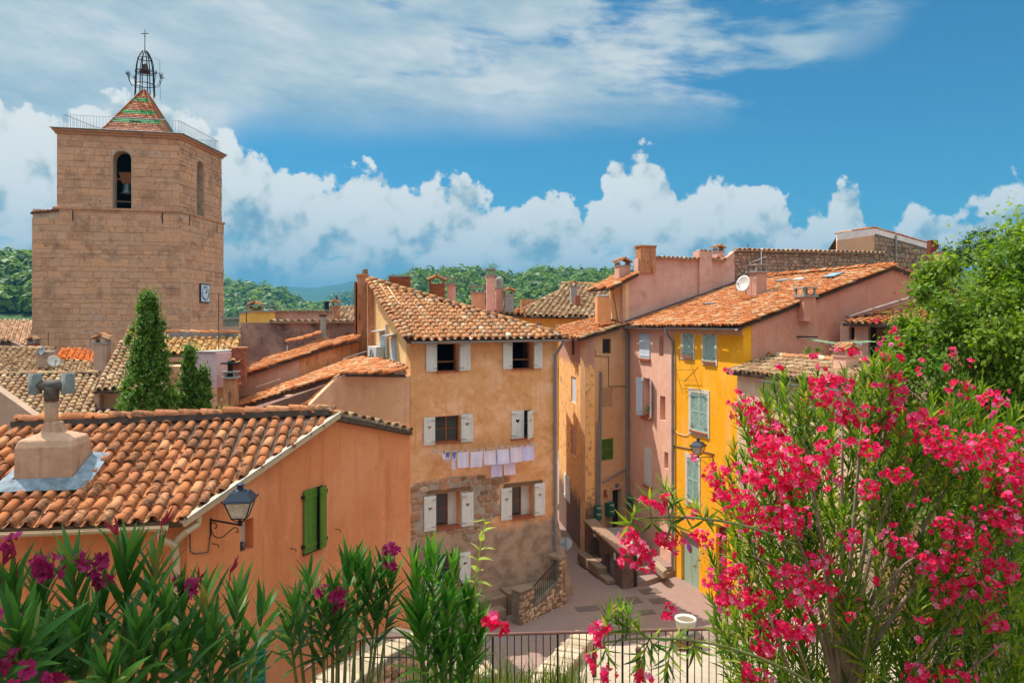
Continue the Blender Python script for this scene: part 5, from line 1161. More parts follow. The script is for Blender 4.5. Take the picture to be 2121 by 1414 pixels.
pipe(og, [GP.pt(.12, zeave-.03, .13), GP.pt(.10, zeave-.18, .13), GP.pt(-.12, zeave-.24, .14), FP.pt(fl-.15, zeave-.42, .10)], .055, M_TANPIPE)
body(og, W_ORANGE, [FP.pt(0, 0, -.5), FP.pt(fl-.5, 0, -.5), GP.pt(rt[0]-.3, 0, -.5), GP.pt(rt[0]-.3, 0, -.5)-ed*5], 2, zeave-.3)
# shutters on the gable
def green_pair(r, mat, ajar=.34):
    w = MB(); u0, u1, v0, v1 = r; w.obox(GP.pt(u0-.01, v0-.03, .0), GP.u*(u1-u0+.02), GP.v*.03, GP.n*.04); w.obox(GP.pt(u0+.02, v0, .002), GP.u*(u1-u0-.04), GP.v*(v1-v0), GP.n*.01); wn = w.build('window', M_DARK, og)
    m = u0+(u1-u0)*.60
    shutter(wn, GP.pt(u0, v0, .012), GP.u, GP.n, m-u0-.004, v1-v0, mat, 'boards', hinge=False)
    a = ajar; shutter(wn, GP.pt(u1+.02, v0, .03), -GP.u*math.cos(a)+GP.n*math.sin(a), GP.n*math.cos(a)+GP.u*math.sin(a), (u1-m)+.05, v1-v0, mat, 'boards', hinge=False)
    hb = MB()
    for z in (v0+.12, v1-.15): MB().obox(GP.pt(u1+.01, z, .02), GP.u*.05, GP.v*.06, GP.n*.05).build('hinge', M_IRON, wn); MB().obox(GP.pt(u0-.05, z, .01), GP.u*.05, GP.v*.06, GP.n*.05).build('hinge', M_IRON, wn)
    return wn
green_pair(sh1, M_GREEN); green_pair(sh2, M_GREEN, .12)
tr_ = FP.rect(470, 1352, 546, 1500); tW = MB()
GT = GP.rect(478, 1352, 546, 1490); wn = MB().obox(GP.pt(GT[0], GT[2], .002), GP.u*(GT[1]-GT[0]), GP.v*(GT[3]-GT[2]), GP.n*.015).build('window', M_DARK, og)
shutter(wn, GP.pt(GT[0], GT[2], .017), GP.u, GP.n, (GT[1]-GT[0])*.5-.005, GT[3]-GT[2], M_TEAL, 'louvre'); shutter(wn, GP.pt(GT[1], GT[2], .017), -GP.u, GP.n, (GT[1]-GT[0])*.5-.005, GT[3]-GT[2], M_TEAL, 'louvre')
hk = MB()
for px, py in ((602,1135), (695,1095), (440,1125)): q_ = GP.uv(px, py); hk.tube([GP.pt(q_[0], q_[1], 0), GP.pt(q_[0], q_[1], .08), GP.pt(q_[0]+.05, q_[1]-.02, .09), GP.pt(q_[0]+.06, q_[1]-.08, .08)], .008, 5)
hk.build('shutter_catch', M_IRON, og)
cbp = [GP.uv(*p) for p in ((392,1090),(393,1140),(400,1146),(430,1143),(434,1110))]; MB().tube([GP.pt(a, b, .015) for a, b in cbp], .010, 5).build('wall_cable', M_CABLE, og)
mb = MB(); u0, u1, v0, v1 = nic
for t in range(9): mb.tube([GP.pt(u0+.05+R.uniform(0, .12), v0+.02+R.uniform(0, .1), -.12+R.uniform(-.06, .06))+(GP.u*math.cos(a)+GP.v*math.sin(a)*.8)*.07 for a in [2*math.pi*i/10 for i in range(11)]], .006, 4)
tag(mb.build('coiled_wire', M_CABLE), 'tangle of old wire lying in the wall niche', 'wire')
# the big chimney with its two-armed pot
oc = thing('roof_chimney', 'squat rendered chimney with two-armed pot on the near roof', 'chimney', opl.hit(105, 985))
og_c = oc; W_CHIM = stucco('grey_chimney_render', (.36,.25,.17), (.42,.30,.21), (.13,.10,.08), .6, 2.0, True)
cb0 = opl.hit(112, 985); ca = math.atan2(FP.u.y, FP.u.x); X_, Y_ = Vector((math.cos(ca), math.sin(ca), 0)), Vector((-math.sin(ca), math.cos(ca), 0)); zc0, zc1 = ZY(1006, cb0.y)-.15, ZY(905, cb0.y)
def ring4(sx, sy, z): return [cb0+X_*a*sx/2+Y_*b*sy/2+Vector((0, 0, z-cb0.z)) for a, b in ((-1,-1),(1,-1),(1,1),(-1,1))]
mb = MB(); rs = [ring4(.94, .80, zc0), ring4(.92, .78, zc1-.12), ring4(.84, .70, zc1), ring4(.34, .32, zc1+.10), ring4(.22, .22, zc1+.28)]; vs = [p for r in rs for p in r]
mb.add(vs, [(i*4+j, i*4+(j+1) % 4, i*4+4+(j+1) % 4, i*4+4+j) for i in range(4) for j in range(4)]+[(16, 17, 18, 19)]); mb.build('chimney_stack', W_CHIM, oc, bevel=.025)
ptop = ZY(795, cb0.y); pc = Vector((cb0.x-.045, cb0.y, 0)); pb = Vector((pc.x, pc.y, zc1+.15))
mb = MB(); mb.lathe([(.13, 0), (.105, .2), (.105, ptop-pb.z-.22)], 14, pb); mb.build('flue', W_CHIM, oc, smooth=True)
M_SOOT = plain('sooty_clay', (.12,.10,.085), .9, .4, 10); M_FIBRE = plain('fibre_cement', (.19,.20,.18), .85, .25, 8)
mb = MB(); mb.lathe([(.115, 0), (.115, .2), (.12, .25)], 14, Vector((pc.x, pc.y, ptop-.30))); mb.tube([Vector((pc.x, pc.y, ptop-.02))-X_*.30, Vector((pc.x, pc.y, ptop-.02))+X_*.30], .095, 14); mb.build('flue_tee', M_SOOT, oc, smooth=True)
for s in (-1, 1):
    mb = MB(); c = Vector((pc.x, pc.y, ptop-.17))+X_*s*.27
    mb.lathe([(.108, 0), (.108, .36), (.092, .36), (.092, 0), (.108, 0)], 16, c, cap=False); mb.build('flue_arm', M_FIBRE, oc, smooth=True)
M_LEAD = plain('lead_sheet', (.20,.24,.27), .55, .4, 7, .3); mb = MB(); W_ = 1.12
for s, (a, b) in enumerate(((X_, Y_),)):
    q = [opl.pt(*opl.uvw(cb0+X_*i*.5+Y_*j*.44), .035) for i, j in ((-1,-1),(1,-1),(1,1),(-1,1))]; q2 = [opl.pt(*opl.uvw(cb0+X_*i*.74+Y_*j*.62), .06+R.uniform(0, .03)) for i, j in ((-1,-1.0),(1,-1.0),(1,1),(-1,1))]
    up_ = [p+Vector((0, 0, .14)) for p in ring4(.96, .82, 0)]
    up_ = [Vector((p.x, p.y, q[i].z+.16)) for i, p in enumerate(up_)]
    vs = q2+up_; mb.add(vs, [(i, (i+1) % 4, 4+(i+1) % 4, 4+i) for i in range(4)])
fl_ = mb.build('lead_flashing', M_LEAD, oc)

# ------------------------------------------------------------------ yellow and pink houses across the street
W_YELLOW = stucco('yellow_render', (.66,.345,.045), (.70,.40,.06), (.64,.43,.18), .5, .7, True, bump=.25)
W_PINK = stucco('pink_render', (.55,.37,.28), (.60,.43,.34), (.46,.28,.20), .4, .7, True)
W_PINKDK = stucco('rose_brown_render', (.46,.235,.17), (.50,.285,.21), (.40,.12,.05), .5, .5, True)
yA, yB = G(1397, 31.2), G(1540, 26.7); YF = VP(yA, yB); yL = (yB-yA).length; YN = YF.n; yin = -YN
yh = thing('yellow_house', 'bright yellow house with mint shutters on the right of the street', 'house', (9, 29, 0))
yw = {'top1': YF.rect(1416,691,1436,737), 'top2': YF.rect(1458,686,1482,748), 'mid': YF.rect(1432,814,1466,893), 'low': YF.rect(1425,950,1448,1039)}
frm = {'top1': YF.rect(1411,686,1439,744), 'top2': YF.rect(1455,679,1486,756), 'mid': YF.rect(1427,806,1470,903), 'low': YF.rect(1420,941,1451,1052)}
garage = YF.rect(1411,1112,1448,1206); door2 = YF.rect(1483,1088,1506,1200); zY = ZY(674, 29)
wall(yh, W_YELLOW, YF, [(0, -.6), (yL, -.6), (yL, zY), (0, zY)], [yw[k_] for k_ in yw]+[(garage[0], garage[1], -.05, garage[3]), (door2[0], door2[1], -.05, door2[3])], .35)
M_CREAM = plain('cream_surround', (.66,.60,.48), .9, .08, 4)
for k_ in yw:
    f_, w_ = frm[k_], yw[k_]; mb = MB(); wall_mesh(mb, Pl(YF.o+YF.n*.03, YF.u, YF.v), [(f_[0], f_[2]), (f_[1], f_[2]), (f_[1], f_[3]), (f_[0], f_[3])], [w_], .032); wn = mb.build('window', M_CREAM, yh)
    m = (w_[0]+w_[1])/2; st = 'louvre' if k_ in ('mid', 'low') else 'boards'
    shutter(wn, YF.pt(w_[0], w_[2], -.02), YF.u, YF.n, m-w_[0]-.004, w_[3]-w_[2], M_MINT, st); shutter(wn, YF.pt(w_[1], w_[2], -.02), -YF.u, YF.n, w_[1]-m-.004, w_[3]-w_[2], M_MINT, st)
    MB().obox(YF.pt(w_[0]-.02, w_[2]-.08, 0), YF.u*(w_[1]-w_[0]+.04), YF.v*.075, YF.n*.10).build('sill', M_BRICKSILL if k_ != 'low' else T_ORANGE, wn)
gd = MB(); m = (garage[0]+garage[1])/2
M_PALEGREEN = plain('pale_green_door', (.36,.46,.34), .6, .08, 4)
for a, b in ((garage[0], m-.01), (m+.01, garage[1])):
    nb = 6
    for i in range(nb): gd.obox(YF.pt(a+(b-a)*i/nb+.004, -.05, -.14), YF.u*((b-a)/nb-.008), YF.v*(garage[3]+.05), YF.n*.04)
gdo = gd.build('garage_door', M_PALEGREEN, yh); MB().obox(YF.pt(garage[0]-.05, garage[3], 0), YF.u*(garage[1]-garage[0]+.1), YF.v*.12, YF.n*.03).build('door_lintel', M_OLDWOOD, gdo)
ns = YF.pt(*YF.uv(1424,1133), -.08); q_ = YF.n.to_track_quat('Z', 'Y').to_matrix()
npk = thing('no_parking_sign', 'small round blue sign ringed red on the pale green door', 'sign', ns)
MB().lathe([(.17, 0), (.17, .012)], 20, ns, M=q_).build('sign_rim', plain('sign_red', (.55,.02,.03), .5), npk); MB().lathe([(.125, .012), (.125, .016)], 20, ns, M=q_).build('sign_disc', plain('sign_blue', (.03,.06,.45), .5), npk); MB().bar(ns+YF.n*.017+(YF.u*-.09+YF.v*.09), ns+YF.n*.017+(YF.u*.09-YF.v*.09), .045, .004, YF.n).build('sign_bar', bpy.data.materials['sign_red'], npk)
dr = MB()
for i in range(5): dr.obox(YF.pt(door2[0]+(door2[1]-door2[0])*i/5+.004, -.05, -.2), YF.u*((door2[1]-door2[0])/5-.008), YF.v*(door2[3]+.05), YF.n*.05)
dr.build('door', plain('oxblood_door', (.22,.02,.02), .6, .2, 6), yh)
MB().obox(YF.pt(0, zY-.35, 0), YF.u*yL, YF.v*.3, YF.n*.05).build('eaves_band', W_BEIGE, yh)
pk_ = thing('pink_house', 'narrow pink house between the beige and the yellow one', 'house', (6.5, 33.5, 0))
kA = G(1302, 35.6); PK = VP(kA, yA); kL = (yA-kA).length
pw = {'w1': PK.rect(1326,691,1347,742), 'w2': PK.rect(1333,783,1349,862), 'w3': PK.rect(1336,928,1350,1005)}; slots = [PK.rect(1365,696,1374,737), PK.rect(1367,820,1378,870), PK.rect(1376,936,1384,970)]; kdoor = PK.rect(1362,1110,1388,1180)
wall(pk_, W_PINK, PK, [(0, -.6), (kL, -.6), (kL, zY), (0, zY)], [pw['w2']]+slots+[(kdoor[0], kdoor[1], .9, kdoor[3])], .35)
M_INSIDE = plain('orange_reveal', (.46,.16,.05), .9)
for s_ in slots+[pw['w2']]: MB().obox(PK.pt(s_[0]-.02, s_[2]-.02, -.36), PK.u*(s_[1]-s_[0]+.04), PK.v*(s_[3]-s_[2]+.04), PK.n*.03).build('slot_window', M_INSIDE, pk_)
for k_ in ('w1', 'w3'):
    w_ = pw[k_]; wn = MB().obox(PK.pt(w_[0]-.06, w_[2]-.10, 0), PK.u*(w_[1]-w_[0]+.12), PK.v*.10, PK.n*.10).build('window', M_BRICKSILL, pk_); m = (w_[0]+w_[1])/2
    shutter(wn, PK.pt(w_[0], w_[2], .01), PK.u, PK.n, m-w_[0]-.004, w_[3]-w_[2], M_SKYBLUE if k_ == 'w1' else M_WHITE, 'boards', hinge=False); shutter(wn, PK.pt(w_[1], w_[2], .01), -PK.u, PK.n, w_[1]-m-.004, w_[3]-w_[2], M_SKYBLUE if k_ == 'w1' else M_WHITE, 'boards', hinge=False)
w_ = pw['w2']; wn = MB().obox(PK.pt(w_[0]-.06, w_[2]-.12, -.3), PK.u*(w_[1]-w_[0]+.12), PK.v*.12, PK.n*.42).build('window', M_BRICKSILL, pk_); hw_ = (w_[1]-w_[0])*.52
shutter(wn, PK.pt(w_[0], w_[2], .02), -PK.u*.9+PK.n*.43, PK.n*.9+PK.u*.43, hw_, w_[3]-w_[2], M_SKYBLUE, 'ledged'); shutter(wn, PK.pt(w_[1], w_[2], .02), PK.u*.9+PK.n*.43, PK.n*.9-PK.u*.43, hw_, w_[3]-w_[2], M_SKYBLUE, 'ledged')
pp = thing('potted_plant', 'small green plant in a clay trough on the pink house sill', 'potted plant', PK.pt(w_[1]-.25, w_[2], -.05)); MB().obox(PK.pt(w_[1]-.42, w_[2]+.002, -.18), PK.u*.36, PK.v*.16, PK.n*.2).build('clay_trough', M_BRICKSILL, pp)
mb = MB()
for i in range(70):
    c = PK.pt(w_[1]-.24+R.gauss(0, .09), w_[2]+.2+abs(R.gauss(0, .22)), -.06+R.gauss(0, .07)); a = Vector((R.gauss(0, 1), R.gauss(0, 1), R.gauss(0, 1))).normalized()*.06; b = a.cross(Vector((R.gauss(0, 1), R.gauss(0, 1), 1))).normalized()*.035; mb.face([c-a, c+b, c+a, c-b], R.random()*.99)
mb.build('foliage', leaf_mat('sill_leaf', [(0, (.05,.16,.02)), (1, (.12,.26,.03))], .3), pp)
# big orange roof over both, its gable wall and ridge
UPY = Vector((yin.x, yin.y, 0)).normalized(); rise = 2.3/7.07
e0 = kA+Vector((0, 0, zY+.06))-UPY*.35-(yA-kA).normalized()*.2; e1 = yB+Vector((0, 0, zY+.06))-UPY*.35+YF.u*.12; e0.z -= .1; e1.z -= .1
t0 = e1+UPY*7.45+Vector((0, 0, 7.45*rise)); n3 = (e1-e0).cross(t0-e1); tl0 = e0+UPY*7.45*1.05; tl0.z = t0.z
mid = yA+Vector((0, 0, zY-.04))-UPY*.35
rr3, rp3 = roof(yh, [e0, e1, t0, tl0], t0-e1, .235, .34, T_ORANGE, 0)
gp = VP(yB, yB+UPY*8); gh = [(.36, -.5), (12.5, -.5), (12.5, zY+.9), (7.1, zY-.02+7.1*rise), (.36, zY-.02+.36*rise)]
wall(yh, W_PINKDK, gp, gh, [], .4)
rb_ = e1+UPY*13+Vector((0, 0, 7.45*rise-5.5*.28)); roof(yh, [t0+Vector((0, 0, -.02)), rb_, rb_-YF.u*9, tl0+Vector((0, 0, -.02))], -UPY+Vector((0, 0, .3)), .24, .36, T_ORANGE, 0, pans=False)
ridge(rr3, e1+YF.u*-.02, t0, .22, .36, T_ORANGE, 'verge_tile', .04); ridge(rr3, t0, t0-YF.u*9.5+Vector((0, 0, .02)), .26, .4, T_ORANGE, lift=.05, parts=False)
gutter(yh, e1-UPY*.06+Vector((0, 0, -.05)), mid-UPY*.06+Vector((0, 0, -.06)), .08, M_ZINC); gutter(pk_, mid-UPY*.03+Vector((0, 0, -.10)), e0-UPY*.03+Vector((0, 0, -.09)), .07, M_ZINC)
pipe(yh, [yA+YN*.42+Vector((0, 0, zY-.15)), yA+YN*.40+Vector((0, 0, zY-.35)), yA+YN*.09+Vector((0, 0, zY-.7)), yA+YN*.09+Vector((0, 0, 5)), yA+YN*.09+Vector((0, 0, .1))], .06, M_GREYPIPE)
pipe(pk_, [kA+PK.n*.35+Vector((.1, -.1, zY-.15)), kA+PK.n*.10+Vector((0, -.15, zY-.6)), kA+PK.n*.10+Vector((0, -.15, 1.9))], .06, M_GREYPIPE)
body(yh, W_PINKDK, [yA+UPY*.4, yB+UPY*.4-YF.u*.5, yB+UPY*6-YF.u*.5, yA+UPY*6], -.5, zY-.4); body(pk_, W_PINK, [kA+UPY*.4, yA+UPY*.4, yA+UPY*6, kA+UPY*6], -.5, zY-.4)
for px, py, L_, w_ in ((1455,577,1.0,.35),): pass
def on_r3(px, py, sx, sy, hgt, mat, name, parent):
    p = rp3.hit(px, py); mb = MB(); a = YF.u*sx; b = rp3.v*sy; mb.obox(p-a/2-b/2+rp3.n*.02, a, b, rp3.n*hgt); return mb.build(name, mat, parent)
skl = on_r3(1728, 576, .7, .55, .16, M_ZINC, 'skylight', rr3); on_r3(1470, 633, .9, .12, .12, M_ZINC, 'lead_patch', rr3); on_r3(1622, 585, .8, .25, .12, M_ZINC, 'lead_patch', rr3); on_r3(1655, 583, .6, .22, .12, M_WHITEPLASTIC, 'pale_tile_patch', rr3)
p = rp3.hit(1726, 578); MB().obox(p-YF.u*.28-rp3.v*.2+rp3.n*.181, YF.u*.56, rp3.v*.4, rp3.n*.01).build('skylight_pane', plain('sky_pane', (.35,.50,.62), .1), skl)
cp_ = rp3.hit(1568, 612); chimney(yh, cp_, .62, .55, cp_.z-.3, cp_.z+1.0, W_PINKGREY, 'open', math.atan2(YF.u.y, YF.u.x)); cp2 = gp.pt(gp.uv(1664, 640)[0], 0, .1)
chimney(yh, cp2, .55, .5, ZY(665, cp2.y), ZY(615, cp2.y), W_PINKDK, 'open', math.atan2(UPY.y, UPY.x))
dish('satellite_dish', 'large cream satellite dish by the chimney on the right roof', P(1541, 588, cp_.y-.6), .37, (-.85, -.5, .25), M_WHITEPLASTIC)
aerial('roof_antenna', 'rusty antenna with slanted comb behind the cream dish', P(1549,600,cp_.y), ZY(505,cp_.y)-ZY(600,cp_.y), [(.62, 1.1, 5), (.52, .9, 5)], M_RUST, dirn=(1, .3, -.15)); aerial('roof_antenna', 'pale blue antenna pole on the right roof chimney', P(1577,580,cp_.y), ZY(520,cp_.y)-ZY(580,cp_.y), [(.75, .8, 6)], M_SKYBLUE, dirn=(-1, .2, -.4))

# ------------------------------------------------------------------ beige and crumbling houses at the mouth of the alley
W_TAN = stucco('tan_render', (.47,.315,.175), (.51,.36,.22), (.30,.20,.12), .35, .6, True)
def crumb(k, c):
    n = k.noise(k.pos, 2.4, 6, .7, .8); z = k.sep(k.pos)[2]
    c = k.mix(k.math('MULTIPLY', k.step(n, .56, .62), .9), c, (.26,.17,.10)); top = k.step(k.math('ADD', z, k.math('MULTIPLY', k.noise(k.pos, 4.0, 4, .7), 1.2)), 9.35, 9.5); c = k.mix(top, c, (.34,.22,.17)); low = k.step(k.math('ADD', z, k.math('MULTIPLY', k.noise(k.pos, 1.5, 5, .7), 1.6)), 3.6, 2.6); return k.mix(low, c, (.13,.095,.075))  # wall foot: dark stone, with the alley's shade put into the colour
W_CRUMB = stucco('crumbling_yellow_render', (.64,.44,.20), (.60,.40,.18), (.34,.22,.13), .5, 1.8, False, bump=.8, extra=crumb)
tn = thing('tan_house', 'tall tan house in shade at the mouth of the alley', 'house', (4.5, 35, 0))
nA = G(1212, 34.0); TN = VP(nA, kA); nL = (kA-nA).length; zN0, zN1 = ZY(699, 34), ZY(674, 35.4)
hb_ = TN.rect(1248,701,1266,732); hd = TN.rect(1268,1013,1287,1094); hv = TN.rect(1246,908,1270,952); hblk = TN.rect(1247,802,1268,842); hsm = TN.rect(1250,1014,1258,1030)
wall(tn, W_TAN, TN, [(0, -.6), (nL, -.6), (nL, zN1), (0, zN0)], [hb_, hd, hv, hsm], .35)
pane_window(tn, TN, hb_, .12, M_OLDWOOD, 1, 1, M_DARK); wn = MB().obox(TN.pt(hv[0], hv[2], -.1), TN.u*(hv[1]-hv[0]), TN.v*(hv[3]-hv[2]), TN.n*.03).build('window', M_DARK, tn)
shutter(wn, TN.pt(hv[0], hv[2], -.03), TN.u, TN.n, hv[1]-hv[0], hv[3]-hv[2], M_GREEN, 'louvre')
MB().obox(TN.pt(hblk[0], hblk[2], 0), TN.u*(hblk[1]-hblk[0]), TN.v*(hblk[3]-hblk[2]), TN.n*.012).build('bricked_opening', stucco('infill', (.33,.22,.12), (.37,.26,.15), (.22,.14,.08), .5, 2), tn)
mb = MB(); mb.obox(TN.pt(hd[0], hd[2], -.30), TN.u*(hd[1]-hd[0]), TN.v*(hd[3]-hd[2]), TN.n*.05); mb.build('door', M_DARK, tn); mb = MB(); wall_mesh(mb, Pl(TN.o+TN.n*.02, TN.u, TN.v), [(hd[0]-.15, hd[2]), (hd[1]+.15, hd[2]), (hd[1]+.15, hd[3]+.15), (hd[0]-.15, hd[3]+.15)], [(hd[0], hd[1], hd[2]+.001, hd[3])], .022); mb.build('door_surround', W_PINKGREY, tn)
wall(tn, W_TAN, VP(kA+Vector((0, .4, 0)), kA+Vector((1.5, 4, 0))), [(0, -.6), (4, -.6), (4, zN1), (0, zN1)], [], .3, 'rear_wall')
cr = thing('crumbling_house', 'sunlit crumbling yellow house wall along the dark alley', 'house', (3, 38, 0))
cA = G(1158, 41.0); CR = VP(cA, nA); cL = (nA-cA).length
slits = [CR.rect(1184,704,1190,735), CR.rect(1183,780,1193,834), CR.rect(1182,880,1193,942)]
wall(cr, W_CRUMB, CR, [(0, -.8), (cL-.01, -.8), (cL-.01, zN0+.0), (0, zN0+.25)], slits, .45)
for i, s_ in enumerate(slits): MB().obox(CR.pt(s_[0], s_[2], -.10), CR.u*(s_[1]-s_[0]), CR.v*(s_[3]-s_[2]), CR.n*.04).build('slit_window', (M_DARK, M_SKYBLUE, W_PINKGREY)[i], cr)
r_ = CR.rect(1170,985,1182,1035); shutter(cr, CR.pt(r_[0], r_[2], .01), CR.u, CR.n, r_[1]-r_[0], r_[3]-r_[2], M_WHITE, 'boards', hinge=False)
body(tn, W_TAN, [nA+Vector((.5, .5, 0)), kA+Vector((-.2, .5, 0)), kA+Vector((0, 6, 0)), nA+Vector((.3, 6.5, 0))], -.5, zN0-.4)
rt1, rtp = roofpx(tn, [(1196,703,33.4), (1284,676,35.0), (1151,678,39.5)], [(1158,694),(1168,693),(1196,703),(1240,690),(1285,676),(1283,655),(1278,651),(1234,658),(1151,677)], [(1178,694),(1275,660)], pitch=.24, row=.36, mat=T_ORANGE, maxparts=0)
ridge(rt1, P(1198,701,33.4), P(1285,674,35.0), .22, .36, T_OLD, 'verge_tile', .02, parts=False)
chimney(tn, G(1249, 35.8), .68, .55, ZY(668,35.8), ZY(616,35.8), stucco('orange_chimney', (.56,.30,.14), (.60,.36,.19), (.4,.2,.1), .4, 1.5), 'none', .1); MB().box(P(1249,616,35.8), .6, .45, .12).build('chimney_shoulder', M_CONCRETE, tn, bevel=.05)
pipe(tn, [TN.pt(*TN.uv(1241,770), .1), TN.pt(*TN.uv(1243,775), .1), TN.pt(*TN.uv(1241,900), .1), TN.pt(*TN.uv(1239,1000), .1), TN.pt(*TN.uv(1238,1095), .1)], .06, M_GREYPIPE, 'drainpipe'); pipe(tn, [TN.pt(*TN.uv(1236,872), .16), TN.pt(*TN.uv(1234,960), .16), TN.pt(*TN.uv(1233,1090), .16)], .05, M_GREYPIPE, 'drainpipe')
MB().tube([TN.pt(*TN.uv(*q_), .02) for q_ in ((1233,724),(1233,737),(1260,738),(1260,800),(1300,799))], .015, 5).build('wall_cable', M_CABLE, tn); pipe(tn, [TN.pt(*TN.uv(1246,998), .08), TN.pt(*TN.uv(1297,970), .08)], .04, M_GREYPIPE, collars=False)

# ------------------------------------------------------------------ tall pink house behind, old stone wall, rooftop hut
ph = thing('tall_pink_house', 'tall faded pink house with stepped chimneys on the skyline', 'house', (9, 37.5, 8))
W_FADED = stucco('faded_pink_render', (.47,.315,.255), (.52,.37,.30), (.28,.185,.12), .5, .7, False)
h0 = kA+Vector((.05, .35, 0)); PH = VP(h0, h0+UPY*10)
pt_ = [(1291,668),(1293,578),(1320,566),(1322,535),(1446,537),(1473,537),(1502,541),(1504,534),(1522,520),(1522,640),(1460,640)]
wallpx(ph, W_FADED, PH, pt_, thick=.4); phu = PH.uv(1291, 600)[0]
wall(ph, W_SUNNY, VP(PH.pt(phu, 0, 0)-Vector((.35, -2.6, 0)), PH.pt(phu, 0, -.02)), [(0, 9.5), (2.6, 9.5), (2.6, ZY(580, 36)), (0, ZY(592, 36))], [], .3)
def stack(px0, px1, y0, y1, mat, cap, dd=.5, out=.12, **kw):
    u0, u1 = PH.uv(px0, 560)[0], PH.uv(px1, 560)[0]; c = PH.pt((u0+u1)/2, 0, -dd/2+out); return chimney(ph, c, u1-u0, dd, ZY(y1, c.y), ZY(y0, c.y), mat, cap, math.atan2(PH.u.y, PH.u.x), **kw)
stack(1325, 1356, 512, 566, W_STACK, 'plain', .6, capmat=W_STACK); stack(1446, 1472, 521, 622, W_FADED, 'none', .6); stack(1294, 1318, 552, 580, W_FADED, 'gable', .5, -.6); stack(1497, 1512, 522, 545, W_FADED, 'tile', .4, -.5)
capping(ph, PH.pt(PH.uv(1447,518)[0], ZY(520,37), -.1), PH.pt(PH.uv(1472,518)[0], ZY(520,37.2), -.1), -PH.n, .2, .4, .21, T_OLD)
capping(ph, PH.pt(PH.uv(1357,536)[0], ZY(536,37), .05), PH.pt(PH.uv(1446,536)[0], ZY(537,37), .05), -PH.n, .2, .4, .235, T_OLD, parts=False); capping(ph, PH.pt(PH.uv(1474,538)[0], ZY(538,38), .05), PH.pt(PH.uv(1502,541)[0], ZY(541,38), .05), -PH.n, .25, .45, .3, T_ORANGE, parts=False)
roof(ph, [PH.pt(phu-.75, ZY(597,36), .25), PH.pt(phu+.7, ZY(566,36), .25), PH.pt(phu+.7, ZY(566,36), -2.6), PH.pt(phu-.75, ZY(597,36), -2.6)], (1, 0, .5), .24, .34, T_ORANGE, 0); pipe(ph, [P(1269,600,35.4), P(1280,668,35.2)], .03, M_RUST, collars=False)
MB().bar(rp3.pt(*rp3.uvw(PH.pt(phu+.1, 10.9, .1)), .10), rp3.pt(*rp3.uvw(PH.pt(phu+7, 13, .1)), .12), .45, .04).build('lead_flashing', plain('dark_lead', (.13,.08,.09), .6), ph)
sw = thing('old_stone_wall', 'long dark rubble wall capped with tiles on the skyline', 'wall', (16, 41, 8))
swu0, swu1 = PH.uv(1521, 540)[0], PH.uv(1832, 540)[0]; zw0, zw1 = ZY(520, 38), ZY(526, 41.2)
wsw = wall(sw, M_MORTAR_D if 'M_MORTAR_D' in globals() else plain('dark_wall_mortar', (.24,.175,.125), .95, .35, 3), PH, [(swu0+.02, 8), (swu1, 8), (swu1, zw1), (swu0+.02, zw0)], [], .45)
rubble(wsw, PH, [(swu0+.1, 10.8), (swu1, 11.5), (swu1, zw1-.05), (swu0+.1, zw0-.05)], S_DARK, .25, [], 300, seed=12, proud=.05)
capping(wsw, PH.pt(swu0, zw0+.02, .04), PH.pt(swu1, zw1+.02, .04), -PH.n, .25, .42, .30, T_OLD, parts=False)
ht = thing('rooftop_hut', 'small rooftop building with white band and red tile edge', 'building', (19.5, 42, 10))
ha, hbp, hc = G(1734, 42.0), G(1812, 41.4), G(1926, 45.0); HF, HR = VP(ha, hbp), VP(hbp, hc); W_WHITEB = stucco('white_band_render', (.62,.60,.56), (.70,.68,.64), (.4,.36,.3), .4, 2)
z1_, z2_, z3_ = ZY(486, 42), ZY(473, 41.4), ZY(506, 45); Lh, Lr = (hbp-ha).length, (hc-hbp).length
wall(ht, W_BEIGE, HF, [(0, 10), (Lh-.01, 10), (Lh-.01, z2_-.38), (0, z1_-.35)], [], .5); MB().prism([HF.pt(0, z1_-.35, .012), HF.pt(Lh, z2_-.38, .012), HF.pt(Lh, z2_, .012), HF.pt(0, z1_, .012)], -HF.n*.5).build('white_band', W_WHITEB, ht)
wh = wall(ht, plain('hut_mortar', (.2,.15,.11), .95, .3, 3), HR, [(0.0, 10), (Lr, 10), (Lr, z3_-.3), (0.0, z2_-.3)], [], .5); rubble(wh, HR, [(.05, 11), (Lr-.05, 11), (Lr-.05, z3_-.55), (.05, z2_-.4)], S_DARK, .36, [], 150, seed=15)
MB().prism([HR.pt(0.0, z2_-.3, .02), HR.pt(Lr, z3_-.3, .02), HR.pt(Lr, z3_, .02), HR.pt(0.0, z2_, .02)], -HR.n*.4).build('white_band', W_WHITEB, ht)
ridge(ht, HF.pt(-.1, z1_+.02, -.1), HF.pt(Lh+.05, z2_+.02, -.1), .24, .34, T_ORANGE, 'verge_tile', .02); ridge(ht, HR.pt(Lr, z3_+.02, -.1), HR.pt(0, z2_+.02, -.1), .24, .34, T_ORANGE, 'verge_tile', .02)
MB().prism([HF.pt(0, z1_-.05, -.2), HF.pt(Lh, z2_-.05, -.2), HR.pt(Lr, z3_-.05, -.3), HF.pt(0, z1_-.4, -4.5)], (0, 0, -.08)).build('roof', T_DARKGAP, ht)
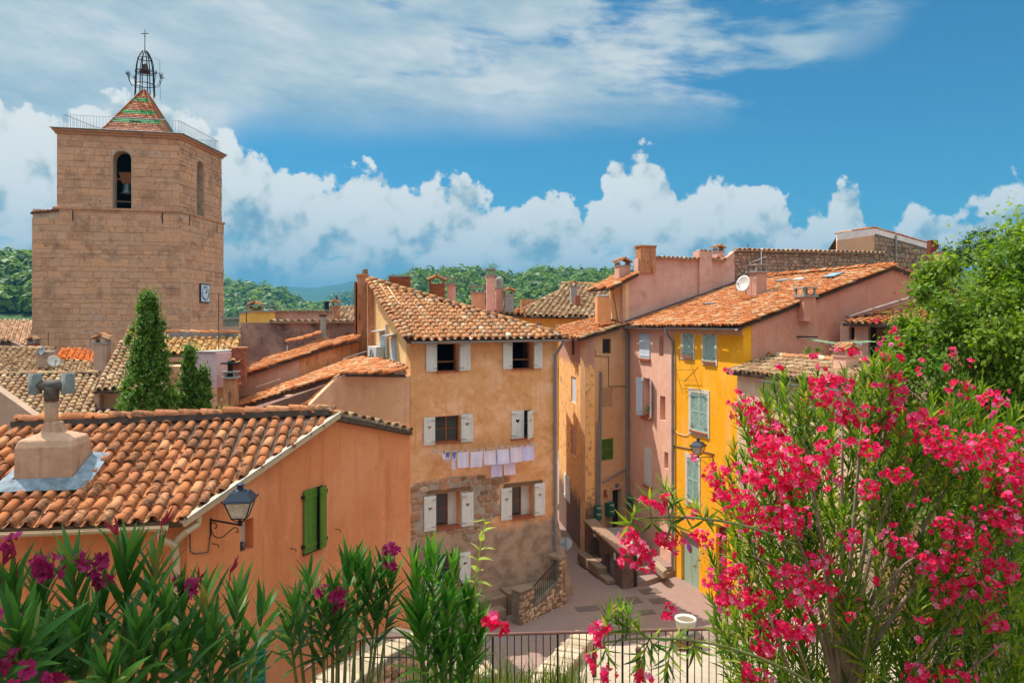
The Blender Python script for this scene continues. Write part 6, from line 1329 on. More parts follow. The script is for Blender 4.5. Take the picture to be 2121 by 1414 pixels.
pipe(ht, [HR.pt(HR.uv(1853,490)[0], ZY(487,42.5), .08), HR.pt(HR.uv(1853,490)[0], ZY(545,42.5), .08)], .06, M_CONCRETE); cr_ = G(1931, 43); chimney(ht, cr_, .42, .42, ZY(560,43), ZY(498,43), plain('rust_red_flue', (.22,.045,.025), .8, .25, 6), 'none'); chimney(ht, G(1948, 42), .5, .5, ZY(560,42), ZY(524,42), W_BEIGE, 'plain')

# ------------------------------------------------------------------ lower houses on the right, in front of the gable
rl = thing('terrace_house', 'pink terrace house with brown wooden shutter beside the tree', 'house', (13, 26.5, 0))
RA, RB = G(1740, 27.6), G(1905, 25.6); RL = VP(RA, RB); zRL = ZY(667, 26.8); rw1, rw2 = RL.rect(1758,677,1770,703), RL.rect(1798,676,1850,748)
wall(rl, W_PINK, RL, [(0, 4), ((RB-RA).length, 4), ((RB-RA).length, zRL), (0, zRL)], [rw1, rw2], .35)
roofpx(rl, [(1745,667,27.2), (1900,673,25.2), (1800,640,29.5)], [(1745,668),(1772,660),(1900,620),(1960,640),(1905,676),(1870,672)], [(1790,664),(1840,642)], pitch=.24, row=.34, mat=T_ORANGE, maxparts=0); gutter(rl, RL.pt(-.05, zRL-.02, .30), RL.pt((RB-RA).length, zRL-.05, .30), .06, M_TANPIPE)
for i in range(5): p0 = P(1756+i*27, 656-i*8.2, 27.6); MB().bar(p0, P(1781+i*27, 648-i*8.2, 27.6), .5, .05).build('lead_flashing', plain('mauve_lead%d' % i, (.22,.14,.13), .7), rl)
MB().obox(RL.pt(rw1[0], rw1[2], -.3), RL.u*(rw1[1]-rw1[0]), RL.v*(rw1[3]-rw1[2]), RL.n*.03).build('window', M_DARK, rl); MB().obox(RL.pt(rw2[0], rw2[2], -.3), RL.u*(rw2[1]-rw2[0]), RL.v*(rw2[3]-rw2[2]), RL.n*.03).build('window', M_DARK, rl)
shutter(rl, RL.pt(rw2[1]+.02, rw2[2], -.02), -RL.u, RL.n, (rw2[1]-rw2[0])*.68, rw2[3]-rw2[2], M_WOOD, 'boards'); body(rl, W_PINK, [RL.pt(.4, 0, -.5), RL.pt(2.5, 0, -.5), RL.pt(2.5, 0, -3), RL.pt(.4, 0, -2)], 3, zRL-.4)
rc = thing('low_tiled_house', 'low house with weathered brown tile edge right of the yellow one', 'house', (10.5, 24.5, 0))
QA, QB = G(1527, 26.3), G(1790, 20.6); QP = VP(QA, QB); qL = (QB-QA).length; zQ0 = ZY(772, 26.3)
wall(rc, stucco('cream_rough_render', (.54,.42,.30), (.60,.48,.36), (.44,.31,.21), .4, 1.0), QP, [(0, -.5), (qL, -.5), (qL, zQ0), (0, zQ0)], [QP.rect(1640,960,1668,1040)], .35)
UQ = Vector((-QP.n.x, -QP.n.y, 0)); qe0, qe1 = QA+Vector((0, 0, zQ0+.06))-UQ*.3-QP.u*.25, QB+Vector((0, 0, zQ0+.06))-UQ*.3
qrf, _ = roof(rc, [qe0, qe1, qe1+UQ*1.9+Vector((0, 0, .5)), qe0+UQ*1.9+Vector((0, 0, .5))], UQ+Vector((0, 0, .26)), .245, .36, T_OLD, 300)
gutter(rc, QP.pt(1.8, zQ0-.12, .34), QP.pt(qL, zQ0-.12, .34), .065, M_GREYPIPE); ridge(qrf, qe0+UQ*1.9+Vector((0, 0, .5)), qe1+UQ*1.9+Vector((0, 0, .5)), .26, .45, T_MID)
body(rc, W_PINKDK, [QP.pt(.4, 0, -.4), QP.pt(qL-.2, 0, -.4), QP.pt(qL-.2, 0, -2.2), QP.pt(.6, 0, -2.2)], -.5, zQ0-.3)
cq = G(1752, 22.6); chimney(rc, cq, .52, .5, ZY(790, 22.6), ZY(738, 22.6), W_PINK, 'gable', .35, capmat=W_PINK)
# ------------------------------------------------------------------ street furniture and small things
def HZ(px, py, z):
    r = Vector(((px-CX)/F, 1, -(py-HY)/F)); return CAMP+r*((z-CZ)/r.z)
def lantern(name, label, root, out, c, s):
    """square tapered street lantern on a scrolled wall bracket; c = foot of the lantern, s = its height"""
    t = thing(name, label, 'street lamp', root); c, root = Vector(c), Vector(root); ang = math.atan2(out.y, out.x); ca, sa = math.cos(ang+.6), math.sin(ang+.6)
    def q4(r, z): return [c+Vector(((x*ca-y*sa)*r, (x*sa+y*ca)*r, z)) for x, y in ((-1,-1),(1,-1),(1,1),(-1,1))]
    fr = MB(); lo, hi = q4(.17*s, .16*s), q4(.31*s, .58*s)
    for i in range(4):
        fr.bar(lo[i], hi[i], .022*s); fr.bar(lo[i], lo[(i+1) % 4], .022*s); fr.bar(hi[i], hi[(i+1) % 4], .03*s)
        fr.tube([lo[i], (lo[i]+c+Vector((0, 0, .03*s)))/2+Vector((0, 0, -.02*s)), c+Vector((0, 0, .03*s))], .012*s, 5)
    fr.lathe([(.05*s, -.05*s), (.055*s, .03*s), (.03*s, .06*s), (.03*s, .16*s)], 8, c); fr.build('lamp_frame', M_IRON, t)
    rf_ = MB(); r1, r2, r3 = q4(.35*s, .58*s), q4(.33*s, .62*s), q4(.20*s, .80*s); vs = r1+r2+r3
    rf_.add(vs, [(0, 3, 2, 1)]+[(j*4+i, j*4+(i+1) % 4, j*4+4+(i+1) % 4, j*4+4+i) for j in range(2) for i in range(4)]+[(8, 9, 10, 11)])
    rf_.lathe([(.17*s, .80*s), (.15*s, .83*s), (.08*s, .86*s), (.07*s, .92*s), (.11*s, .95*s), (.11*s, .97*s), (.03*s, 1.0*s)], 12, c); lr = rf_.build('lamp_roof', plain('lamp_blue_black', (.018,.03,.05), .35, .2, 10), t)
    for p in r1: MB().lathe([(.01*s, 0), (.02*s, .02*s), (.008*s, .05*s)], 6, p+Vector((0, 0, .02*s))).build('corner_knob', M_IRON, lr)
    lo2, hi2 = q4(.165*s, .17*s), q4(.30*s, .575*s)
    for i in range(4): j = (i+1) % 4; MB().face([lo2[i], lo2[j], hi2[j], hi2[i]]).build('pane', M_LAMPGLASS, t)
    br = MB(); e = c+Vector((0, 0, -.03*s)); o = Vector(out).normalized(); L = (Vector((e.x, e.y, 0))-Vector((root.x, root.y, 0))).length; rz = Vector((root.x, root.y, e.z))
    br.bar(rz, e, .03*s, .04*s); br.obox(rz+Vector((0, 0, -.42*s))-o.cross(Vector((0, 0, 1)))*.02*s, o*.012, o.cross(Vector((0, 0, 1)))*.04*s, (0, 0, .46*s))
    pts = []
    for i in range(15): a = i/14*4.6; r = .13*s*(1-i/20); pts.append(rz+o*(.14*s+r*math.cos(math.pi-a))+Vector((0, 0, -.15*s+r*math.sin(math.pi-a)*1.0)))
    br.tube(pts, .014*s, 5)
    big_ = [rz+o*(L*f)+Vector((0, 0, -s*z)) for f, z in ((.02, .16), (.04, .30), (.14, .40), (.30, .42), (.45, .36), (.62, .22), (.78, .10), (.86, .08), (.93, .12), (.94, .18), (.88, .20), (.85, .16))]
    br.tube(big_, .014*s, 5); br.build('wall_bracket', M_IRON, t); return t
u0 = GP.uv(436, 1080)[0]; root = GP.pt(u0, ZY(1080, 12.4), 0); lc_ = root+GP.n*.70; lc_.z = ZY(1084, lc_.y)
lantern('street_lantern', 'black wall lantern on scrolled bracket, on the orange house', root, GP.n, lc_, .68)
root = YF.pt(YF.uv(1477, 944)[0], ZY(944, 28.6), 0); lc_ = root+YF.n*.68; lc_.z = ZY(946, lc_.y); lantern('street_lantern', 'black wall lantern on the yellow house by the pink blossom', root, YF.n, lc_, .74)
MB().tube([YF.pt(*YF.uv(*p), .02) for p in ((1392,922),(1440,931),(1480,940))], .02, 5).build('wall_cable', M_CABLE, yh); MB().tube([YF.pt(*YF.uv(*p), .02) for p in ((1396,920),(1393,1000),(1391,1190))], .018, 5).build('wall_cable', M_CABLE, yh)
MB().tube([YF.pt(*YF.uv(*p), .03) for p in ((1393,886),(1405,897),(1420,901),(1427,899))], .012, 5).build('wall_cable', M_WHITEPLASTIC, yh)
# washing line under the second-floor windows
LP = Pl(FC.o+FC.n*.55, FC.u, FC.v); la_, lb_ = LP.hit(908, 937), LP.hit(1110, 920)
wl = thing('washing_line', 'washing line stretched under the heart-shuttered windows', 'clothesline', la_)
for dz in (0, .1): MB().tube([la_-FC.n*dz*2, (la_+lb_)/2-FC.n*dz*2+Vector((0, 0, -.03)), lb_-FC.n*dz*2], .006, 5).build('line', M_WHITEPLASTIC, wl)
for e in (la_, lb_): MB().bar(e-FC.n*.55, e+FC.n*.06, .04, .04).build('line_bracket', M_WHITEPLASTIC, wl)
def cloth_mat(name, c):
    k = material(name); return finish(k, k.ramp(k.noise(k.pos, 9, 3), [(.3, mul(c, .93)), (.7, c)]), .9, k.noise(k.pos, 60, 3), .1, .005)
C_WHITE, C_LILAC, C_PINK, C_BLUE = cloth_mat('white_towel', (.80,.74,.92)), cloth_mat('lilac_cloth', (.72,.64,.90)), cloth_mat('pale_pink_cloth', (.84,.70,.82)), cloth_mat('blue_cloth', (.10,.22,.62))
def garment(name, label, x0, y0, x1, y1, mat, off=0.0, shape=None, cat='towel', group=None):
    pl2 = Pl(LP.o+LP.n*off, LP.u, LP.v); a, b = pl2.uv(x0, y0), pl2.uv(x1, y0-(x1-x0)*.075); hgt = pl2.uv(x0, y0)[1]-pl2.uv(x0, y1)[1]; nx, ny = 9, 10; vs = []; fs = []; ph = R.uniform(0, 6)
    for d_ in (0, -.006):
        for j in range(ny+1):
            t = j/ny; l, r_ = (shape(t) if shape else (0.0, 1.0))
            for i in range(nx+1):
                s = l+(r_-l)*i/nx; u = a[0]+(b[0]-a[0])*s; z = a[1]+(b[1]-a[1])*s-hgt*t-.015*math.sin(s*math.pi)*(1-t)
                vs.append(pl2.pt(u+.006*math.sin(t*5+ph), z, d_+(.012+.028*t)*math.sin(s*9+ph)+.02*math.sin(t*3+ph)))
    m = (nx+1)*(ny+1)
    for j in range(ny):
        for i in range(nx): q_ = j*(nx+1)+i; fs.append((q_, q_+1, q_+nx+2, q_+nx+1)); fs.append((m+q_+1, m+q_, m+q_+nx+1, m+q_+nx+2))
    o = MB().add(vs, fs).build(name, mat, smooth=True); tag(o, label, cat, group)
    return o
TW = [(948,936,972,969,C_WHITE,'leftmost'),(974,935,1000,968,C_WHITE,'second'),(1003,933,1027,963,C_PINK,'third'),(1031,930,1054,961,C_WHITE,'fourth'),(1058,926,1081,958,C_PINK,'fifth'),(1083,923,1106,954,C_LILAC,'rightmost')]
for x0, y0, x1, y1, m, w_ in TW: garment('hanging_towel', '%s of six pale towels on the washing line' % w_, x0, y0, x1, y1, m, group='towels on the washing line')
garment('hanging_trousers', 'left pale trousers hanging below the towels', 1017, 936, 1041, 988, C_LILAC, -.16, None, 'trousers', 'trousers on the washing line'); garment('hanging_trousers', 'right pale trousers hanging below the towels', 1044, 933, 1069, 984, C_PINK, -.16, None, 'trousers', 'trousers on the washing line')
garment('hanging_sock', 'long white stocking beside the leftmost towel', 936, 944, 946, 972, C_WHITE, -.03, lambda t: (0, 1-.35*t), 'stocking')
garment('hanging_briefs', 'small blue garment, left one on the line', 924, 936, 933, 947, C_BLUE, .02, lambda t: (.25*t, 1-.25*t), 'underwear', 'small clothes on the line'); garment('hanging_briefs', 'small blue garment beside the long stocking', 937, 936, 946, 949, C_BLUE, .03, lambda t: (.3*t, 1-.3*t), 'underwear', 'small clothes on the line')
garment('hanging_briefs', 'small pale garment at the left end of the line', 914, 938, 924, 952, C_PINK, 0, lambda t: (.35*t, 1-.2*t), 'underwear', 'small clothes on the line'); garment('hanging_briefs', 'lowest small white garment near the left end', 921, 945, 933, 957, C_WHITE, -.1, lambda t: (.3*t, 1-.3*t), 'underwear', 'small clothes on the line')
PEGC = [plain('peg_red', (.5,.03,.04), .5), plain('peg_yellow', (.6,.4,.03), .5), plain('peg_blue', (.05,.12,.5), .5)]
for i in range(14):
    p = la_+(lb_-la_)*((i+.8)/14.5); MB().box(p+Vector((0, 0, -.05)), .03, .03, .09).build('peg', PEGC[i % 3], wl)
# drying wires on the yellow wall, and the pegged line by the gable
rk = thing('drying_rack', 'thin wire drying rack folded against the yellow wall', 'drying rack', YF.pt(*YF.uv(1405, 742)))
fr_ = [(1408,744),(1443,744),(1458,816),(1420,816)]; mb = MB()
for a, b in ((0, 1), (0, 3), (1, 2)): mb.tube([YF.pt(*YF.uv(*fr_[a]), .35), YF.pt(*YF.uv(*fr_[b]), .12)], .010, 5)
mb.build('rack_frame', M_CABLE, rk)
for t in (.3, .6, .85): MB().tube([YF.pt(*YF.uv(fr_[0][0]+12*t, 744+72*t), .30-.2*t), YF.pt(*YF.uv(fr_[1][0]+15*t, 744+72*t), .30-.2*t)], .008, 4).build('rack_wire', M_CABLE, rk)
g0, g1 = gp.hit(1662, 699)+gp.n*.1, P(1800, 706, 24.5); pl_ = thing('pegged_line', 'green pegged washing line in front of the rose gable wall', 'clothesline', g0)
for dz in (0, .12, .24): MB().tube([g0+Vector((0, -dz*2, -dz*.3)), (g0+g1)/2+Vector((0, -dz*2, -.12-dz*.3)), g1+Vector((0, -dz*2, 0))], .010, 5).build('line', plain('line_green%d' % int(dz*100), (.30,.55,.30), .6), pl_)
MB().bar(gp.hit(1650, 697), gp.hit(1675, 697)+gp.n*.5, .05).build('line_bracket', M_IRON, pl_)
for i in range(12): t = .3+.05*i; p = g0+(g1-g0)*t+Vector((0, -.1*(i % 3), -.12*math.sin(t*3.1)-.1)); MB().box(p, .035, .03, .11).build('peg', (PEGC+[C_PINK])[i % 4], pl_)
# letter boxes, plates, parcel niche
M_BOX = plain('letterbox_green', (.015,.12,.075), .45, .15, 8); M_LABEL = plain('label_white', (.75,.70,.60), .6)
def letterbox(label, c, u, n, w, hgt, dd, group='green letterboxes by the alley door', post=True):
    t = thing('letterbox', label, 'letterbox', c, group); c, u, n = Vector(c), Vector(u), Vector(n); v = Vector((0, 0, 1)); MB().obox(c-u*w/2, u*w, n*dd, v*hgt).build('casing', M_BOX, t, bevel=.01)
    for i in range(2):
        z = hgt*(.06+.47*i); d_ = MB().obox(c-u*(w/2-.02)+n*dd+v*z, u*(w-.04), n*.008, v*(hgt*.42)).build('door', M_BOX, t)
        MB().obox(c-u*(w/2-.05)+n*(dd+.008)+v*(z+hgt*.33), u*(w-.10), n*.004, v*.035).build('slot_flap', M_LABEL, d_); MB().obox(c+u*(w*.05)+n*(dd+.008)+v*(z+hgt*.22), u*(w*.3), n*.004, v*.025).build('name_label', M_LABEL, d_)
    if post: MB().tube([c+n*.1+v*0, c+n*.1+v*-1.0], .025, 6).build('post', M_GREYPIPE, t)
    return t
letterbox('pair of green letterboxes, left of the drainpipe', TN.pt(TN.uv(1230,1072)[0], ZY(1072,34.4), .06), TN.u, TN.n, .36, .66, .3); letterbox('pair of green letterboxes, right of the drainpipe', TN.pt(TN.uv(1257,1066)[0], ZY(1066,34.8), .06), TN.u, TN.n, .36, .64, .3)
letterbox('dark green letterbox on the pink wall beside the door', PK.pt(PK.uv(1308,1055)[0], ZY(1055,35), .02), PK.u, PK.n, .7, .62, .12, post=False)
DIG = {'3': [(-1,1,1,1),(1,1,1,0),(-.6,0,1,0),(1,0,1,-1),(-1,-1,1,-1)], '2': [(-1,1,1,1),(1,1,1,0),(-1,0,1,0),(-1,0,-1,-1),(-1,-1,1,-1)]}
def plate(label, pl2, px, py, d_):
    u, v = pl2.uv(px, py); t = thing('house_number', label, 'house number', pl2.pt(u, v)); w = .11; MB().obox(pl2.pt(u-w, v-w*.8, .0), pl2.u*2*w, pl2.v*1.6*w, pl2.n*.03).build('plate', plain('plate_'+d_, (.02,.03,.10), .4), t)
    mb = MB()
    for x0, y0, x1, y1 in DIG[d_]: mb.bar(pl2.pt(u+x0*.03, v+y0*.05, .034), pl2.pt(u+x1*.03, v+y1*.05, .034), .018, .006, pl2.n)
    mb.build('numeral', M_LABEL, t)
plate('small blue number plate above the tan house door', TN, 1278, 1005, '3'); plate('small blue number plate on the yellow house', YF, 1474, 1081, '2')
mb = MB().obox(TN.pt(hsm[0], hsm[2], -.2), TN.u*(hsm[1]-hsm[0]), TN.v*.12, TN.n*.24); tag(mb.build('parcel', M_BRICKSILL), 'small orange parcel in the wall niche by the door', 'parcel')
# road sign seen from behind
sc_ = P(1172, 1125, 28.2); sn = thing('road_sign', 'round road sign seen from behind, beside the buttress', 'sign', sc_); dirn = Vector((.12, -1, 0)).normalized(); qm = dirn.to_track_quat('Z', 'Y').to_matrix()
MB().lathe([(.25, -.01), (.25, .01), (.235, .012), (.235, .004), (.01, .004)], 28, sc_, M=qm).build('sign_disc', plain('sign_grey', (.36,.38,.42), .45, .08, 4, .3), sn); MB().obox(sc_+Vector((-.035, -.03, -.27)), (.07, 0, 0), (0, -.03, 0), (0, 0, .54)).build('sign_channel', M_GREYPIPE, sn); MB().bar(sc_+Vector((-.28, -.04, 0)), sc_+Vector((0, -.04, 0)), .06, .07).build('sign_arm', M_GREYPIPE, sn)
# ramp wall with blind arches, bench, landing and steps by the alley
W_SOOTSHADE = stucco('sooty_shaded_ramp_render', (.11,.08,.065), (.15,.11,.085), (.04,.032,.028), .6, 1.4, False)  # soot, made darker still to carry the shade of the houses
rA_, rB_ = G(1211, 33.2), G(1289, 29.6); RW = VP(rA_, rB_); rLn = (rB_-rA_).length; zr0, zr1 = ZY(1080, 33.2), ZY(1152, 29.6)
rampt = thing('ramp_wall', 'dark stone ramp wall with blind arches beside the alley', 'wall', (4, 31, 0))
ra1, ra2 = RW.rect(1222,1112,1246,1186), RW.rect(1253,1145,1271,1202)
rwm = wall(rampt, W_SOOTSHADE, RW, [(0, -.6), (rLn, -.6), (rLn, zr1), (0, zr0)], [arch(ra1[0], ra1[1], .45, ra1[3]), arch(ra2[0], ra2[1], .15, ra2[3])], .5)
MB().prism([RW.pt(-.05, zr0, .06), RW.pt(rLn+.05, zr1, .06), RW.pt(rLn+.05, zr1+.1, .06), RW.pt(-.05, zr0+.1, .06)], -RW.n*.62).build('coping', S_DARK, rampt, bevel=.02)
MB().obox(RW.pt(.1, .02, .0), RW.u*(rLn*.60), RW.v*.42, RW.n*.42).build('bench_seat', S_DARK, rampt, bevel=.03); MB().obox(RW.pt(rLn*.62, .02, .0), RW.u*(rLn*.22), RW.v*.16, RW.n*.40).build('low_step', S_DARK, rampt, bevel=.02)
body(rampt, M_DARK, [RW.pt(.1, 0, -.52), RW.pt(rLn-.05, 0, -.52), RW.pt(rLn-.05, 0, -.7), RW.pt(.1, 0, -.7)], -.4, zr1-.05, 'arch_back'); MB().obox(RW.pt(RW.uv(1272,1160)[0], ZY(1163,30), .0), RW.u*.16, RW.v*.3, RW.n*.02).build('notice', M_LABEL, rampt)
o = MB().prism([HZ(px, py, 1.25) for px, py in ((1222,1092),(1300,1092),(1322,1112),(1296,1138),(1280,1146))], (0, 0, -1.6)).build('landing', M_CONCRETE); o['kind'] = 'structure'; o['label'] = 'shaded landing in front of the tan house door'
for i, (zz_, pts) in enumerate(((.80, ((1292,1140),(1325,1118),(1345,1128),(1340,1150),(1300,1158))), (.42, ((1300,1182),(1296,1160),(1350,1140),(1388,1160),(1392,1172))), (.20, ((1306,1204),(1300,1185),(1396,1170),(1402,1180),(1340,1202))))):
    o = MB().prism([HZ(px, py, zz_) for px, py in pts], (0, 0, -zz_-.3)).build('stone_step', M_STREET); tag(o, ('upper', 'middle broad', 'lowest')[i]+' stone step below the pink house door', 'step', 'steps at the pink house')
o = MB().prism([HZ(px, py, .62) for px, py in ((1352,1166),(1374,1184),(1382,1178),(1362,1160))], (0, 0, -.3)).build('stone_block', S_PALE, bevel=.02); tag(o, 'pale sunlit doorstep block at the pink house', 'step')
# outside stair at the ochre house
os_ = thing('outside_stair', 'low rubble stair wall with iron handrail before the ochre house', 'stairs', FC.pt(4.5, 0, 1.3))
Q0, Q1 = FC.pt(3.55, 0, 1.75), FC.pt(LF_-.12, 0, .75); SW = VP(Q0, Q1); sL = (Q1-Q0).length
mwall = wall(os_, plain('stair_mortar', (.20,.15,.10), .95, .3, 4), SW, [(0, -.5), (sL, -.5), (sL, 1.75), (sL-.35, 1.75), (sL-.4, .95), (.72, .45), (.68, 1.10), (0, 1.15)], [], .42); rubble(mwall, SW, [(0, -.3), (sL, -.3), (sL, 1.7), (sL-.35, 1.7), (sL-.4, .9), (.75, .4), (.68, 1.08), (0, 1.12)], S_BROWN, .21, [], 200, seed=21, proud=.04)
SL2 = VP(Q0-FC.n*.0, Q0+FC.n*-1.0); MB().obox(SW.pt(-.03, 1.15, .03), SW.u*.75, SW.v*.09, -SW.n*.48).build('coping', S_DARK, os_, bevel=.03); MB().obox(SW.pt(sL-.4, 1.75, .05), SW.u*.5, SW.v*.14, -SW.n*.6).build('coping', S_DARK, os_, bevel=.03)
h0_, h1_ = SW.pt(.75, 1.05, -.15), SW.pt(sL-.35, 1.72, -.15); MB().tube([h0_, h1_], .02, 6).build('handrail', M_IRON, os_)
for i in range(13): t = (i+.3)/13; p = h0_+(h1_-h0_)*t; MB().tube([p, Vector((p.x, p.y, .42+.5*t))], .010, 5).build('handrail_bar', M_IRON, os_)
for i in range(3): MB().obox(FC.pt(2.3-.25*i, -.3, .05), FC.u*(1.25), FC.v*(.42+.30*(2-i)), FC.n*(.65+.42*i)).build('stair_tread', S_DARK, os_, bevel=.03)
MB().obox(FC.pt(3.56, -.3, .05), FC.u*(LF_-4.2), FC.v*1.1, FC.n*.7).build('stair_landing', S_DARK, os_)
# terrace railing, parapets and bollards in the foreground
rail = thing('terrace_railing', 'thin iron terrace railing along the bottom of the picture', 'railing', P(1100, 1420, 11.2)); M_RAIL = plain('brown_rail', (.17,.075,.055), .6, .2, 9)
r0, r1 = P(752, 1320, 11.3), P(2200, 1283, 11.3); MB().tube([r0, r1], .026, 8).build('top_rail', M_RAIL, rail); Lr_ = (r1-r0).length; nb = int(Lr_/.112)
for i in range(nb+1):
    p = r0+(r1-r0)*(i/nb); post = i % 9 == 0; MB().tube([p, p+Vector((0, 0, -.98))], .018 if post else .008, 6 if post else 5).build('post' if post else 'baluster', M_IRON, rail)
MB().tube([r0+Vector((0, 0, -.92)), r1+Vector((0, 0, -.92))], .014, 6).build('bottom_rail', M_IRON, rail)
rs = thing('stair_railing', 'short railing section turning down over the stone parapet', 'railing', P(740, 1420, 11)); e0_ = P(672, 1356, 10.6); MB().tube([r0+Vector((-.02, -.02, -.01)), e0_, e0_+Vector((-.25, -.25, -.12))], .024, 8).build('top_rail', M_RAIL, rs)
for i in range(7): p = r0+(e0_-r0)*((i+.5)/7); MB().tube([p, p+Vector((0, 0, -.6))], .008 if i % 4 else .017, 5).build('baluster', M_IRON, rs)
MB().tube([r0+Vector((0, -.03, -.29)), r0+Vector((.9, -.03, -.29))], .010, 5).build('lower_rail', M_IRON, rs)
def stone_parapet(name, label, a, b, w, za, zb_, zlow, seed, size=.3, topmat=S_PALE):
    t = thing(name, label, 'wall', a); a, b = Vector((a[0], a[1], 0)), Vector((b[0], b[1], 0)); d_ = (b-a).normalized(); s = d_.cross(Vector((0, 0, 1))); L = (b-a).length
    mb = MB(); v = [a-s*w/2, b-s*w/2, b+s*w/2, a+s*w/2]; zt_ = [za, zb_, zb_, za]
    mb.add([Vector((p.x, p.y, zlow)) for p in v]+[Vector((p.x, p.y, z-.06)) for p, z in zip(v, zt_)], [(3,2,1,0),(4,5,6,7),(0,1,5,4),(1,2,6,5),(2,3,7,6),(3,0,4,7)]); m = mb.build('wall_core', M_MORTAR, t)
    for sg in (1, -1):
        pp_ = Pl(a+s*w/2*sg, d_, (0, 0, 1)); pp_.n = s*sg; rubble(m, pp_, [(0, zlow+.2), (L, zlow+.2), (L, zb_-.08), (0, za-.08)], S_FIELD, size, [], 110, seed=seed+sg, proud=.05)
    rr = random.Random(seed); x = 0
    while x < L-.05:
        l = min(rr.uniform(.28, .6), L-x); z0_, z1_ = za+(zb_-za)*x/L, za+(zb_-za)*(x+l)/L; j = lambda q_: rr.uniform(-q_, q_); p0, p1 = a+d_*(x+.012), a+d_*(x+l-.012); hh = .07+rr.uniform(0, .05)
        vs = [p0-s*(w/2+.05+j(.04))+Vector((0, 0, z0_-.07)), p1-s*(w/2+.05+j(.04))+Vector((0, 0, z1_-.07)), p1+s*(w/2+.05+j(.04))+Vector((0, 0, z1_-.07)), p0+s*(w/2+.05+j(.04))+Vector((0, 0, z0_-.07))]
        vs += [p+Vector((j(.03), j(.03), hh+j(.025))) for p in vs]; MB().add(vs, [(3,2,1,0),(4,5,6,7),(0,1,5,4),(1,2,6,5),(2,3,7,6),(3,0,4,7)], rr.random()*.99+.005).build('coping_stone', topmat, t, bevel=.035); x += l
    return t
stone_parapet('stone_parapet', 'pale stone parapet below the oleanders beside the orange wall', G(628, 11.3), G(846, 14.0), .62, 5.02, 5.02, 2.0, 31)
stone_parapet('stone_parapet', 'sloping pale stone parapet between street and upper pavement', P(1217, 1306, 19.3), P(1105, 1440, 13.2), .5, ZY(1306, 19.3), ZY(1430, 13.2), .3, 41)
stone_parapet('stone_parapet', 'low stone kerb wall behind the grass at the railing', P(900, 1398, 14.6), P(1025, 1386, 15.2), .5, ZY(1385, 14.8), ZY(1383, 15.2), 2.0, 51)
pb_ = P(1420, 1318, 18.0); plt = thing('pot_plinth', 'stone block plinth under the white flower pot', 'plinth', pb_)
MB().box(pb_+Vector((0, 0, -.55)), .62, .5, .55, .2).build('block', S_FIELD, plt, bevel=.04); MB().box(pb_+Vector((0, 0, .0)), .74, .6, .10, .2).build('slab', S_DARK, plt, bevel=.03)
fp = thing('flower_pot', 'white ribbed flower pot on the stone plinth', 'flower pot', pb_+Vector((0, 0, .10))); MB().lathe([(.18, 0), (.2, .02), (.235, .30), (.26, .31), (.265, .37), (.24, .37), (.225, .32), (.01, .31)], 22, pb_+Vector((0, 0, .101))).build('pot_body', M_WHITEPLASTIC, fp, smooth=True)
mb = MB()
for i in range(22): a = 2*math.pi*i/22; mb.tube([pb_+Vector((math.cos(a)*.198, math.sin(a)*.198, .12)), pb_+Vector((math.cos(a)*.234, math.sin(a)*.234, .39))], .012, 4)
mb.build('pot_ribs', M_WHITEPLASTIC, fp, kind='stuff'); MB().lathe([(.22, 0), (.01, .02)], 16, pb_+Vector((0, 0, .425)), cap=False).build('soil', M_EARTH, fp)
for px, lab in ((1231, 'left one of two rusty bollards behind the railing'), (1322, 'right one of two rusty bollards behind the railing')):
    b_ = P(px, 1400, 15.2); MB_ = MB().lathe([(.05, 0), (.05, .52), (.062, .53), (.062, .58), (.03, .62)], 12, b_); tag(MB_.build('bollard', M_RUST, smooth=True), lab, 'bollard', 'bollards on the upper pavement')
# ------------------------------------------------------------------ plants
def leaf_shape(var, wr=.145, droop=.12, fold=.22):
    rr = random.Random(var*13+1); ts = (0.0, .14, .38, .68, 1.0); ws = (.12, .72, 1.0, .70, .02); vs = []; tw = rr.uniform(-.25, .25); dp = droop*rr.uniform(.3, 1.8)
    for t, w in zip(ts, ws):
        z = -dp*t*t; a = tw*t
        for s in (-1, 0, 1):
            x = s*wr*.5*w; zz_ = abs(s)*fold*wr*.5*w; vs.append((x*math.cos(a)-zz_*math.sin(a)*s, t, z+zz_+x*math.sin(a)))
    return np.array(vs), [(i*3+j, i*3+j+1, i*3+j+4, i*3+j+3) for i in range(4) for j in range(2)]
LEAFV = [leaf_shape(i) for i in range(7)]
def flower_shape(var):
    rr = random.Random(var*7+3); vs = [(0, 0, -.5)]; fs = []
    for p in range(5):
        a = 2*math.pi*p/5+rr.uniform(-.15, .15); c, s = math.cos(a), math.sin(a); up = rr.uniform(-.05, .35); b = len(vs); w = rr.uniform(.36, .46)
        for r_, ww, z in ((.20, .16, 0.0), (.62, w, .16+up*.4), (1.0, w*.72, .12+up)):
            for q_ in (-1, 1): vs.append((c*r_-s*ww*q_, s*r_+c*ww*q_, z+.06*q_))
        fs += [(0, b, b+1), (b, b+2, b+3, b+1), (b+2, b+4, b+5, b+3)]
    return np.array(vs), fs
FLOWV = [flower_shape(i) for i in range(5)]
def basis(y, n=None):
    y = y.normalized(); z = Vector((0, 0, 1)) if n is None else n
    if abs(y.dot(z)) > .97: z = Vector((1, .2, 0))
    x = y.cross(z).normalized(); return x, y, x.cross(y)
def data_for(cache, key, vs, fs, mat, name):
    if key not in cache:
        me = bpy.data.meshes.new(name); me.from_pydata([tuple(v) for v in vs], [], fs); me.materials.append(mat); me.polygons.foreach_set('use_smooth', [True]*len(fs)); me.update(); cache[key] = me
    return cache[key]
FC_CACHE = {}
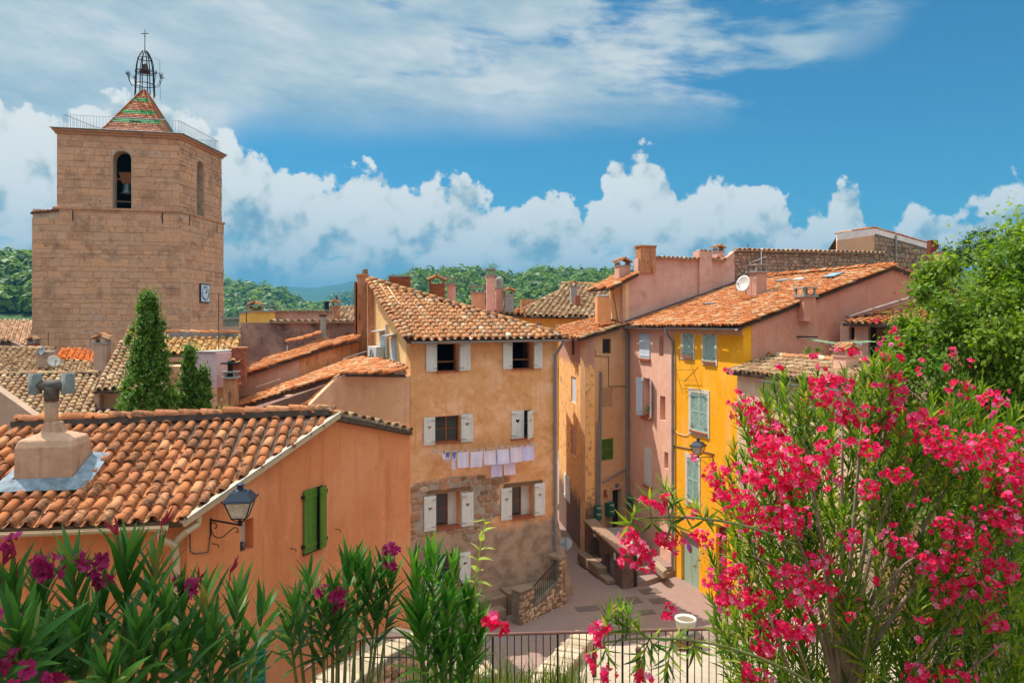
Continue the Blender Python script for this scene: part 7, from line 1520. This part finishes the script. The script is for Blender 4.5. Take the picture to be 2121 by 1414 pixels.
def put_many(parent, mats, shapes, mat, name, rest_name, maxparts):
    mats.sort(key=lambda M: (M.translation-CAMP).length); inview = []; out = []
    for M in mats:
        p = M.translation; px = CX+F*p.x/p.y if p.y > .1 else -9999; py = HY-F*(p.z-CZ)/p.y if p.y > .1 else -9999
        (inview if -40 < px < 2161 and -40 < py < 1454 else out).append(M)
    for i, M in enumerate(inview[:maxparts]):
        k_ = i % len(shapes); vs, fs = shapes[k_]; o = bpy.data.objects.new(name, data_for(FC_CACHE, (name, mat.name, k_), vs, fs, mat, name)); o.matrix_basis = M; adopt(o, parent)
    rest = inview[maxparts:]+[M for M in out if M.translation.z > CZ-(1600-HY)*M.translation.y/F]
    if rest:
        mb = MB()
        for i, M in enumerate(rest):
            vs, fs = shapes[i % len(shapes)]; A = np.array(M); w = vs @ A[:3, :3].T+A[:3, 3]; mb.add(w.tolist(), fs, R.random()*.999+.0005)
        mb.build(rest_name, mat, parent, kind='stuff', smooth=True)
def stem_curve(a, b, bend, n=7):
    a, b = Vector(a), Vector(b); m = (a+b)/2+Vector(bend); return [a*(1-t)**2+m*2*t*(1-t)+b*t*t for t in [i/(n-1) for i in range(n)]]
def leafy(curve_, start, step, L, out, rnd, up=0.0, tipang=.30, lowang=1.15, ph=0.0, whorl=3, keep=1.0):
    """whorled narrow leaves along a shoot"""
    pts = curve_; seg = [(pts[i+1]-pts[i]).length for i in range(len(pts)-1)]; tot = sum(seg); s = tot*start; k_ = 0
    while s < tot:
        acc = 0; i = 0
        while i < len(seg)-1 and acc+seg[i] < s: acc += seg[i]; i += 1
        p = pts[i]+(pts[i+1]-pts[i])*((s-acc)/seg[i]); d_ = (pts[i+1]-pts[i]).normalized(); f = (s-tot*start)/max(.001, tot-tot*start)
        x, y, z = basis(d_); th = lowang+(tipang-lowang)*f**1.3
        for q_ in range(whorl):
            if rnd.random() > keep: continue
            a = ph+k_*1.05+q_*2*math.pi/whorl+rnd.uniform(-.3, .3); rad = x*math.cos(a)+z*math.sin(a); t2 = th+rnd.uniform(-.22, .22)
            ld = d_*math.cos(t2)+rad*math.sin(t2)+Vector((0, 0, up)); l = L*rnd.uniform(.75, 1.15)*(1-.35*max(0, f-.75)/.25); n_ = (d_*math.sin(t2)-rad*math.cos(t2))*-1
            xx, yy, zz_ = basis(ld, -n_); out.append(frame(p+rad*.003, xx*l, yy*l, zz_*l))
        k_ += 1; s += step*(1.15-.5*f)
def bloom(c, rad, n, size, out, rnd, flat=.7, up=Vector((0, 0, 1))):
    for _ in range(n):
        d_ = Vector((rnd.gauss(0, 1), rnd.gauss(0, 1), rnd.gauss(0, flat)+.25)).normalized(); p = c+d_*rad*rnd.uniform(.45, 1.0); d2 = (d_+Vector((0, -.5, .2))+Vector((rnd.gauss(0, .4), rnd.gauss(0, .4), rnd.gauss(0, .4)))).normalized(); x, y, z = basis(d2); s = size*rnd.uniform(.8, 1.15); out.append(frame(p, x*s, z*s*-1, y*s))
L_OLE_SHADE = leaf_mat('oleander_leaf_shaded', [(0, (.030,.10,.016)), (.4, (.055,.16,.026)), (.8, (.09,.22,.034)), (.94, (.14,.26,.06)), (.97, (.30,.28,.06)), (1, (.34,.22,.08))], .3, rough=.5, spec=.25, scale=4)  # left shrubs: shade put into the deeper leaf green
L_OLE_SUN = leaf_mat('oleander_leaf_sunlit', [(0, (.034,.095,.008)), (.25, (.075,.165,.012)), (.55, (.15,.25,.016)), (.85, (.28,.36,.024)), (.96, (.42,.44,.04)), (1, (.44,.26,.06))], .42, rough=.5, spec=.2, scale=3)  # right shrub: sunlight put into the yellower leaf green
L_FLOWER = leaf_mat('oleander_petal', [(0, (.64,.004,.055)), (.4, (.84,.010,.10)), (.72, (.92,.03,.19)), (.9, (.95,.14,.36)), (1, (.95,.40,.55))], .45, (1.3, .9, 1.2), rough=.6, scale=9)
L_FLOWER_SHADE = leaf_mat('oleander_petal_shaded', [(0, (.22,.002,.045)), (.5, (.36,.005,.08)), (1, (.52,.025,.18))], .3, (1.2, .9, 1.2), rough=.6, scale=9)  # petals of the left shrubs, darkened in colour for their shade
M_BARK = plain('oleander_bark', (.30,.22,.15), .9, .3, 12); M_TWIG = plain('green_twig', (.16,.17,.05), .8, .25, 12); M_BUD = plain('red_bud', (.30,.01,.03), .6, .3, 20); M_DRY = plain('dry_leaf', (.26,.15,.07), .9, .3, 9)
def oleander(name, label, shoots, Lf, step, lmat, fmat, blooms=(), fs=.021, seed=1, start=.45, low_a=.78, group='oleander shrubs', buds=(), dry=()):
    rr = random.Random(seed); roots = [s[0] for s in shoots]; b0 = P(*roots[0]); t = thing(name, label, 'shrub', b0, group); st = MB(); LV = []; FL = []
    for root_, tip, bx in shoots:
        a, b = P(*root_), P(*tip); bend = Vector((bx, rr.uniform(-.05, .05), rr.uniform(.0, .08)))*(b-a).length*.5; c_ = stem_curve(a, b, bend); st.tube(c_, .0095*Lf/.14, 6, .0035); leafy(c_, start+rr.uniform(.12, .26), step*rr.uniform(.85, 1.2), Lf*rr.uniform(.85, 1.08), LV, rr, ph=rr.uniform(0, 6), lowang=low_a+rr.uniform(-.1, .35), tipang=.16)
    for px, py, Y, rp_, n in blooms: bloom(P(px, py, Y), rp_*Y/F, n, fs, FL, rr)
    st.build('stem', M_TWIG, t); put_many(t, LV, LEAFV, lmat, 'leaf', 'leaves_beyond', 300)
    if FL: put_many(t, FL, FLOWV, fmat, 'flower', 'flowers_beyond', 300)
    for px, py, Y, dx in buds:
        mb = MB(); p = P(px, py, Y)
        for i in range(3): e = p+Vector((dx*.02+rr.uniform(-.02, .02), rr.uniform(-.01, .01), .03+.012*i)); mb.tube([p, (p+e)/2+Vector((.003, 0, 0)), e], .0055, 6, .0012)
        mb.tube([p, p+Vector((-dx*.01, 0, -.06))], .002, 4); mb.build('bud', M_BUD, t)
    for px, py, Y, l in dry:
        p = P(px, py, Y); vs, fs_ = LEAFV[2]; x, y, z = basis(Vector((rr.uniform(-.3, .3), 0, -1))); MB().add([tuple(p+x*v[0]*l+y*v[1]*l+z*v[2]*l) for v in vs], fs_).build('dry_leaf', M_DRY, t)
    return t
def S(tips, rootx, rooty, Y0, spread=.6): return [((rootx+(tx-rootx)*spread*.6, rooty, Y0), (tx, ty, ty_), (tx-rootx)*.0004) for tx, ty, ty_ in tips]
oleander('oleander_shrub', 'shaded oleander at the far left edge with dark magenta flowers', S([(25,1205,2.0),(88,1200,2.15),(-30,1240,2.0),(40,1310,1.8),(110,1320,1.95),(-20,1390,1.75)], 60, 1640, 2.1), .168, .030, L_OLE_SHADE, L_FLOWER_SHADE,
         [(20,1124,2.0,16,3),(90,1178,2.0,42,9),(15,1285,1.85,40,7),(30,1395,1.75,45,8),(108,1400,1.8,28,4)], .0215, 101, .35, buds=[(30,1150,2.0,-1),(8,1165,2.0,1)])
oleander('oleander_shrub', 'shaded oleander below the tan gutter corner', S([(150,1165,2.1),(215,1220,2.2),(262,1150,2.15),(325,1160,2.2),(165,1310,1.95),(285,1300,2.0),(345,1260,2.1),(225,1395,1.85)], 235, 1640, 2.15), .172, .030, L_OLE_SHADE, L_FLOWER_SHADE,
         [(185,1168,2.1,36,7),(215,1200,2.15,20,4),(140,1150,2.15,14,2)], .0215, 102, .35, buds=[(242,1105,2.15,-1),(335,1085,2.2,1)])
oleander('oleander_shrub', 'shaded oleander leaning right under the wall lantern', S([(375,1225,2.3),(425,1222,2.4),(492,1228,2.45),(545,1258,2.6),(440,1310,2.3),(375,1345,2.15),(500,1340,2.4)], 420, 1660, 2.3), .172, .030, L_OLE_SHADE, L_FLOWER_SHADE,
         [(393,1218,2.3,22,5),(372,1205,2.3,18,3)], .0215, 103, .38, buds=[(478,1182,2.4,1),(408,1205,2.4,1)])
oleander('oleander_shrub', 'oleander with bare stems in front of the lower green shutters', S([(612,1245,2.8),(640,1200,2.9),(668,1250,2.8),(690,1215,2.9),(722,1168,3.0),(745,1160,3.05),(765,1195,3.0),(795,1165,3.1),(812,1190,3.05),(700,1265,2.85),(780,1250,3.0),(600,1300,2.75)], 690, 1620, 2.9, .8), .158, .027, L_OLE_SHADE, L_FLOWER_SHADE,
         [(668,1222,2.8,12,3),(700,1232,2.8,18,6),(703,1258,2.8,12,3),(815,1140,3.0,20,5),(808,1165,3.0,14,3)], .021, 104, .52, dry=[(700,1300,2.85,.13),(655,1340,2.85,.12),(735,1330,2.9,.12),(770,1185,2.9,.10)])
oleander('oleander_shrub', 'sunlit green oleander in front of the ochre house corner', S([(858,1165,3.0),(893,1140,3.1),(940,1170,3.1),(868,1265,2.95),(925,1250,3.0),(972,1235,3.1),(995,1280,3.1),(915,1340,3.0),(965,1340,3.05)], 920, 1620, 3.0, .55), .160, .025, leaf_mat('oleander_leaf_sunny', [(0, (.03,.13,.015)), (.4, (.07,.22,.025)), (.8, (.13,.31,.035)), (1, (.24,.38,.06))], .38, rough=.5, spec=.2, scale=4), L_FLOWER,  # sunlit copy of the leaf, brightness put into its greens
         [(1022,1278,3.0,14,4),(1033,1302,3.0,16,5),(1012,1290,3.0,10,3)], .026, 105, .40)
# fresh shoot of a climber standing above it
t = thing('climbing_shoot', 'yellow green climber shoot rising before the grey wall', 'plant', P(985, 1260, 3.1)); c_ = [P(*q_) for q_ in ((985,1280,3.1),(984,1210,3.1),(990,1160,3.1),(998,1110,3.1),(1006,1082,3.1))]; MB().tube(c_, .005, 6, .0025).build('stem', plain('lime_stem', (.42,.46,.06), .6, .15, 9), t)
LY = leaf_mat('lime_leaf', [(0, (.30,.38,.04)), (1, (.42,.46,.08))], .4); lv = []; rr = random.Random(5); leafy(c_, .1, .05, .06, lv, rr, lowang=1.4, tipang=.6, whorl=2); put_many(t, lv, [leaf_shape(20+i, .5, .3) for i in range(3)], LY, 'leaf', 'leaves_beyond', 300)
MB().tube([P(1006,1082,3.1), P(1000,1076,3.1), P(985,1080,3.1), P(978,1078,3.1)], .002, 4).build('tendril', bpy.data.materials['lime_stem'], t)

# the big oleander in flower on the right
rr = random.Random(77); bo = thing('flowering_oleander', 'large oleander covered in hot pink blossom on the right', 'shrub', P(1745, 1500, 5.0)); Tr = (1742, 1500, 5.0)
HUBS = [(1605,1010,4.6,-.05),(1665,905,4.7,-.08),(1745,880,4.9,.0),(1790,830,4.9,.02),(1850,800,4.9,.05),(1940,930,4.9,.1),(2040,890,5.0,.15),(2090,1040,4.8,.1),(1560,1150,4.4,-.1),(1690,1060,4.6,.0),(1850,1010,4.8,.06),(1590,1270,4.3,-.05),(1900,1150,4.6,.1),(2020,1200,4.6,.1),(1650,1330,4.2,0),(1800,1300,4.4,.05),(1940,1320,4.4,.1),(2080,1330,4.5,.1)]
wood = MB(); crv = {}
for i, (hx, hy, hY, bx) in enumerate(HUBS):
    a = P(*Tr) if hy < 1200 else P(Tr[0]+(hx-Tr[0])*.3, 1560, 4.9); fork = P(1742+(hx-1742)*.22, 1230+.08*(hx-1742 if hx < 1742 else 1742-hx), 5.0) if hy < 1200 else P(Tr[0]+(hx-Tr[0])*.55, 1440, 4.9); b = P(hx, hy, hY)
    c_ = [a*(1-t)**3+(a*.4+fork*.6)*3*t*(1-t)**2+fork.lerp(b, .35+bx)*3*t*t*(1-t)+b*t**3 for t in [j/9 for j in range(10)]]; wood.tube(c_, .024 if hy < 1200 else .010, 7, .007); crv[i] = c_
wood.build('trunk', M_BARK, bo, smooth=True); tw_ = MB(); LV = []; FL = []
OUT = [(1475,1000),(1500,930),(1525,880),(1520,830),(1560,805),(1600,770),(1640,760),(1700,765),(1760,770),(1800,735),(1835,720),(1862,760),(1868,820),(1880,850),(1930,815),(1965,795),(2010,780),(2060,790),(2100,830),(2140,860),(2160,1000),(2150,1200),(2140,1440),(1500,1440),(1480,1330),(1470,1240),(1460,1180),(1490,1090)]
tips = []; tries = 0
while len(tips) < 420 and tries < 6000:
    tries += 1; x, y = rr.uniform(1455, 2160), rr.uniform(715, 1440)
    if inpoly(x, y, OUT) and not (1590 < x < 1900 and y > 1040 and rr.random() < .12) and all((x-a)**2+(y-b)**2 > 15**2 for a, b, _ in tips):
        dip = min(1.0, max(0, (y-760)/500)); tips.append((x, y, rr.uniform(4.7, 6.4)-.25*dip))
tips += [(1835,735,4.7),(1812,745,4.8),(1790,770,4.8),(1620,775,4.6),(1660,790,4.6),(1850,745,4.8),(2000,790,4.8),(2115,845,4.8)]
for x, y, Y in tips:
    hb = min(range(len(HUBS)), key=lambda i: (HUBS[i][0]-x)**2+((HUBS[i][1]-y)*1.0-60)**2+((HUBS[i][2]-Y)*60)**2); h_ = crv[hb][7] if (HUBS[hb][1] > y-20) else crv[hb][9]; b = P(x, y, Y); hd_ = (h_-b).normalized(); a = b+(hd_*.5+Vector((-(b.x-P(1745,1200,5).x)*.10, 0, -.55))).normalized()*min(.62, max(.3, (h_-b).length*.85))
    c_ = stem_curve(a, b, Vector((0, 0, -.06))+Vector((rr.gauss(0, .03), rr.gauss(0, .03), 0)), 6); tw_.tube(c_, .0048, 5, .0025); leafy(c_, .2, .036, .138, LV, rr, ph=rr.uniform(0, 6), tipang=.35, lowang=1.0, keep=.9)
BL = [(1545,850,38,26),(1580,885,42,30),(1600,930,46,34),(1630,965,48,34),(1660,1000,42,28),(1598,1010,36,22),(1555,985,26,12),(1700,822,34,16),(1735,845,36,16),(1765,868,30,14),(1690,790,20,8),(1742,800,24,10),(1725,785,16,6),(1850,785,26,10),(1862,830,28,12),(1848,880,34,14),(1835,740,12,4),(1862,742,10,4),(1985,805,26,10),(2060,832,34,14),(1900,862,22,8),(1915,892,42,24),(1955,925,46,28),(2005,945,48,30),(2050,935,40,22),(2085,905,30,14),(2100,965,40,24),(2112,1020,40,24),(2070,1075,40,24),(2105,1090,30,16),(2010,1115,44,24),(1960,1090,30,12),
      (1482,985,26,12),(1505,1025,30,14),(1540,1045,34,18),(1575,1085,36,20),(1610,1075,34,18),(1650,1085,30,14),(1485,1205,28,14),(1530,1190,30,14),(1505,1250,30,14),(1560,1240,30,16),(1640,1195,38,22),(1665,1240,38,22),(1705,1225,26,12),(1600,1300,34,18),(1655,1320,32,16),(1580,1345,28,12),(1560,1395,30,14),(1700,1165,22,8),(1865,1130,28,12),(1920,1165,32,14),(1985,1175,34,18),(1960,1230,32,16),(2030,1230,30,14),(2075,1180,34,18),(1900,1400,30,14),(1985,1400,32,14),(1760,1110,22,8),(1800,1010,26,10),(1870,990,26,10),(1720,930,28,12),(1690,960,30,14),(1800,930,22,8),(2060,1290,24,10),(1450,1110,20,8)]
for x, y, r_, n in BL: Y = 4.35+.0006*abs(x-1745)+(.35 if y < 900 else 0); bloom(P(x, y, Y), r_*Y/F*1.05, int(n*2.3), .0198, FL, rr); [bloom(P(x+rr.gauss(0, 45), y+rr.gauss(0, 45), Y+rr.uniform(-.3, .3)), 10*Y/F, rr.randint(2, 4), .019, FL, rr) for _ in range(3)]
# two long arms reaching left over the street
for root_, mid_, tip_, tips_, bl_ in (((1640,1125,4.3),(1500,1055,4.1),(1310,1075,3.9),[(1318,1052,3.9),(1345,1030,3.95),(1378,1005,4.0),(1398,1035,4.0),(1415,1062,4.05),(1352,1085,3.9),(1395,1090,4.0),(1440,1045,4.1),(1465,1075,4.1),(1300,1085,3.85)],[(1308,1120,34,30),(1325,1150,30,24),(1300,1165,18,9),(1378,1118,26,14),(1398,1128,20,10),(1340,1168,24,12),(1365,1042,20,9),(1330,1040,12,4),(1385,1035,14,5),(1295,1140,18,8)]),
                              ((1690,1420,4.2),(1480,1290,4.0),(1250,1330,3.8),[(1262,1265,3.85),(1285,1255,3.85),(1300,1268,3.9),(1275,1285,3.85),(1320,1300,3.9),(1355,1335,3.9),(1400,1330,3.95),(1440,1345,4.0),(1500,1345,4.05),(1320,1385,3.9),(1380,1395,3.9),(1260,1360,3.8)],[(1233,1298,18,8),(1250,1312,18,8),(1245,1330,14,5),(1228,1365,14,5),(1242,1385,18,8),(1262,1402,20,9),(1335,1402,22,8),(1392,1265,20,9),(1380,1275,12,4)])):
    a, m, b = P(*root_), P(*mid_), P(*tip_); c_ = [a*(1-t)**2+m*2*t*(1-t)+b*t*t for t in [i/10 for i in range(11)]]; tw_.tube(c_, .011, 6, .004)
    for x, y, Y in tips_:
        e = P(x, y, Y); q_ = min(c_, key=lambda p: (p-e).length); s_ = stem_curve(q_, e, Vector((0, 0, -.02)), 5); tw_.tube(s_, .004, 5, .0025); leafy(s_, .2, .022, .125, LV, rr, ph=rr.uniform(0, 6), tipang=.4, lowang=1.2)
    for x, y, r_, n in bl_: bloom(P(x, y, tip_[2]), r_*tip_[2]/F, n, .020, FL, rr)
tw_.build('twigs', M_TWIG, bo, kind='stuff'); put_many(bo, LV, LEAFV, L_OLE_SUN, 'leaf', 'leaves_beyond', 300); put_many(bo, FL, FLOWV, L_FLOWER, 'flower', 'flowers_beyond', 300)

# ------------------------------------------------------------------ trees
def leaf_cloud(name, centers, radii, per, size, mat, parent, seed, hang=.5, aspect=.5, tint=(0, 1)):
    rs = np.random.RandomState(seed); C = np.repeat(np.asarray(centers), per, 0); Rd = np.repeat(np.asarray(radii), per, 0); n = len(C); d_ = rs.normal(0, 1, (n, 3)); d_ /= np.linalg.norm(d_, axis=1, keepdims=True)
    pos = C+d_*Rd[:, None]*np.abs(rs.normal(0, .62, (n, 1))); nrm = d_*.8+rs.normal(0, .6, (n, 3))+[0, 0, .5]; nrm /= np.linalg.norm(nrm, axis=1, keepdims=True)
    ax = rs.normal(0, .7, (n, 3))+d_*.5+[0, 0, -hang]; ax -= nrm*(ax*nrm).sum(1, keepdims=True); ax /= np.linalg.norm(ax, axis=1, keepdims=True); sd = np.cross(nrm, ax); l = (size*rs.uniform(.7, 1.3, n))[:, None]
    cor = np.stack([pos-ax*l*.5, pos+sd*l*aspect*.5-ax*l*.05, pos+ax*l*.5, pos-sd*l*aspect*.5-ax*l*.05], 1).reshape(-1, 3); t_ = np.clip(np.repeat(rs.uniform(tint[0], tint[1], len(centers)), per)*.5+rs.uniform(0, .5, n), 0, .999)
    return mesh_np(name, cor, np.arange(n*4).reshape(-1, 4), mat, t_, parent, 'stuff')
L_TREE = leaf_mat('tree_leaf', [(0, (.06,.135,.010)), (.35, (.12,.215,.014)), (.7, (.215,.305,.02)), (1, (.35,.41,.035))], .45, scale=1.2, use_obj=False)
L_CYP = leaf_mat('cypress_leaf', [(0, (.045,.12,.010)), (.4, (.085,.19,.014)), (.75, (.14,.26,.018)), (1, (.22,.33,.03))], .36, scale=1.5, use_obj=False)
M_TRUNK = plain('tree_bark', (.16,.11,.07), .95, .3, 8)
lt = thing('leafy_tree', 'broad leafy green tree filling the right edge', 'tree', P(2130, 1500, 14)); rs = np.random.RandomState(9); cs = []; rd = []
cc = np.array(P(2105, 770, 14.5)); tb = P(2130, 1560, 14.5)
OUTT = [(1955,560),(1905,590),(1925,620),(1880,650),(1895,690),(1860,720),(1850,790),(1862,850),(1845,900),(1880,950),(1900,1000),(2000,1060),(2121,1060),(2320,1000),(2400,700),(2250,470),(2150,465),(2110,470),(2060,520),(2010,525),(1975,505),(1950,525)]
while len(cs) < 190:
    px, py = rs.uniform(1845, 2380), rs.uniform(465, 1060)
    if inpoly(px, py, OUTT):
        dd = max(.15, 1-((px-2120)/330)**2-((py-770)/330)**2); cs.append(P(px, py, 14.5-rs.uniform(-.4, 1)*2.3*math.sqrt(dd))); rd.append(rs.uniform(.42, .75))
for i_ in range(70):
    j_ = rs.randint(0, 12); (xa, ya), (xb, yb) = OUTT[j_], OUTT[j_+1]; f_ = rs.uniform(); cs.append(P(xa+(xb-xa)*f_+rs.normal(0, 9), ya+(yb-ya)*f_+rs.normal(0, 9), 14.3+rs.normal(0, .5))); rd.append(rs.uniform(.2, .34))
leaf_cloud('crown', cs, rd, 420, .105, L_TREE, lt, 3, .9, .55)
mb = MB(); mb.tube([tb, P(2125,1200,14.5), P(2115,950,14.5), P(2105,800,14.5)], .16, 9, .07); mb.build('trunk', M_TRUNK, lt, smooth=True); mb = MB()
for c in cs[::5]: a = P(2115, 1000-rs.uniform(0, 200), 14.5); mb.tube([a, a.lerp(c, .5)+Vector((0, 0, -.2)), c], .035, 5, .008)
mb.build('branches', M_TRUNK, lt, kind='stuff')
sb = thing('dark_hedge', 'dense dark green bush behind the pink blossom, under the tree', 'bush', P(1850, 1050, 12)); cs = [P(rs.uniform(1800,2200), rs.uniform(880,1100), rs.uniform(11.5,13)) for _ in range(60)]; leaf_cloud('foliage', cs, [rs.uniform(.25,.45) for _ in cs], 110, .075, L_CYP, sb, 4, .4, .5)
def cypress(label, px, ytop, ybase, hw, Y, n, seed, lean=0, zlow=3.0):
    t = thing('cypress_tree', label, 'tree', P(px, ybase+60, Y), 'cypress trees among the roofs'); rs = np.random.RandomState(seed); z1, z0 = ZY(ytop, Y), min(zlow, ZY(ybase, Y)-1.5); r0_ = hw*Y/F; x0 = (px-CX)*Y/F; H = z1-z0; cs = []; rd = []
    for i in range(n):
        f = rs.uniform(0, 1)**.8; z = z0+H*f; pr = r0_*(.86+.14*math.sin(f*9+seed))*(1 if f < .45 else max(.05, ((1-f)/.55)**.75)); a = rs.uniform(0, 6.28); q_ = rs.uniform(.55, 1.08); cs.append((x0+math.cos(a)*pr*q_+lean*f*f, Y+math.sin(a)*pr*q_, z+rs.uniform(0, .15))); rd.append(.16+.18*rs.random_sample()*(1.1-f*.6))
    for i in range(14): a = rs.uniform(0, 6.28); f = rs.uniform(.75, .97); pr = r0_*.9*((1-f)/.55)**.6; cs.append((x0+math.cos(a)*pr*1.4+lean*f*f, Y+math.sin(a)*pr, z0+H*f+.1)); rd.append(.11)
    leaf_cloud('crown', cs, rd, 95, .12, L_CYP, t, seed, -1.3, .34); MB().tube([(x0, Y, z0-1), (x0, Y, z0+H*.8)], .10, 7, .03).build('trunk', M_TRUNK, t, smooth=True)
cypress('tallest cypress, rising in front of the church tower', 304, 618, 868, 72, 20.5, 560, 21, .05); cypress('middle cypress just right of the tallest one', 392, 726, 872, 48, 21.5, 260, 22); cypress('smallest slim cypress at the right of the three', 422, 768, 872, 28, 21.8, 130, 23)
def bush(name, label, pts, rad, per, size, mat, seed, cat='bush', group=None):
    t = thing(name, label, cat, pts[0], group); leaf_cloud('foliage', pts, [rad]*len(pts), per, size, mat, t, seed, .2, .45); return t
bush('small_bush', 'small bright bush right of the cypresses', [P(452+i*7, 856-(i % 3)*6, 24+i*.1) for i in range(5)], .16, 60, .07, L_TREE, 31); bush('roof_weeds', 'green weeds sprouting on the buff roof edge', [P(200+i*12, 864+(i % 2)*4, 23.0) for i in range(5)], .10, 45, .07, L_TREE, 32)
bush('terrace_plant', 'left leafy plant standing before the rose gable wall', [P(1660+i*7, 742-(i % 3)*9, 25.4) for i in range(6)], .17, 40, .12, L_TREE, 33, 'plant', 'plants on the low roof terrace'); bush('terrace_plant', 'smaller plant between the leafy one and the tiled chimney', [P(1698+i*6, 746-(i % 2)*6, 25.2) for i in range(3)], .13, 40, .10, L_TREE, 34, 'plant', 'plants on the low roof terrace')
bush('terrace_plant', 'yellowish plant right beside the little tiled chimney', [P(1730+i*5, 738-(i % 2)*8, 24.2) for i in range(4)], .13, 40, .10, L_TREE, 35, 'plant', 'plants on the low roof terrace'); bush('street_shrub', 'wispy grey green shrub at the yellow house wall', [YF.pt(YF.uv(1462+i*9,1150)[0], 1.2+(i % 4)*.35, .5) for i in range(9)], .32, 90, .06, leaf_mat('sage_leaf', [(0, (.16,.20,.09)), (1, (.28,.31,.14))], .3, use_obj=False), 36)
hill('garden_hill', [(1760,600),(1880,560),(1950,545),(2100,530),(2400,520),(2900,540)], 62, 22, 'tree covered rise behind the right hand roofs', M_HILL, -2, 40, 10, .3)
for px, py, Y, w, lab in ((2035,486,58,48,'round umbrella pine on the skyline behind the leafy tree'),(1985,512,57,40,'lower pine left of the umbrella pine on the skyline'),(2108,488,60,26,'small dark pine at the right edge of the skyline')):
    t = thing('pine_tree', lab, 'tree', P(px, 640, Y), 'pines on the right skyline'); rs = np.random.RandomState(px); r_ = w*Y/F; c = P(px, py+22, Y); cs = [(c.x+rs.normal(0, .5)*r_, c.y+rs.normal(0, .5)*r_, c.z+rs.normal(0, .28)*r_) for _ in range(45)]; leaf_cloud('crown', cs, [r_*.26]*45, 130, .24, L_PINE, t, px, 0, .3); MB().tube([P(px+6, 680, Y), P(px, py+20, Y)], .16, 7, .08).build('trunk', M_TRUNK, t)
# the tree overhanging the viewpoint, whose shade falls on the left oleanders
ot = thing('overhanging_tree', 'tree overhead whose shade covers the left oleanders', 'tree', (-5.6, 3.4, 8)); rs = np.random.RandomState(4); cs = [(-4.05+rs.normal(0, .5), 3.55+rs.normal(0, .45), 15.2+rs.normal(0, .35)) for _ in range(70)]; leaf_cloud('crown', cs, [.33]*70, 90, .10, L_TREE, ot, 41, .5, .55)
MB().tube([(-5.9, 3.2, 7.5), (-5.7, 3.4, 11), (-5.0, 3.5, 13.6), (-4.2, 3.6, 14.9)], .17, 8, .06).build('trunk', M_TRUNK, ot, smooth=True)
# grass and weeds at the foot of the railing
rs = np.random.RandomState(12); n = 1500; bx = rs.uniform(-1.7, 1.2, n); by = rs.uniform(11.5, 12.4, n); hgt = rs.gamma(2.2, .11, n)+.12; bz = 4.55+rs.uniform(0, .3, n); a = rs.uniform(0, 6.28, n); lx, ly = np.cos(a)*hgt*.25, np.sin(a)*hgt*.25; w = .008
v0 = np.stack([bx-w, by, bz], 1); v1 = np.stack([bx+w, by, bz], 1); v2 = np.stack([bx+w*.7+lx*.4, by+ly*.4, bz+hgt*.6], 1); v3 = np.stack([bx-w*.7+lx*.4, by+ly*.4, bz+hgt*.6], 1); v4 = np.stack([bx+lx+.001, by+ly, bz+hgt], 1); v5 = np.stack([bx+lx-.001, by+ly, bz+hgt], 1)
o = mesh_np('grass', np.stack([v0, v1, v2, v3, v3, v2, v4, v5], 1).reshape(-1, 3), np.arange(n*8).reshape(-1, 4), leaf_mat('grass_blade', [(0, (.10,.18,.03)), (.6, (.22,.28,.06)), (1, (.42,.32,.12))], .3, use_obj=False), np.repeat(rs.uniform(0, .99, n), 2), kind='stuff'); o['label'] = 'wild grass growing at the foot of the railing'
